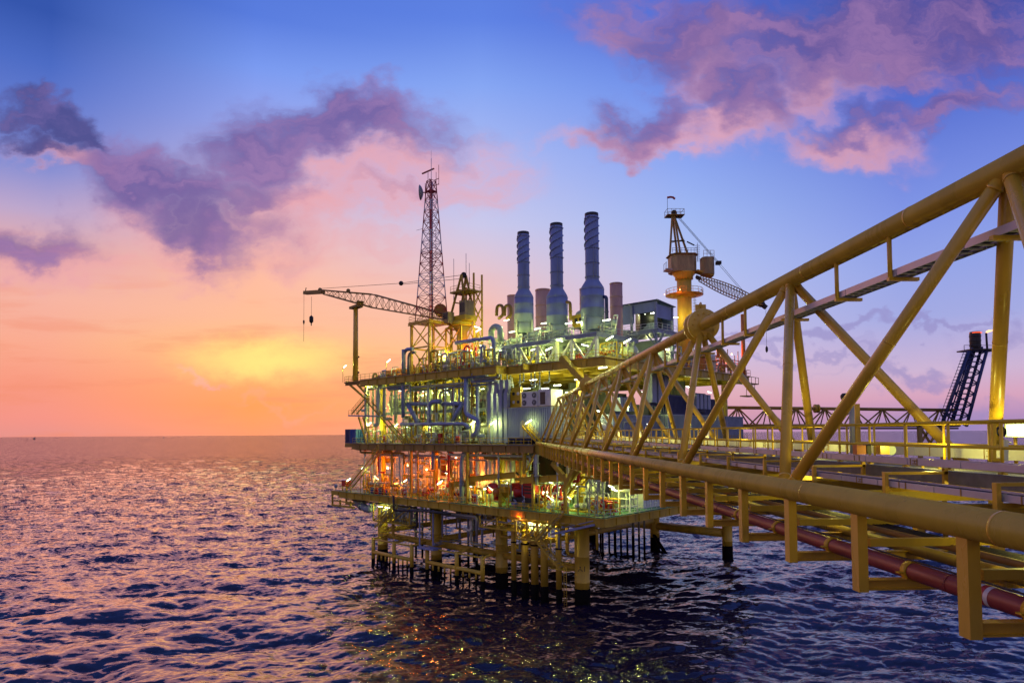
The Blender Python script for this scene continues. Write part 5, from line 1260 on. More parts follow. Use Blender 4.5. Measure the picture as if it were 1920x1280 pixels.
for (z0, z1, n, u0, u1, where, key) in ((ZB_, ZU-1.2, 42, 19, 56, 'at the front of the bridge level deck', 'd1'), (ZL, ZB_-1.2, 44, -6, 58, 'between the lower and bridge level decks', 'd2'), (ZL-9, ZL-1.2, 30, 4, 54, 'hanging below the lower deck', 'd3')):
    for k in range(n):
        u = u0+(u1-u0)*(k+rg.uniform(.1, .9))/n; v = rg.uniform(-4.4, -1.5) if key != 'd3' else rg.uniform(-3, 6); r = rg.choice((.1, .13, .16, .2, .26, .32))
        top = z1-rg.uniform(0, .4); bot = z0+(rg.uniform(0, (z1-z0)*.6) if key != 'd3' else rg.uniform(0, 4.5)); mb = MB()
        dirn = rg.choice((-1, 1)); pts = [P(u, v, top), P(u, v, bot)]
        if rg.random() < .65: pts += [P(u+dirn*rg.uniform(.8, 2.6), v, bot)]
        if rg.random() < .5: pts = [P(u-dirn*rg.uniform(.8, 3), v, top-.1)]+pts
        if len(pts) > 3: pts += [P(u+dirn*1.5, v+.8, bot)]
        mb.pipe(pts, r, 7)
        for f in (.3, .7):
            c = P(u, v, bot+(top-bot)*f); mb.tube(c-ZZ*.08, c+ZZ*.08, r*1.5, 8)
        o = tag(mesh('drop_pipe', mb, rg.choice(['pale', 'pale', 'grey', 'steelblue', 'bluepipe', 'white', 'yellow2', 'brown', 'red' if key == 'd2' else 'pale'])), None, 'pipe', 'drop pipes '+where)
        pend(o, 'upright pipe '+where, key)
for (z, h, n, u0, u1, v0, v1, where, key) in ((ZU, 5.0, 26, 14, 36, -3.5, 1, 'on the upper deck front', 'g1'), (ZU, 2.2, 16, 37, 53, -4, 1, 'at the left of the upper deck', 'g2'), (ZB_, 4.0, 22, 19, 56, -4, -1, 'on the bridge level deck', 'g3'), (ZL, 4.5, 26, -6, 56, -4, 0, 'on the lower deck', 'g4')):
    for k in range(n):
        u = u0+(u1-u0)*(k+rg.uniform(.1, .9))/n; v = rg.uniform(v0, v1); hh = h*rg.uniform(.45, 1); r = rg.choice((.08, .12, .16, .22)); d = rg.choice((-1, 1)); l = rg.uniform(.7, 2.2); mb = MB()
        if rg.random() < .6: mb.pipe([P(u, v, z), P(u, v, z+hh), P(u+d*l, v, z+hh), P(u+d*l, v, z+hh*rg.uniform(0, .6))], r, 7)
        else: mb.pipe([P(u, v, z), P(u, v, z+hh*.5), P(u+d*l, v+.6, z+hh*.5), P(u+d*l, v+.6, z+hh)], r, 7)
        c = P(u, v, z+hh*.3); mb.tube(c-ZZ*.25, c+ZZ*.25, r*1.9, 8); mb.tube(c, c-VV*r*4, r*.5, 5); mb.tube(c-VV*r*4, c-VV*(r*4+.05), r*2, 8)
        o = tag(mesh('valved_pipe', mb, rg.choice(['pale', 'white', 'grey', 'bright', 'bluepipe', 'yellow2', 'red' if key != 'g3' else 'pale', 'orange' if key == 'g2' else 'pale', 'silver'])), None, 'pipe', 'pipes with valves '+where); pend(o, 'bent pipe with a valve '+where, key)
for key, z, h, us, v in (('f1', ZB_, 3.4, (50, 44, 38, 32, 26), -3.9), ('f2', ZL, 4.2, (52, 45, 38, 31, 24, 12, 3), -4.0), ('f3', ZU, 3.0, (34, 29.5, 25, 20.5, 16), -3.6)):
    for u in us:
        t = thing('access_frame', None, 'steel frame', P(u, v, z), 'yellow access frames on the decks'); w = rg.uniform(1.8, 2.6)
        for a in (0, w):
            mb = MB(); mb.beam(P(u+a, v, z), P(u+a, v, z+h), .17, .17, UU); mesh('post', mb, 'bright', t)
        mb = MB(); mb.beam(P(u-.2, v, z+h), P(u+w+.2, v, z+h), .2, .2); mb.beam(P(u, v-.01, z+.2), P(u+w, v-.01, z+h*.6), .1, .1, UU); mb.beam(P(u, v, z+h*.6), P(u+w, v, z+h*.6), .12, .12); mb.beam(P(u+w/2, v, z+h*.6), P(u+w/2, v, z+h), .1, .1, UU); mesh('beam', mb, 'bright', t)
        pend(t, 'slender yellow access frame '+{'f1': 'on the bridge level deck', 'f2': 'on the lower deck', 'f3': 'on the upper deck'}[key], key)
for k, (u, v, z) in enumerate(((47, -3.6, ZB_), (36, -3.8, ZB_), (24.5, -3.8, ZB_), (40, -4, ZL), (20, -4.1, ZL), (0, -4, ZL))):
    t = thing('fire_station', None, 'fire station', P(u, v, z), 'red fire stations'); mb = MB(); mb.lathe([(.16, .3), (.2, .4), (.2, 1.3), (.08, 1.45)], 10, P(u, v, z)); mb.lathe([(.16, .3), (.2, .4), (.2, 1.3), (.08, 1.45)], 10, P(u+.6, v, z)); mesh('bottle', mb, 'red', t)
    mb = MB(); mb.pbox(u-.4, u+1, v+.25, v+.32, z, z+1.7); mesh('backboard', mb, 'white', t); pend(t, 'pair of red bottles on a white board at the deck edge', 'fs')

# ------------------------------------------------------------------ upper structures
# frame that carries the exhaust stacks
ZM = 42.4
t = thing('stack_frame', 'blue grey steel frame with braced posts carrying the exhaust stacks', 'steel frame', P(7, 4, ZU))
mb = MB()
for (u0, u1, v0, v1) in ((-3.8, 5.4, -.6, 11), (5.42, 17.5, .6, 11.5), (17.52, 27, 1.2, 12)):
    mb.pbox(u0, u1, v0, v1, ZM-.12, ZM); girder(mb, P(u0, v0-.01, ZM-.125), P(u1, v0-.01, ZM-.125), .55, .3); girder(mb, P(u0, v0, ZM-.13), P(u0, v1, ZM-.13), .55, .3)
mesh('platform_floor', mb, 'steelblue', t)
for u, v in ((-3.6, -.4), (1.2, -.4), (5.2, .7), (9.4, .8), (13.6, .8), (17.2, .8), (21.5, 1.4), (26, 1.4), (-3.6, 5), (-3.6, 10), (5.2, 6), (13.6, 6)):
    mb = MB(); mb.beam(P(u, v, ZU), P(u, v, ZM-.13), .46, .46, UU); mesh('post', mb, 'white' if v < 3 else 'steelblue', t)
for (ua_, ub_, v) in ((-3.6, -1.4, -.4), (1.2, -1.2, -.4), (1.2, 3.6, -.4), (5.2, 7.3, .75), (9.4, 7.3, .8), (9.4, 11.5, .8), (13.6, 11.5, .8), (13.6, 15.4, .8), (17.2, 15.4, .8), (21.5, 19, 1.4), (21.5, 24, 1.4)):
    mb = MB(); mb.beam(P(ua_, v-.02, ZU+.3 if int(abs(ua_*10)) % 2 else ZM-.6), P(ub_, v-.02, ZM-.6 if int(abs(ua_*10)) % 2 else ZU+.3), .28, .28, UU); mesh('frame_brace', mb, 'white', t)
railing([P(26.8, 1.3, ZM), P(17.6, 1.3, ZM), P(17.4, .7, ZM), P(5.5, .7, ZM), P(5.3, -.5, ZM), P(-3.7, -.5, ZM), P(-3.7, 11, ZM)], 'thin blue grey railing along the stack frame floor', 'pale')
def stack(x, ytop, ybase, v, r, rb, label):
    top = onv(x, ytop, v); u_, v_, zt_ = uvz(top); bot = onv(x, ybase, v); zb_ = uvz(bot)[2]
    c = P(u_, v_, 0); Ht = zt_-zb_; t = thing('exhaust_stack', label, 'exhaust stack', (c.x, c.y, zb_), 'three tall exhaust stacks')
    zc0, zc1 = zb_+Ht*.27, zb_+Ht*.355
    mb = MB(); mb.lathe([(rb, zb_), (rb, zb_+Ht*.09), (rb*1.02, zb_+Ht*.092), (rb*1.02, zb_+Ht*.10), (rb, zb_+Ht*.102), (rb, zb_+Ht*.2), (rb*1.015, zb_+Ht*.202), (rb*1.015, zb_+Ht*.21), (rb, zb_+Ht*.212), (rb, zc0)], 28, c); mesh('silencer_body', mb, 'stack', t)
    mb = MB(); mb.lathe([(rb, zc0+.002), (rb*1.02, zc0+.05), (rb*.95, zc0+.5), (r*1.08, zc1), (r, zc1+.1)], 28, c); mesh('cone', mb, 'stack', t)
    mb = MB(); mb.lathe([(r, zc1+.1), (r, zt_-.02), (r*.93, zt_-.0), (r*.93, zt_-1.2)], 24, c, cap=False); mb.lathe([(.01, zt_-1.2), (r*.93, zt_-1.2)], 24, c, cap=False); ch = mesh('chimney', mb, 'stack', t)
    for f in (.39, .52, .66, .95):
        z = zb_+Ht*f; mb = MB(); mb.lathe([(r, z), (r*1.09, z+.02), (r*1.09, z+.14), (r, z+.16)], 24, c, cap=False); mesh('flange_ring', mb, 'stack', ch)
    for k in range(3):                                   # helical strakes
        mb = MB(); n = 60; ps = []
        z0, z1 = zb_+Ht*.67, zb_+Ht*.965
        va = []; fa = []
        for i in range(n+1):
            a = 2*math.pi*(k/3+1.35*i/n); z = z0+(z1-z0)*i/n
            for rr, dz in ((r*.99, -.05), (r*1.14, -.04), (r*1.14, .04), (r*.99, .05)): va.append(Vector((c.x+rr*math.cos(a), c.y+rr*math.sin(a), z+dz)))
        for i in range(n):
            for j in range(4): fa.append((i*4+j, i*4+(j+1) % 4, i*4+4+(j+1) % 4, i*4+4+j))
        mb.add(va, fa, False); mesh('helical_strake', mb, 'stack', ch)
    mb = MB()
    d = 2*rb*.95
    mb.lathe([(rb*.92, zb_-2.0), (rb*1.0, zb_-1.8), (rb*1.0, zb_-.003)], 10, c); mesh('inlet_box', mb, 'greenwall', t)
    mb = MB()
    for i in range(4):
        a = math.pi/4+i*math.pi/2; p = Vector((c.x+rb*1.05*math.cos(a), c.y+rb*1.05*math.sin(a), 0))
        mb.beam(p+ZZ*(ZM+.02), p+ZZ*(zb_+.4), .25, .25, UU)
        a2 = a+math.pi/2; p2 = Vector((c.x+rb*1.05*math.cos(a2), c.y+rb*1.05*math.sin(a2), 0))
        mb.beam(p+ZZ*(ZM+.1), (p+p2)/2+ZZ*(zb_-.2), .18, .18, UU); mb.beam(p2+ZZ*(ZM+.1), (p+p2)/2+ZZ*(zb_-.2), .18, .18, UU)
    mesh('support_legs', mb, 'pale', t)
    mb = MB(); mb.lathe([(r*1.004, zt_-.5), (r*1.004, zt_-.3), (r*1.0, zt_+.01), (r*.94, zt_+.012)], 24, c, cap=False); mesh('sooty_rim', mb, 'black', ch)
    mb = MB(); dv_ = (UR*.8-VV*.6).normalized(); sd_ = dv_.cross(ZZ)
    for s in (-.22, .22): mb.tube(c+dv_*(r+.35)+sd_*s+ZZ*(zc1+.3), c+dv_*(r+.35)+sd_*s+ZZ*(zb_+Ht*.66), .035, 4)
    z = zc1+.5
    while z < zb_+Ht*.66: mb.tube(c+dv_*(r+.35)-sd_*.22+ZZ*z, c+dv_*(r+.35)+sd_*.22+ZZ*z, .025, 4); z += .45
    mesh('ladder', mb, 'grey', ch)
    mb = MB(); mb.lathe([(rb*.5, ZU+.5), (rb*.55, zb_-2.0)], 14, c); mesh('duct', mb, 'navy' if x < 1000 else 'steelblue', t)
stack(981, 436, 606, 8, 1.12, 1.85, 'leftmost and shortest tall blue grey exhaust stack with helical strakes')
stack(1043, 420, 612, 7, 1.13, 1.92, 'middle tall blue grey exhaust stack with helical strakes')
stack(1109, 401, 598, 5.5, 1.15, 1.96, 'rightmost and tallest blue grey exhaust stack with helical strakes')
t = thing('yellow_module', 'yellow filter housing between the middle and the tallest stack', 'filter housing', onv(1085, 640, 8))
a, b = onv(1073, 616, 8), onv(1094, 588, 8); u1, u0 = uvz(a)[0], uvz(b)[0]
mb = MB(); mb.pbox(u0, u1, 8, 10.5, uvz(a)[2], uvz(b)[2]); mesh('housing', mb, 'bright', t)
mb = MB()
for k in range(2): mb.pbox(u0+.3+1.0*k, u0+.95+1.0*k, 7.96, 7.998, uvz(a)[2]+.9, uvz(a)[2]+1.7)
mesh('louvre', mb, 'black', t); mb = MB(); mb.lathe([(1.2, 0), (1.0, .5), (.6, .8)], 12, P((u0+u1)/2, 9.2, uvz(b)[2])); mesh('cowl', mb, 'grey', t)
for x, yt, yb, v, r, lab in ((962, 554, 605, 18, 1.25, 'short pink lit exhaust behind the leftmost stack'), (1018, 543, 605, 18, 1.55, 'wide pink lit exhaust between the left and middle stacks'), (1096, 541, 600, 20, 1.0, 'pink exhaust almost hidden behind the tallest stack'), (1155, 531, 585, 14, 1.12, 'pink lit exhaust standing right of the tallest stack')):
    p = onv(x, yt, v); u_, v_, zt_ = uvz(p); zb_ = uvz(onv(x, yb, v))[2]; t = thing('exhaust_pipe', lab, 'exhaust', P(u_, v_, zb_-6), 'short pink exhausts')
    mb = MB(); mb.lathe([(r, zb_-6), (r, zt_-.01), (r*.92, zt_), (r*.92, zt_-1)], 22, P(u_, v_, 0), cap=False); mesh('shell', mb, 'pinkcyl', t)
    for f in (.15, .5, .96): z = zb_+(zt_-zb_)*f; mb = MB(); mb.lathe([(r, z), (r*1.05, z+.02), (r*1.05, z+.12), (r, z+.14)], 22, P(u_, v_, 0), cap=False); mesh('band', mb, 'pinkcyl', t)
# shed with the blue roof
S_u = -3.0; p = onu(1230, 566, S_u); v0 = uvz(p)[1]; zr = uvz(p)[2]
t = thing('machinery_shed', 'blue grey open sided machinery shed on a braced frame at the right of the stacks', 'shed', P(S_u+5, v0+3, ZU))
zf = uvz(onu(1230, 617, S_u))[2]; zw = uvz(onu(1230, 594, S_u))[2]; v1 = uvz(onu(1261, 600, S_u))[1]; uw = uvz(onv(1160, 600, v0))[0]
mb = MB(); mb.add([P(S_u-.5, v0-.4, zr+.3), P(S_u-.5, v1+.4, zr-.2), P(uw, v1+.4, zr-.2), P(uw, v0-.4, zr+.3), P(S_u-.5, v0-.4, zr+.42), P(S_u-.5, v1+.4, zr-.08), P(uw, v1+.4, zr-.08), P(uw, v0-.4, zr+.42)],
    [(0, 1, 2, 3), (7, 6, 5, 4), (0, 4, 5, 1), (1, 5, 6, 2), (2, 6, 7, 3), (3, 7, 4, 0)]); mesh('roof', mb, 'navy', t)
mb = MB(); mb.pbox(S_u+4.6, uw-.2, v0, v0+.12, zw-.6, zr+.2); mb.pbox(S_u, S_u+4.58, v0, v0+.12, zr-1.6, zr+.2); mb.pbox(S_u+.13, uw-.2, v1-.12, v1, zf, zr-.3); mb.pbox(S_u, S_u+.12, v0+.13, v1, zw, zr-.3); mesh('wall', mb, 'stack', t)
mb = MB(); mb.pbox(S_u-.6, uw, v0-.6, v1+.6, zf-.5, zf-.05); girder(mb, P(S_u-.6, v0-.62, zf), P(uw, v0-.62, zf), .7, .3); girder(mb, P(S_u-.62, v0-.6, zf), P(S_u-.62, v1+.6, zf), .7, .3); mesh('floor', mb, 'steelblue', t)
for u, v in ((S_u, v0), (S_u, v1), (S_u+5, v0), (uw-.4, v0), (uw-.4, v1)):
    mb = MB(); mb.beam(P(u, v-.15, ZU), P(u, v-.15, zr), .38, .38, UU); mesh('post', mb, 'steelblue', t)
mb = MB()
for u in (S_u, S_u+5, uw-.4):
    for s in (-1, 1): mb.beam(P(u, v0-.3, zf-3), P(u+s*2, v0-.3, zf-.4), .22, .22, UU)
for v in (v0, v1):
    for s in (-1, 1): mb.beam(P(S_u-.3, v, zf-3), P(S_u-.3, v+s*2, zf-.4), .22, .22, VV)
mesh('knee_brace', mb, 'steelblue', t)
mb = MB(); mb.lathe([(1.9, 0), (1.9, 4)], 20, P(uw-3, v0+1.8, zf+2.2)+YY*0, 'x'); mesh('intake_drum', mb, 'dark', t)
mb = MB(); mb.pbox(S_u+6, uw-.6, v0+.3, v1-.5, zf, zf+.6); mb.pbox(S_u+1.5, S_u+4.4, v0+1.5, v1-1, zf, zf+1.6); mesh('machine', mb, 'greenwall', t)
for k_ in range(3): tube_lamp(P(S_u+1.2+2.6*k_, v0+1.4, zr-1.6), UR, 1.5, 'tubew', label='white tube lamp inside the open machinery shed', key='ls2', kb=.7)
railing([P(uw, v0-.6, zf), P(S_u-.6, v0-.6, zf), P(S_u-.6, v1+.5, zf)], 'pale railing round the floor of the machinery shed', 'white')
mb = MB(); mb.pbox(S_u+1, uw-1, v0+1.5, v1, ZU+.02, zf-1.6)
tag(mesh('plant_block', mb, 'greenwall'), 'grey green enclosure lit under the machinery shed', 'enclosure')
# ---- lattice tower with its support frame
TV = -3.0; TVc = TV+2.3; tb_ = onv(809, 604, TVc); TUc, _, TZ = uvz(tb_)
tt = onv(813, 334, TVc); TZT = uvz(tt)[2]-.4
t = thing('mast_support', 'yellow braced support frame below the red and white lattice mast', 'steel frame', P(TUc, TVc, ZU))
hw = 2.75
cor = [(-1, -1), (1, -1), (1, 1), (-1, 1)]
for a, b in cor:
    mb = MB(); mb.beam(P(TUc+a*hw, TVc+b*hw, ZU), P(TUc+a*hw, TVc+b*hw, TZ-.3), .42, .42, UU); mesh('post', mb, 'yellow', t)
zmid = (ZU+TZ)/2
for i in range(4):
    a, b = cor[i]; c, d = cor[(i+1) % 4]
    for z in (zmid, ): 
        mb = MB(); mb.beam(P(TUc+a*hw, TVc+b*hw, z), P(TUc+c*hw, TVc+d*hw, z), .25, .28); mesh('rail_beam', mb, 'yellow', t)
    for z0, z1 in ((ZU+.2, zmid), (zmid, TZ-.4)):
        mb = MB(); mb.beam(P(TUc+a*hw, TVc+b*hw, z0), P(TUc+c*hw, TVc+d*hw, z1), .16, .16, UU); mb.beam(P(TUc+a*hw, TVc+b*hw, z1), P(TUc+c*hw, TVc+d*hw, z0), .16, .16, UU); mesh('cross_brace', mb, 'yellow', t)
mb = MB(); mb.pbox(TUc-3.2, TUc+3.2, TVc-3.2, TVc+3.2, TZ-.3, TZ-.12); girder(mb, P(TUc-3.2, TVc-3.2, TZ-.31), P(TUc+3.2, TVc-3.2, TZ-.31), .5, .3); girder(mb, P(TUc-3.2, TVc-3.2, TZ-.31), P(TUc-3.2, TVc+3.2, TZ-.31), .5, .3); mesh('floor', mb, 'yellow', t)
railing([P(TUc+3.1, TVc+3.1, TZ-.1), P(TUc+3.1, TVc-3.1, TZ-.1), P(TUc-3.1, TVc-3.1, TZ-.1), P(TUc-3.1, TVc+3.1, TZ-.1)], 'railing round the foot of the lattice mast', 'yellow')
t = thing('lattice_mast', 'tall red and white lattice radio mast with dish and whip antennas', 'radio mast', P(TUc, TVc, TZ))
def hwz(z): f = (z-TZ)/(TZT-TZ); return 2.25*(1-f)+.64*f
nb = 13; zs = [TZ+(TZT-TZ)*(1-(1-k/nb)**1.25) for k in range(nb+1)]; zs = [TZ+(TZT-TZ)*(k/nb)**.93 for k in range(nb+1)]
for k in range(nb):
    z0, z1 = zs[k], zs[k+1]; h0, h1 = hwz(z0), hwz(z1); mat = 'mastred' if (k//2) % 2 == 0 or k > 10 else 'mastwhite'
    mb = MB()
    for i in range(4):
        a, b = cor[i]; c, d = cor[(i+1) % 4]
        mb.beam(P(TUc+a*h0, TVc+b*h0, z0), P(TUc+a*h1, TVc+b*h1, z1), .14, .14, UU)
        mb.beam(P(TUc+a*h0, TVc+b*h0, z0), P(TUc+c*h1, TVc+d*h1, z1), .075, .075, UU); mb.beam(P(TUc+c*h0, TVc+d*h0, z0), P(TUc+a*h1, TVc+b*h1, z1), .075, .075, UU)
        mb.beam(P(TUc+a*h1, TVc+b*h1, z1), P(TUc+c*h1, TVc+d*h1, z1), .08, .08)
    mesh('lattice_section', mb, mat, t)
mb = MB()
for s in (-.25, .25): mb.beam(P(TUc+s, TVc-.2, TZ), P(TUc+s, TVc-.2, TZT+.5), .10, .10, UU)
z = TZ+.4
while z < TZT: mb.tube(P(TUc-.25, TVc-.2, z), P(TUc+.25, TVc-.2, z), .03, 4); z += .42
z = TZ+3
while z < TZT-2: mb.ring(P(TUc, TVc-.55, z), .42, .03, 'z', 10, 4); z += 1.2
mesh('ladder', mb, 'mastred', t)
mb = MB(); mb.tube(P(TUc+.1, TVc+.3, TZ), P(TUc+.1, TVc+.3, TZT), .13, 8); mesh('cable_run', mb, 'mastwhite', t)
mb = MB(); mb.ring(P(TUc, TVc, TZ+13.2), 1.9, .06, 'z', 16, 5); mb.ring(P(TUc, TVc, TZ+14.2), 1.9, .05, 'z', 16, 5); mb.pbox(TUc-.8, TUc+.8, TVc-.8, TVc+.8, TZT-2.2, TZT-2.1); mesh('rest_stage', mb, 'mastred', t)
zd = uvz(onv(790, 367, TVc))[2]; dc = P(TUc+1.9, TVc-1.2, zd)
dm = MB(); ddir = (UU*.78-VV*.66).normalized(); bx = ddir.cross(ZZ).normalized()
n = 20; prof = [(.05, -.55), (.6, -.46), (1.1, -.25), (1.5, .05), (1.46, .1), (1.0, -.18), (.05, -.48)]
vs = []; fs = []
for r_, d_ in prof:
    for i in range(n): a_ = 2*math.pi*i/n; vs.append(dc+ddir*d_+bx*r_*math.cos(a_)+ZZ*r_*math.sin(a_))
for k in range(len(prof)-1):
    for i in range(n): j = (i+1) % n; fs.append((k*n+i, k*n+j, (k+1)*n+j, (k+1)*n+i))
dm.add(vs, fs, True); dish = mesh('dish_antenna', dm, 'grey', t)
mb = MB(); mb.tube(dc-ddir*.4, P(TUc+.9, TVc-.2, zd), .12, 6); mb.tube(P(TUc+1.5, TVc-.3, zd-2), P(TUc+1.5, TVc-.3, zd+2), .07, 6); mesh('dish_bracket', mb, 'mastred', dish)
mb = MB(); zt_ = TZT
mb.tube(P(TUc, TVc, zt_-2), P(TUc, TVc, zt_+4.6), .06, 6); mb.tube(P(TUc, TVc, zt_+2), P(TUc, TVc, zt_+6.2), .03, 5); mesh('whip_antenna', mb, 'mastwhite', t)
mb = MB(); mb.tube(P(TUc+1.0, TVc, zt_-1), P(TUc+1.0, TVc, zt_+2), .06, 6); mb.beam(P(TUc+2.6, TVc-.2, zt_+2.15), P(TUc-.6, TVc+.2, zt_+2.4), .25, .22); mesh('radar_bar', mb, 'mastred', t)
mb = MB(); mb.beam(P(TUc-.7, TVc, zt_-1.2), P(TUc-2.3, TVc, zt_-1.2), .1, .1); mb.beam(P(TUc-.7, TVc, zt_-.1), P(TUc-2.3, TVc, zt_-.1), .1, .1); mb.tube(P(TUc-2.3, TVc, zt_-1.4), P(TUc-2.3, TVc, zt_+2.6), .05, 5); mb.tube(P(TUc-1.5, TVc, zt_-1.2), P(TUc-1.5, TVc, zt_+1.4), .05, 5); mesh('side_arm', mb, 'mastred', t)
za = uvz(onv(840, 490, TVc))[2]; h0 = hwz(za)
mb = MB(); e = P(TUc-h0-1.7, TVc-h0, za)
mb.beam(P(TUc-h0, TVc-h0, za), e, .1, .1); mb.beam(P(TUc-h0, TVc-h0, za+1.2), e, .1, .1); mb.beam(P(TUc-h0, TVc-h0, za-1.8), e, .1, .1); mb.tube(e, e+ZZ*6.2, .045, 5); mesh('outrigger_antenna', mb, 'mastred', t)
mb = MB(); zq = uvz(onv(782, 438, TVc))[2]; mb.tube(P(TUc+hwz(zq), TVc-hwz(zq), zq), P(TUc+hwz(zq)+2.0, TVc-hwz(zq), zq+.1), .04, 5); mesh('side_arm', mb, 'mastwhite', t)
# ---- left crane
CV = 3.0
t = thing('pedestal_crane', 'yellow pedestal crane with its lattice boom resting on the tall post at the left', 'crane', onv(872, 690, CV))
def cp(x, y, v=CV): return onv(x, y, v)
cu_, _, cz_ = uvz(cp(866, 612)); c0 = P(cu_, CV, 0)
mb = MB(); mb.lathe([(1.0, ZU), (1.0, cz_-1.2), (1.7, cz_-.3), (1.7, cz_)], 22, c0); mesh('pedestal', mb, 'brown', t)
mb = MB()
for a, b in ((-1, -1), (1, -1), (1, 1), (-1, 1)):
    mb.beam(P(cu_+a*2.2, CV+b*2.2, ZU), P(cu_+a*2.2, CV+b*2.2, cz_-.4), .3, .3, UU)
for a, b, c, d_ in ((-1, -1, 1, -1), (1, -1, 1, 1)):
    for zz in (ZU, (ZU+cz_)/2):
        hh = (cz_-ZU)/2; mb.beam(P(cu_+a*2.2, CV+b*2.2, zz), P(cu_+c*2.2, CV+d_*2.2, zz+hh-.4), .16, .16, UU); mb.beam(P(cu_+c*2.2, CV+d_*2.2, zz), P(cu_+a*2.2, CV+b*2.2, zz+hh-.4), .16, .16, UU); mb.beam(P(cu_+a*2.2, CV+b*2.2, zz+hh-.4), P(cu_+c*2.2, CV+d_*2.2, zz+hh-.4), .24, .24)
mesh('support_frame', mb, 'yellow', t)
zc = uvz(cp(866, 592))[2]; mb = MB()
mb.lathe([(2.0, cz_), (2.1, cz_+.1), (2.1, cz_+.8), (2.0, cz_+.9)], 22, c0); mb.pbox(cu_-2.6, cu_+2.2, CV-1.6, CV+1.6, cz_+.91, cz_+1.9); mesh('slew_platform', mb, 'bright', t)
mb = MB(); mb.pbox(cu_-2.6, cu_-.9, CV-1.5, CV+1.0, cz_+1.91, cz_+4.7); ec = mesh('engine_house', mb, 'cab', t)
mb = MB()
for k in range(3): mb.pbox(cu_-2.4+.5*k, cu_-2.1+.5*k, CV-1.55, CV-1.505, cz_+2.4, cz_+4.2)
mesh('louvre', mb, 'black', ec)
mb = MB(); mb.pbox(cu_+.4, cu_+2.1, CV-3.2, CV-1.65, cz_+.4, cz_+2.6); cb_ = mesh('operator_cab', mb, 'cab', t)
mb = MB(); mb.pbox(cu_+.6, cu_+1.9, CV-3.25, CV-3.205, cz_+1.2, cz_+2.4); mb.pbox(cu_+2.105, cu_+2.15, CV-3.0, CV-1.8, cz_+1.2, cz_+2.4); mesh('window', mb, 'glass', cb_)
ztop = uvz(cp(872, 515))[2]; zpl = uvz(cp(872, 546))[2]; mb = MB()
for v in (-1.2, 1.2):
    mb.beam(P(cu_+2.0, CV+v, cz_+1.9), P(cu_-.6, CV+v*.5, ztop), .32, .32, UU); mb.beam(P(cu_-2.4, CV+v, cz_+1.9), P(cu_-.6, CV+v*.5, ztop), .3, .3, UU)
for f in (.35, .65): a = cz_+1.9+(ztop-cz_-1.9)*f; mb.beam(P(cu_+2.0-2.6*f, CV-1.2+.6*f, a), P(cu_+2.0-2.6*f, CV+1.2-.6*f, a), .2, .2)
mesh('gantry', mb, 'yellow2', t)
mb = MB(); mb.pbox(cu_-3.6, cu_+1.6, CV-1.7, CV+1.7, zpl-.35, zpl-.1); mesh('gantry_stage', mb, 'yellow2', t)
mb = MB(); mb.lathe([(.5, -.3), (.55, -.2), (.55, .2), (.5, .3)], 14, P(cu_-.6, CV, ztop), 'y'); mesh('sheave', mb, 'dark', t)
railing([P(cu_+1.5, CV-1.6, zpl-.1), P(cu_-3.5, CV-1.6, zpl-.1), P(cu_-3.5, CV+1.6, zpl-.1)], 'railing round the crane gantry stage beside the mast', 'yellow2')
zcb = uvz(cp(845, 610))[2]
cr = t
# winch on the mast side
mb = MB(); mb.lathe([(1.3, -.6), (1.3, -.5), (.8, -.48), (.8, .48), (1.3, .5), (1.3, .6)], 16, cp(826, 582), 'y'); mesh('winch_drum', mb, 'yellow2', t)
# boom
bf_t, bf_b = onv(838, 590, 2.2), onv(836, 600, 2.2)
tipt, tipb = onv(606, 544, -2.0), onv(610, 552, -2.0)
midb = onv(668, 573, -1.2); midt = onv(700, 552, -.8)
bw = 1.3
mb = MB()
def lat(c8a, c8b, n, r, rb):
    (ta, ba), (tb2, bb) = c8a, c8b
    L4 = lambda f: [ta.lerp(tb2, f)+VV*bw*s*.5 for s in (-1, 1)]+[ba.lerp(bb, f)+VV*bw*s*.5 for s in (-1, 1)]
    A_, B_ = L4(0), L4(1)
    for p, q in zip(A_, B_): mb.tube(p, q, r, 6)
    for k in range(n):
        a, b = L4(k/n), L4((k+1)/n)
        for i, j in ((0, 2), (1, 3), (0, 1), (2, 3)):
            if k % 2: i, j = j, i
            mb.tube(a[i], b[j], rb, 4)
        mb.tube(a[0], a[2], rb, 4); mb.tube(a[1], a[3], rb, 4)
lat((bf_t, bf_b), (midt, onv(700, 577, -.8)), 11, .14, .065); lat((midt, onv(700, 577, -.8)), (tipt, tipb), 8, .13, .06); mesh('boom', mb, 'brown', t)
mb = MB(); a, b = onv(606, 547, -2), onv(572, 549, -2.3); mb.beam(a, b, 1.1, .8); mb.beam(b, b+ZZ*1.2-UU*.5, .15, .15); mesh('boom_tip', mb, 'brown', t)
for q_ in (onv(600, 543, -2), onv(653, 545, -1.4)): mb = MB(); mb.ball(q_, .48, 8); mesh('boom_sheave', mb, 'brown', t)
mb = MB(); q = onv(752, 531, 0); mb.tube(onv(601, 541, -2), q, .05, 5); mb.tube(q, P(cu_-.6, CV-.2, ztop), .05, 5); mb.tube(q-ZZ*.25, P(cu_-.6, CV+.3, ztop-.6), .05, 5); mb.ball(q, .5, 8); mesh('pendant_line', mb, 'dark', t)
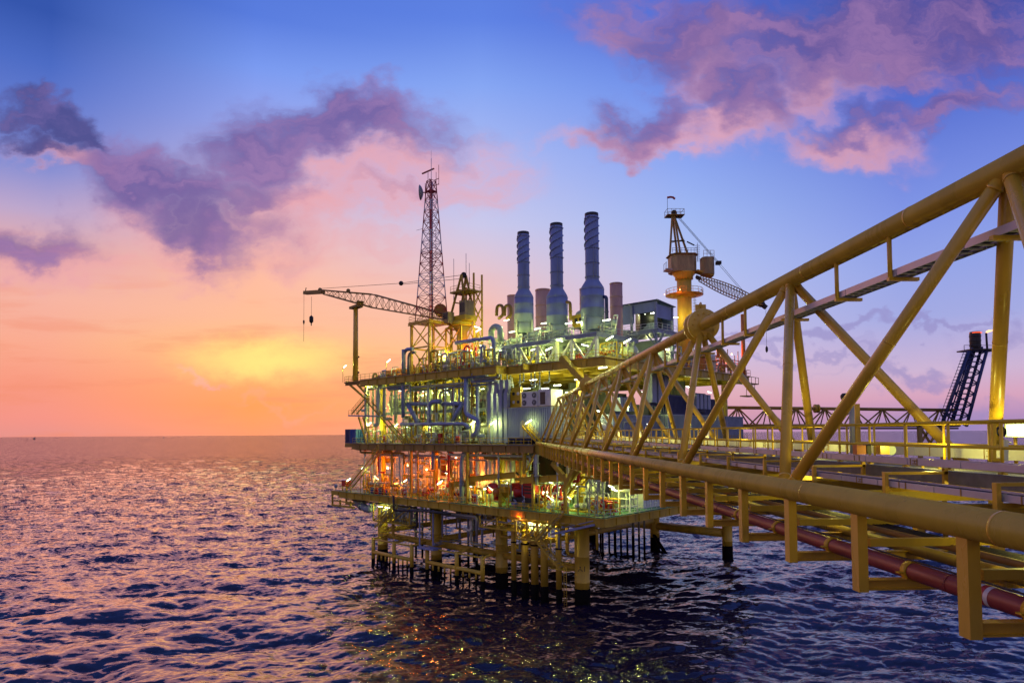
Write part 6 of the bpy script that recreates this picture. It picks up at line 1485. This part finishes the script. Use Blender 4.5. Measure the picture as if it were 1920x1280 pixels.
for x, y0, y1, r, s in ((570, 550, 640, .22, .55), (584, 556, 600, .5, 1.2)):
    a = onv(x, y0, -2.2); b = ond(x-1, y1, a.y); b = Vector((a.x, a.y, b.z)); mb = MB(); mb.tube(a, b, .04, 5); mesh('hoist_rope', mb, 'dark', t)
    h_ = b if x > 575 else Vector((a.x, a.y, uvz(onv(569, 604, -2.2))[2])); mb = MB(); mb.lathe([(.05, s), (r, s*.6), (r, -s*.3), (.1, -s*.7)], 10, h_); mb.ring(h_-ZZ*(s*.9), r*.5, .07, 'x', 10, 5); mesh('hook_block', mb, 'dark', t)
bt = onv(667, 574, -3); u_, v_, z_ = uvz(bt); t = thing('boom_rest', 'tall yellow post with a saddle that the left crane boom rests on', 'post', P(u_, v_, ZU))
mb = MB(); mb.lathe([(.62, ZU-.1), (.55, ZU+8), (.5, z_-.4)], 18, P(u_, v_, 0)); mesh('post', mb, 'yellow', t); mb = MB(); mb.beam(P(u_-1.6, v_, z_-.1), P(u_+1.4, v_, z_-.3), 1.6, .5); mb.beam(P(u_-1.5, v_, z_), P(u_-1.9, v_, z_+.9), 1.6, .2); mesh('saddle', mb, 'brown', t)
mb = MB()
for z in (ZU+5, ZU+1.6): mb.tube(P(u_-.5, v_, z), P(u_-1.2, v_, z+.2), .05, 5); mb.ball(P(u_-1.2, v_, z+.3), .2, 8)
mesh('loudspeaker', mb, 'dark', t)
# yellow lattice column behind the crane
t = thing('lattice_column', 'slim yellow lattice column with a whip aerial right of the left crane', 'lattice column', onv(889, 690, 5))
mb = MB(); zt_ = uvz(onv(889, 515, 5))[2]; uc = uvz(onv(889, 600, 5))[0]
for a, b in cor: mb.beam(P(uc+a*1.1, 5+b*1.1, ZU), P(uc+a*1.1, 5+b*1.1, zt_-(2.5 if a > 0 else 0)), .28, .28, UU)
z = ZU
while z < zt_-6:
    for i in range(4):
        a, b = cor[i]; c, d = cor[(i+1) % 4]; mb.beam(P(uc+a*1.1, 5+b*1.1, z), P(uc+c*1.1, 5+d*1.1, z+3.4), .13, .13, UU); mb.beam(P(uc+c*1.1, 5+d*1.1, z), P(uc+a*1.1, 5+b*1.1, z+3.4), .13, .13, UU)
    z += 3.4
mesh('lattice', mb, 'yellow', t)
for x, y0, y1, v in ((851, 555, 485, 4), (874, 520, 475, 4), (880, 520, 493, 4), (880, 690, 630, 5)):
    a = onv(x, y0, v); b = onv(x, y1, v); mb = MB(); mb.tube(a, Vector((a.x, a.y, b.z)), .05, 5); mb.tube(a-ZZ*1.5, a, .09, 5); mesh('whip_aerial', mb, 'grey', t)
# ---- right crane
cx_ = onu(1284, 600, 9); QU, QV, _ = uvz(cx_); QY = cx_.y
def rz(y, x=1284): return uvz(ond(x, y, QY))[2]
c0 = Vector((cx_.x, cx_.y, 0))
t = thing('pedestal_crane', 'yellow pedestal crane with a weathered cab, windsock and boom pointing right', 'crane', c0+ZZ*ZU)
zr1 = rz(525)
mb = MB(); mb.lathe([(1.62, ZU-1), (1.6, rz(560)), (1.62, rz(548)), (1.62, zr1)], 26, c0); mesh('pedestal', mb, 'legpaint', t)
mb = MB(); zrg = rz(553); mb.lathe([(1.65, zrg-.7), (4.2, zrg-.1), (4.2, zrg), (1.65, zrg)], 22, c0, cap=False)
for i in range(18):
    a = 2*math.pi*i/18; q = c0+Vector((4.1*math.cos(a), 4.1*math.sin(a), zrg)); mb.tube(q, q+ZZ*1.2, .05, 4)
for h in (.6, 1.2): mb.ring(c0+ZZ*(zrg+h), 4.1, .05, 'z', 20, 4)
mesh('service_ring', mb, 'yellow', t)
mb = MB(); mb.lathe([(1.62, zr1), (2.0, zr1+.1), (2.0, zr1+.7), (2.6, zr1+1.4), (2.6, zr1+1.6)], 22, c0); mesh('slew_ring', mb, 'yellow', t)
z0, z1 = zr1+1.62, rz(481)
def oct_(c, w, d, z0, z1, m):
    vs = [(-w, -d+m), (-w+m, -d), (w-m, -d), (w, -d+m), (w, d-m), (w-m, d), (-w+m, d), (-w, d-m)]
    mb = MB(); n = 8; mb.add([c+XX*a+YY*b+ZZ*z for z in (z0, z1) for a, b in vs], [tuple(range(7, -1, -1)), tuple(range(8, 16))]+[(i, (i+1) % 8, 8+(i+1) % 8, 8+i) for i in range(8)]); return mb
mesh('machine_house', oct_(c0-XX*.4, 2.85, 2.4, z0, z1, 1.0), 'cab', t)
mb = oct_(c0-XX*.4, 3.25, 2.85, z1, z1+.15, 1.2); mesh('house_roof', mb, 'brown', t)
mb = MB()
for a in range(9): q = c0-XX*(3.3-.7*a)-YY*2.6+ZZ*(z1+.15); mb.tube(q, q+ZZ*1.1, .05, 4)
for h in (.6, 1.1): mb.tube(c0-XX*3.3-YY*2.6+ZZ*(z1+.15+h), c0+XX*2.3-YY*2.6+ZZ*(z1+.15+h), .05, 4)
mb.beam(c0-XX*3.4-YY*1.5+ZZ*(z0+.1), c0-XX*4.8-YY*1.5+ZZ*(z0+.3), 2.6, .25)
for a in range(3): q = c0-XX*4.7-YY*(.3+1.2*a)+ZZ*(z0+.4); mb.tube(q, q+ZZ*1.4, .05, 4)
mb.tube(c0-XX*4.7-YY*.3+ZZ*(z0+1.8), c0-XX*4.7-YY*2.7+ZZ*(z0+1.8), .05, 4); mesh('walkway_rail', mb, 'grey', t)
cc = c0+XX*5.0-YY*1.0; mesh('operator_cab', oct_(cc, 1.35, 1.4, rz(517), rz(486), .5), 'cab', t)
mb = MB(); mb.beam(c0+XX*2.5-YY*.8+ZZ*(z0+.2), cc+XX*1.2+ZZ*(rz(520)), 2.4, .4)
for a in range(4): q = cc+XX*(-1.2+.8*a)-YY*1.3+ZZ*rz(486); mb.tube(q, q+ZZ*1.4, .05, 4)
for h in (.7, 1.4): mb.tube(cc-XX*1.2-YY*1.3+ZZ*(rz(486)+h), cc+XX*1.2-YY*1.3+ZZ*(rz(486)+h), .05, 4)
mesh('cab_platform', mb, 'yellow2', t)
mb = MB(); mb.pbox(0, 0, 0, 0, 0, 0) if False else None
for s in (-.7, .7): mb.tube(c0+XX*(3.2+s*.3)+YY*s+ZZ*(z1-1), c0+XX*(3.2+s*.3)+YY*s+ZZ*(z1+3), .05, 4)
for k in range(8): mb.ring(c0+XX*3.2+ZZ*(z1-1+.5*k), .5, .03, 'z', 10, 4)
mesh('cage_ladder', mb, 'grey', t)
za = rz(403); ax_ = c0+XX*(ond(1262, 403, QY).x-c0.x)
mb = MB()
for x, yb, yy in ((1256, 478, -1.4), (1270, 478, 1.4), (1276, 478, -1.4), (1290, 478, 1.4)):
    b = ond(x, yb, QY+yy); mb.beam(b, Vector((ax_.x+(x-1272)*.02, QY+yy*.35, za)), .38, .38, YY)
for f in (.33, .36): 
    mb.beam(ond(1258, 452, QY-1), ond(1284, 452, QY-1), .2, .2)
mb.beam(ond(1257, 455, QY+1), ond(1283, 449, QY-1), .16, .16); mesh('gantry', mb, 'brown', t)
mb = MB(); q = Vector((ax_.x+.2, QY, za-.3)); mb.beam(q-XX*1.9, q+XX*2.1, 2.6, .15)
for a in range(5):
    for yy in (-1.25, 1.25): p = q+XX*(-1.8+.95*a)+YY*yy; mb.tube(p, p+ZZ*1.3, .05, 4)
for yy in (-1.25, 1.25):
    for h in (.65, 1.3): mb.tube(q-XX*1.8+YY*yy+ZZ*h, q+XX*2.0+YY*yy+ZZ*h, .05, 4)
for s in (-1.8, 2.0): mb.tube(q+XX*s-YY*1.25+ZZ*1.3, q+XX*s+YY*1.25+ZZ*1.3, .05, 4)
mesh('gantry_stage', mb, 'brown', t)
mb = MB(); mb.lathe([(.5, -.35), (.62, -.2), (.62, .2), (.5, .35)], 14, q+ZZ*.8, 'y'); mesh('sheave', mb, 'dark', t)
mb = MB(); p = q-XX*1.8-YY*1.2; mb.tube(p, p+ZZ*3.9, .045, 5); mesh('windsock_pole', mb, 'dark', t)
mb = MB(); p = p+ZZ*3.85; mb.sweep([p, p+XX*.7+ZZ*.12, p+XX*1.3+ZZ*.05, p+XX*1.75-ZZ*.35], .24, 8); mesh('windsock', mb, 'red', t)
mb = MB(); mb.beam(ond(1288, 453, QY), ond(1302, 460, QY), .18, .25); mesh('boom_stop', mb, 'dark', t)
b0, b1 = ond(1312, 522, QY-1), ond(1428, 570, QY-6); d = b1-b0
def bp_(f, s, w): 
    hh = (.25+1.0*math.sin(math.pi*min(1, max(0, f*.9+.06))))
    return b0+d*f+ZZ*(hh*.9*s)+YY*w*.8
mb = MB(); n = 22
for k in range(n):
    f0, f1 = k/n, (k+1)/n
    for s in (-1, 1):
        for w in (-1, 1): mb.tube(bp_(f0, s, w), bp_(f1, s, w), .12, 5)
    for w in (-1, 1): mb.tube(bp_(f0, -1, w), bp_(f1, 1, w), .06, 4); mb.tube(bp_(f0, 1, w), bp_(f0, -1, w), .06, 4)
    for s in (-1, 1): mb.tube(bp_(f0, s, -1), bp_(f1, s, 1), .06, 4)
mesh('boom', mb, 'brown', t)
mb = MB(); mb.beam(b0-d*.06, b0+d*.01, 1.8, .6); mesh('boom_foot', mb, 'dark', t)
mb = MB(); mb.lathe([(.2, -.5), (.65, -.4), (.65, .4), (.2, .5)], 12, b1, 'y'); mb.beam(b1, b1+XX*1.0-ZZ*.8, .8, .8); mesh('boom_head', mb, 'dark', t)
mb = MB(); bl = ond(1347, 493, QY-3)
for s in (-.5, -.2, .1, .4): mb.tube(q+ZZ*.9+YY*s, bl+YY*s, .03, 4)
for s in (-.4, .4): mb.tube(bl+YY*s, bp_(.72, 1, s), .04, 4)
mb.box(bl.x-.5, bl.x+.5, bl.y-.6, bl.y+.6, bl.z-.35, bl.z+.35); mesh('pendant_line', mb, 'dark', t)
mb = MB(); h_ = b1+XX*.9; e = Vector((h_.x, h_.y, uvz(ond(1433, 655, h_.y))[2])); mb.tube(h_-ZZ*.8, e, .035, 4); mb.lathe([(.05, .8), (.28, .4), (.28, -.3), (.05, -.7)], 8, e); mesh('hoist_rope', mb, 'dark', t)
mb = MB()
for s in (-.35, .35): mb.tube(c0+XX*2.0+YY*s-YY*1+ZZ*ZU, c0+XX*2.0+YY*s-YY*1+ZZ*(zrg), .04, 4)
z = ZU
while z < zrg: mb.ring(c0+XX*2.0-YY*1+ZZ*z, .42, .03, 'z', 8, 4); z += .7
mesh('cage_ladder', mb, 'grey', t)
orange_lamp(ond(1275, 543, QY-4.3), 'orange floodlight glowing on the pedestal of the right crane', .08); orange_lamp(ond(1246, 552, QY-2.5), 'orange lamp at the left rim of the right crane service ring', .07)
for a_, b_, k_ in ((-3.2, -3.4, 1.3), (3.0, -3.2, 1.0)):  # tubes added to turn the light on the pedestal from orange to yellow
    tube_lamp(Vector((QX_ if False else c0.x+a_, c0.y+b_, rz(600))), XX, 1.4, 'tubey', label='added tube lamp lighting the right crane pedestal yellow', key='rc', kb=k_)
pp = onu(1394, 668, -6); mb = MB(); zt_ = uvz(onu(1395, 590, -6))[2]; mb.lathe([(.42, ZU), (.38, zt_)], 12, Vector((pp.x, pp.y, 0))); tag(mesh('orange_post', mb, 'orange'), 'orange lit post at the far right corner of the upper deck', 'post')
mb = MB()
for k in range(7):
    v = 38+1.6*k
    for u in (-5.5, -1.5): mb.tube(P(u, v, ZU), P(u, v, ZU+3+(k % 3)), .09, 5)
    mb.tube(P(-5.5, v, ZU+2.5), P(-1.5, v, ZU+2.5+(k % 2)), .08, 5)
mb.tube(P(-5.5, 38, ZU+3), P(-5.5, 48, ZU+3), .1, 5); mb.tube(P(-5.5, 38, ZU+1.6), P(-5.5, 48, ZU+1.6), .1, 5)
tag(mesh('pipe_scaffold', mb, 'orange'), 'orange lit scaffold of thin tubes at the right end of the upper deck', 'scaffold')  # orange of the lamps painted onto the scaffold tubes
t = thing('corner_balcony', 'small dark balcony with hanging basket below the right end of the upper deck', 'balcony', P(-7.5, 46, ZU-3))
mb = MB(); mb.pbox(-8.6, -6.5, 43, 48.5, ZU-1.9, ZU-1.7); mb.pbox(-8.2, -6.6, 44, 47.5, ZU-4.4, ZU-4.2); mesh('floor', mb, 'brown', t)
mb = MB()
for v in (43, 45, 47, 48.5): mb.tube(P(-8.6, v, ZU-1.9), P(-8.6, v, ZU-.5), .06, 4); mb.tube(P(-8.2, min(47.5, v+.5), ZU-4.3), P(-8.2, min(47.5, v+.5), ZU-1.8), .06, 4)
mb.tube(P(-8.6, 43, ZU-.5), P(-8.6, 48.5, ZU-.5), .06, 4); mb.tube(P(-8.2, 44, ZU-3.2), P(-8.2, 47.5, ZU-3.2), .06, 4); mesh('rail', mb, 'brown', t)
# ---- flare bridge and flare
FD = 145.0
t = thing('flare_bridge', 'long brown lattice bridge in the distance leading right to the flare', 'bridge', ond(1560, 798, FD))
def fpt(x, y, dd=0): return ond(x, y, FD+dd)
a_t, b_t = fpt(1362, 763), fpt(1800, 768); a_b, b_b = fpt(1362, 797), fpt(1800, 797)
mb = MB()
for dd in (0, 4): 
    mb.tube(a_b+YY*dd, b_b+YY*dd, .3, 8)
mb.tube(a_t+YY*2, b_t+YY*2, .38, 10); mesh('chords', mb, 'brown', t)
mb = MB(); n = 8
for k in range(n):
    f0, f1 = k/n, (k+1)/n; fm = (f0+f1)/2
    for dd in (0, 4):
        mb.tube(a_b.lerp(b_b, f0)+YY*dd, a_t.lerp(b_t, fm)+YY*2, .17, 6); mb.tube(a_t.lerp(b_t, fm)+YY*2, a_b.lerp(b_b, f1)+YY*dd, .17, 6); mb.tube(a_t.lerp(b_t, fm)+YY*2, a_b.lerp(b_b, fm)+YY*dd, .14, 6)
mesh('web_members', mb, 'brown', t)
mb = MB(); mb.beam(a_b+YY*2-ZZ*.25, b_b+YY*2-ZZ*.25, 3.4, .25)
for k in range(4): mb.tube(a_b+YY*(.6+.9*k)-ZZ*.7, b_b+YY*(.6+.9*k)-ZZ*.7, .2, 6)
mesh('walkway_and_pipes', mb, 'black', t)
mb = MB(); q = a_t.lerp(b_t, (1538-1362)/438.)+YY*2
mb.lathe([(.4, -.5), (1.0, -.45), (1.0, -.2), (.4, -.15)], 18, q, 'x', cap=False); mb.lathe([(.4, .15), (1.0, .2), (1.0, .45), (.4, .5)], 18, q, 'x', cap=False); mesh('chord_flange', mb, 'yellow2', t)
mb = MB(); s0 = fpt(1740, 800); 
for x in (1726, 1762): mb.beam(fpt(x, 801), fpt(1744, 830), .4, .4); mb.beam(fpt(x, 830), fpt(1744, 803), .4, .4)
for x in (1724, 1766): mb.tube(fpt(x, 800), Vector((fpt(x, 800).x, fpt(x, 800).y, -4)), .55, 10)
mb.beam(fpt(1724, 831), fpt(1766, 831), .4, .4); mesh('bridge_support', mb, 'brown', t)
t = thing('flare_tower', 'dark blue leaning lattice flare tower with two flare tips', 'flare tower', fpt(1790, 797))
mb = MB(); base = [fpt(1766, 797), fpt(1812, 799), fpt(1812, 799, 5), fpt(1766, 797, 5)]; topc = [fpt(1817, 658), fpt(1850, 658), fpt(1850, 658, 4), fpt(1817, 658, 4)]
n = 7
for i in range(4): mb.tube(base[i], topc[i], .34, 8)
for k in range(n):
    f0, f1 = k/n, (k+1)/n
    for i in range(4):
        j = (i+1) % 4; p0, p1 = base[i].lerp(topc[i], f0), base[j].lerp(topc[j], f1); mb.tube(p0, p1, .14, 5); mb.tube(base[j].lerp(topc[j], f0), base[i].lerp(topc[i], f1), .14, 5); mb.tube(base[i].lerp(topc[i], f1), base[j].lerp(topc[j], f1), .14, 5)
mesh('lattice', mb, 'navy', t)
mb = MB()
for q0, q1, dd_, r_ in ((1774, 1823, 1, .16),): mb.tube(fpt(q0, 797, dd_), fpt(q1, 652, dd_), r_, 8)
mb.tube(fpt(1783, 797, 2), fpt(1828, 650, 2), .42, 10); mb.tube(fpt(1798, 797, 2.5), fpt(1841, 650, 2.5), .32, 8); mesh('riser', mb, 'navy', t)
mb = MB()
for k in range(24):
    f = k/23; mb.ring(base[0].lerp(topc[0], f)-XX*.8, .5, .04, 'z', 8, 4)
mb.tube(base[0]-XX*1.2, topc[0]-XX*1.2, .06, 4); mb.tube(base[0]-XX*.5, topc[0]-XX*.5, .06, 4); mesh('cage_ladder', mb, 'navy', t)
mb = MB(); mb.beam(fpt(1808, 657, 2), fpt(1864, 657, 2), 5, .3)
for x in (1808, 1820, 1836, 1850, 1862): p = fpt(x, 656, -.4); mb.tube(p, p+ZZ*1.1, .06, 4)
mb.tube(fpt(1808, 656, -.4)+ZZ*1.1, fpt(1862, 656, -.4)+ZZ*1.1, .06, 4); mesh('tip_stage', mb, 'black', t)
mb = MB(); p = fpt(1829, 655, 2); q = fpt(1829, 622, 2); mb.lathe([(.9, 0), (1.12, .4), (1.15, q.z-p.z-.6), (1.05, q.z-p.z)], 16, p, cap=False)
for k in range(3): mb.lathe([(1.15, .8+k*1.1), (1.22, .85+k*1.1), (1.22, 1.0+k*1.1), (1.15, 1.05+k*1.1)], 16, p, cap=False)
ft = mesh('flare_tip', mb, 'black', t)
mb = MB(); mb.lathe([(1.24, 0), (1.24, .16)], 16, q-ZZ*.35, cap=False); mesh('glowing_rim', mb, 'ember', ft)
mb = MB(); p2 = fpt(1851, 655, 2); q2 = fpt(1849, 624, 2); mb.tube(p2, q2, .22, 8); mesh('flare_tip', mb, 'black', t)
fl = thing('gas_flame', 'small pale flame blowing right off the thin flare tip', 'flame', q2); vs = MB()
vs.sweep([q2, q2+XX*.25+ZZ*.25, q2+XX*.8+ZZ*.5, q2+XX*1.3+ZZ*.5, q2+XX*1.8+ZZ*.75], .22, 8)
for i, v_ in enumerate(vs.v):
    k = i//8; c = (Vector((0, 0, 0)))
o = mesh('flame_tongue', vs, 'flame', fl)
for i, v_ in enumerate(o.data.vertices):
    k = i//8; ctr = sum((o.data.vertices[k*8+j].co for j in range(8)), Vector())/8; 
tap = (.5, 1.25, 1.2, .8, .15); cs = [sum((o.data.vertices[k*8+j].co.copy() for j in range(8)), Vector())/8 for k in range(5)]
for i, v_ in enumerate(o.data.vertices): k = i//8; v_.co = cs[k]+(v_.co-cs[k])*tap[k]
# ------------------------------------------------------------------ lamps and fittings on the bridge
for k, y in enumerate((9.0, 15.5, 22, 28.5, 35, 42, 49, 56, 63, 70, 78, 86)):
    p = Vector((10.75, y, WZ+.13))
    t = thing('walkway_lamp', None, 'lamp', p, 'walkway lamps of the bridge'); pend(t, 'low lit lamp on the floor of the bridge walkway', 'wl')
    mb = MB(); mb.beam(p-YY*.5+ZZ*.07, p+YY*.5+ZZ*.07, .16, .06); mesh('lamp_housing', mb, 'white', t)
    mb = MB(); mb.tube(p-YY*.45, p+YY*.45, .03, 6); mesh('lit_tube', mb, 'tubey', t); bulb(t, p+ZZ*.42, 'walk')
    mb = MB(); mb.beam((10.75, y-.3, WZ+.02), (10.75, y-.3, WZ+.2), .05, .05); mb.beam((10.75, y+.3, WZ+.02), (10.75, y+.3, WZ+.2), .05, .05); mesh('bracket', mb, 'bright', t)
for k, y in enumerate((12.5, 20, 28, 37, 47, 58, 70)):
    p = Vector((10.6, y, WZ-.42)); t = thing('underdeck_lamp', None, 'lamp', p, 'lamps under the bridge walkway'); pend(t, 'lit lamp below the walkway floor of the bridge', 'ud')
    mb = MB(); mb.beam(p-YY*.4+ZZ*.07, p+YY*.4+ZZ*.07, .16, .06); mesh('lamp_housing', mb, 'white', t); mb = MB(); mb.tube(p-YY*.36, p+YY*.36, .03, 6); mesh('lit_tube', mb, 'tubey', t); bulb(t, p-ZZ*.1, 'walk')
fp = ond(1911, 806, 14.6)
t = thing('bridge_floodlight', 'bright rectangular floodlight at the right end of the walkway', 'floodlight', fp)
fx = (EYE-fp).normalized(); fx = Vector((-.55, -.83, -.05)).normalized(); sx_ = fx.cross(ZZ).normalized(); sy_ = sx_.cross(fx)
mb = MB(); mb.hexa([fp+sx_*a*.26+sy_*b*.155-fx*c for c, (a, b) in [(c, ab) for c in (.2, 0) for ab in ((-1, -1), (1, -1), (1, 1), (-1, 1))]]); mesh('housing', mb, 'greenwall', t)
mb = MB(); mb.hexa([fp+sx_*a*.225+sy_*b*.12+fx*c for c, (a, b) in [(c, ab) for c in (.003, .012) for ab in ((-1, -1), (1, -1), (1, 1), (-1, 1))]]); mesh('lit_face', mb, 'flood', t); bulb(t, fp+fx*.15, 'walk', .5)
mb = MB(); mb.tube(fp-fx*.2, fp-fx*.35, .04, 8); mb.tube(Vector((fp.x+.15, fp.y+.3, WZ-.2)), Vector((fp.x+.15, fp.y+.3, fp.z+.1)), .04, 8); mesh('stand', mb, 'yellow', t)
hp_ = ond(1878, 809, 14.2); t = thing('hose_coil', 'small black coil of cable hung beside the floodlight', 'cable coil', hp_)
mb = MB()
for k in range(4): mb.ring(hp_+Vector((0, .02*k, .006*k)), .105-.006*k, .016, 'y', 18, 5)
mb.sweep([hp_-ZZ*.1, hp_+XX*.06-ZZ*.2, hp_+XX*.22-ZZ*.26], .013, 5); mesh('coil', mb, 'dark', t)
t = thing('gate_frame', 'yellow ladder shaped frame below the floodlight', 'frame', ond(1872, 862, 13.6))
mb = MB(); a, b = ond(1863, 864, 13.6), ond(1863, 794, 13.6); mb.beam(a, b, .07, .07, XX); c = ond(1884, 864, 13.6); e = ond(1884, 824, 13.6)
for y in (841, 861): mb.beam(ond(1863, y, 13.6), ond(1884, y, 13.6), .05, .06)
mesh('frame', mb, 'bright', t); mb = MB(); mb.beam(c, e, .09, .09, XX); mesh('white_post', mb, 'traylit', t)
t = thing('camera_pole', 'slim grey pole with a black dome camera by the walkway', 'camera pole', ond(1600, 845, 19))
a, b = ond(1599, 850, 19), ond(1597, 752, 19); b = Vector((a.x, a.y, b.z)); mb = MB(); mb.tube(a, b, .075, 10); mb.tube(b, b-XX*.15+ZZ*.1, .04, 8); mesh('pole', mb, 'grey', t)
mb = MB(); mb.lathe([(.1, .12), (.15, .06), (.15, -.02), (.1, -.11), (.02, -.14)], 14, b-XX*.16+ZZ*.12); mesh('dome', mb, 'dark', t)
t = thing('signal_post', 'brown square post with a bright yellow edge behind the camera pole', 'post', ond(1610, 850, 20)); a, b = ond(1608, 850, 20), ond(1607, 757, 20); b = Vector((a.x, a.y, b.z)); mb = MB(); mb.beam(a, b, .15, .15, XX); mesh('post', mb, 'yellow', t); mb = MB(); mb.beam(a-XX*.09-YY*.02, Vector((a.x-.09, a.y-.02, uvz(ond(1607, 800, 20))[2])), .03, .12, XX); mesh('edge_strip', mb, 'bright', t)
for x, y0, y1, lab in ((1617, 850, 834, 'brown junction box with a black side on the far tray'), (1661, 850, 834, 'yellow junction box with a round cover on the far tray')):
    a = ond(x, y0, 16.5); t = thing('junction_box', lab, 'box', a, 'junction boxes beside the walkway'); mb = MB(); mb.box(a.x-.14, a.x+.10, a.y, a.y+.2, a.z-.02, a.z+.22); mesh('body', mb, 'orange' if x < 1640 else 'yellow', t)
    mb = MB()
    if x < 1640: mb.box(a.x+.13, a.x+.24, a.y, a.y+.2, a.z-.02, a.z+.24)
    else: mb.tube((a.x+.16, a.y+.02, a.z+.09), (a.x+.16, a.y+.12, a.z+.09), .13, 16)
    mesh('cover', mb, 'dark' if x < 1640 else 'greenwall', t)
# walkway signs: small white plates on the handrail
for k, (x, d) in enumerate(((1212, 48), (1310, 33), (1180, 56))):
    a = ond(x, 812, d); u0 = 11.30; mb = MB(); y = (a.y); mb.box(11.27, 11.29, y, y+.9, WZ+.65, WZ+1.05)
    o = tag(mesh('white_plate', mb, 'white'), None, 'sign', 'plates on the far handrail'); pend(o, 'small blank white plate fixed to the far handrail', 'plate')
# distant ships on the horizon at the left
for x, w, h, lab in ((86, 24, 11, 'tiny dark platform far away on the horizon at the left'), (318, 16, 6, 'tiny ship far away on the horizon, nearer the middle')):
    d = 7000; dr = Vector((x-918, 1215, 0)).normalized(); c = EYE*0+dr*d*1.2; t = thing('distant_vessel', lab, 'ship', c)
    mb = MB(); mb.box(c.x-w/2, c.x+w/2, c.y-6, c.y+6, 0, h*.5); mesh('hull', mb, 'black', t); mb = MB(); mb.box(c.x-w*.25, c.x-w*.05, c.y-5, c.y+5, h*.5+.01, h*1.5); mb.box(c.x+w*.1, c.x+w*.16, c.y-2, c.y+2, h*.5+.01, h*1.9); mesh('superstructure', mb, 'grey', t)

finish_labels()
for o in bpy.data.objects:
    if 'label' in o and not 4 <= len(o['label'].split()) <= 16: print('LABEL', len(o['label'].split()), o.name, o['label'])
for o in bpy.data.objects:
    if '_w' in o: del o['_w']
# ------------------------------------------------------------------ render settings
SC.render.engine = 'CYCLES'
SC.view_settings.view_transform = 'Standard'; SC.view_settings.look = 'None'; SC.view_settings.exposure = 0; SC.view_settings.gamma = 1
SC.view_settings.use_curve_mapping = False
cy = SC.cycles
cy.use_denoising = True; cy.denoiser = 'OPENIMAGEDENOISE'; cy.denoising_input_passes = 'RGB_ALBEDO_NORMAL'
cy.max_bounces = 5; cy.diffuse_bounces = 2; cy.glossy_bounces = 3; cy.transmission_bounces = 2
cy.sample_clamp_indirect = 4; cy.caustics_reflective = False; cy.caustics_refractive = False
cy.use_light_tree = True; cy.use_adaptive_sampling = True; cy.adaptive_threshold = .02
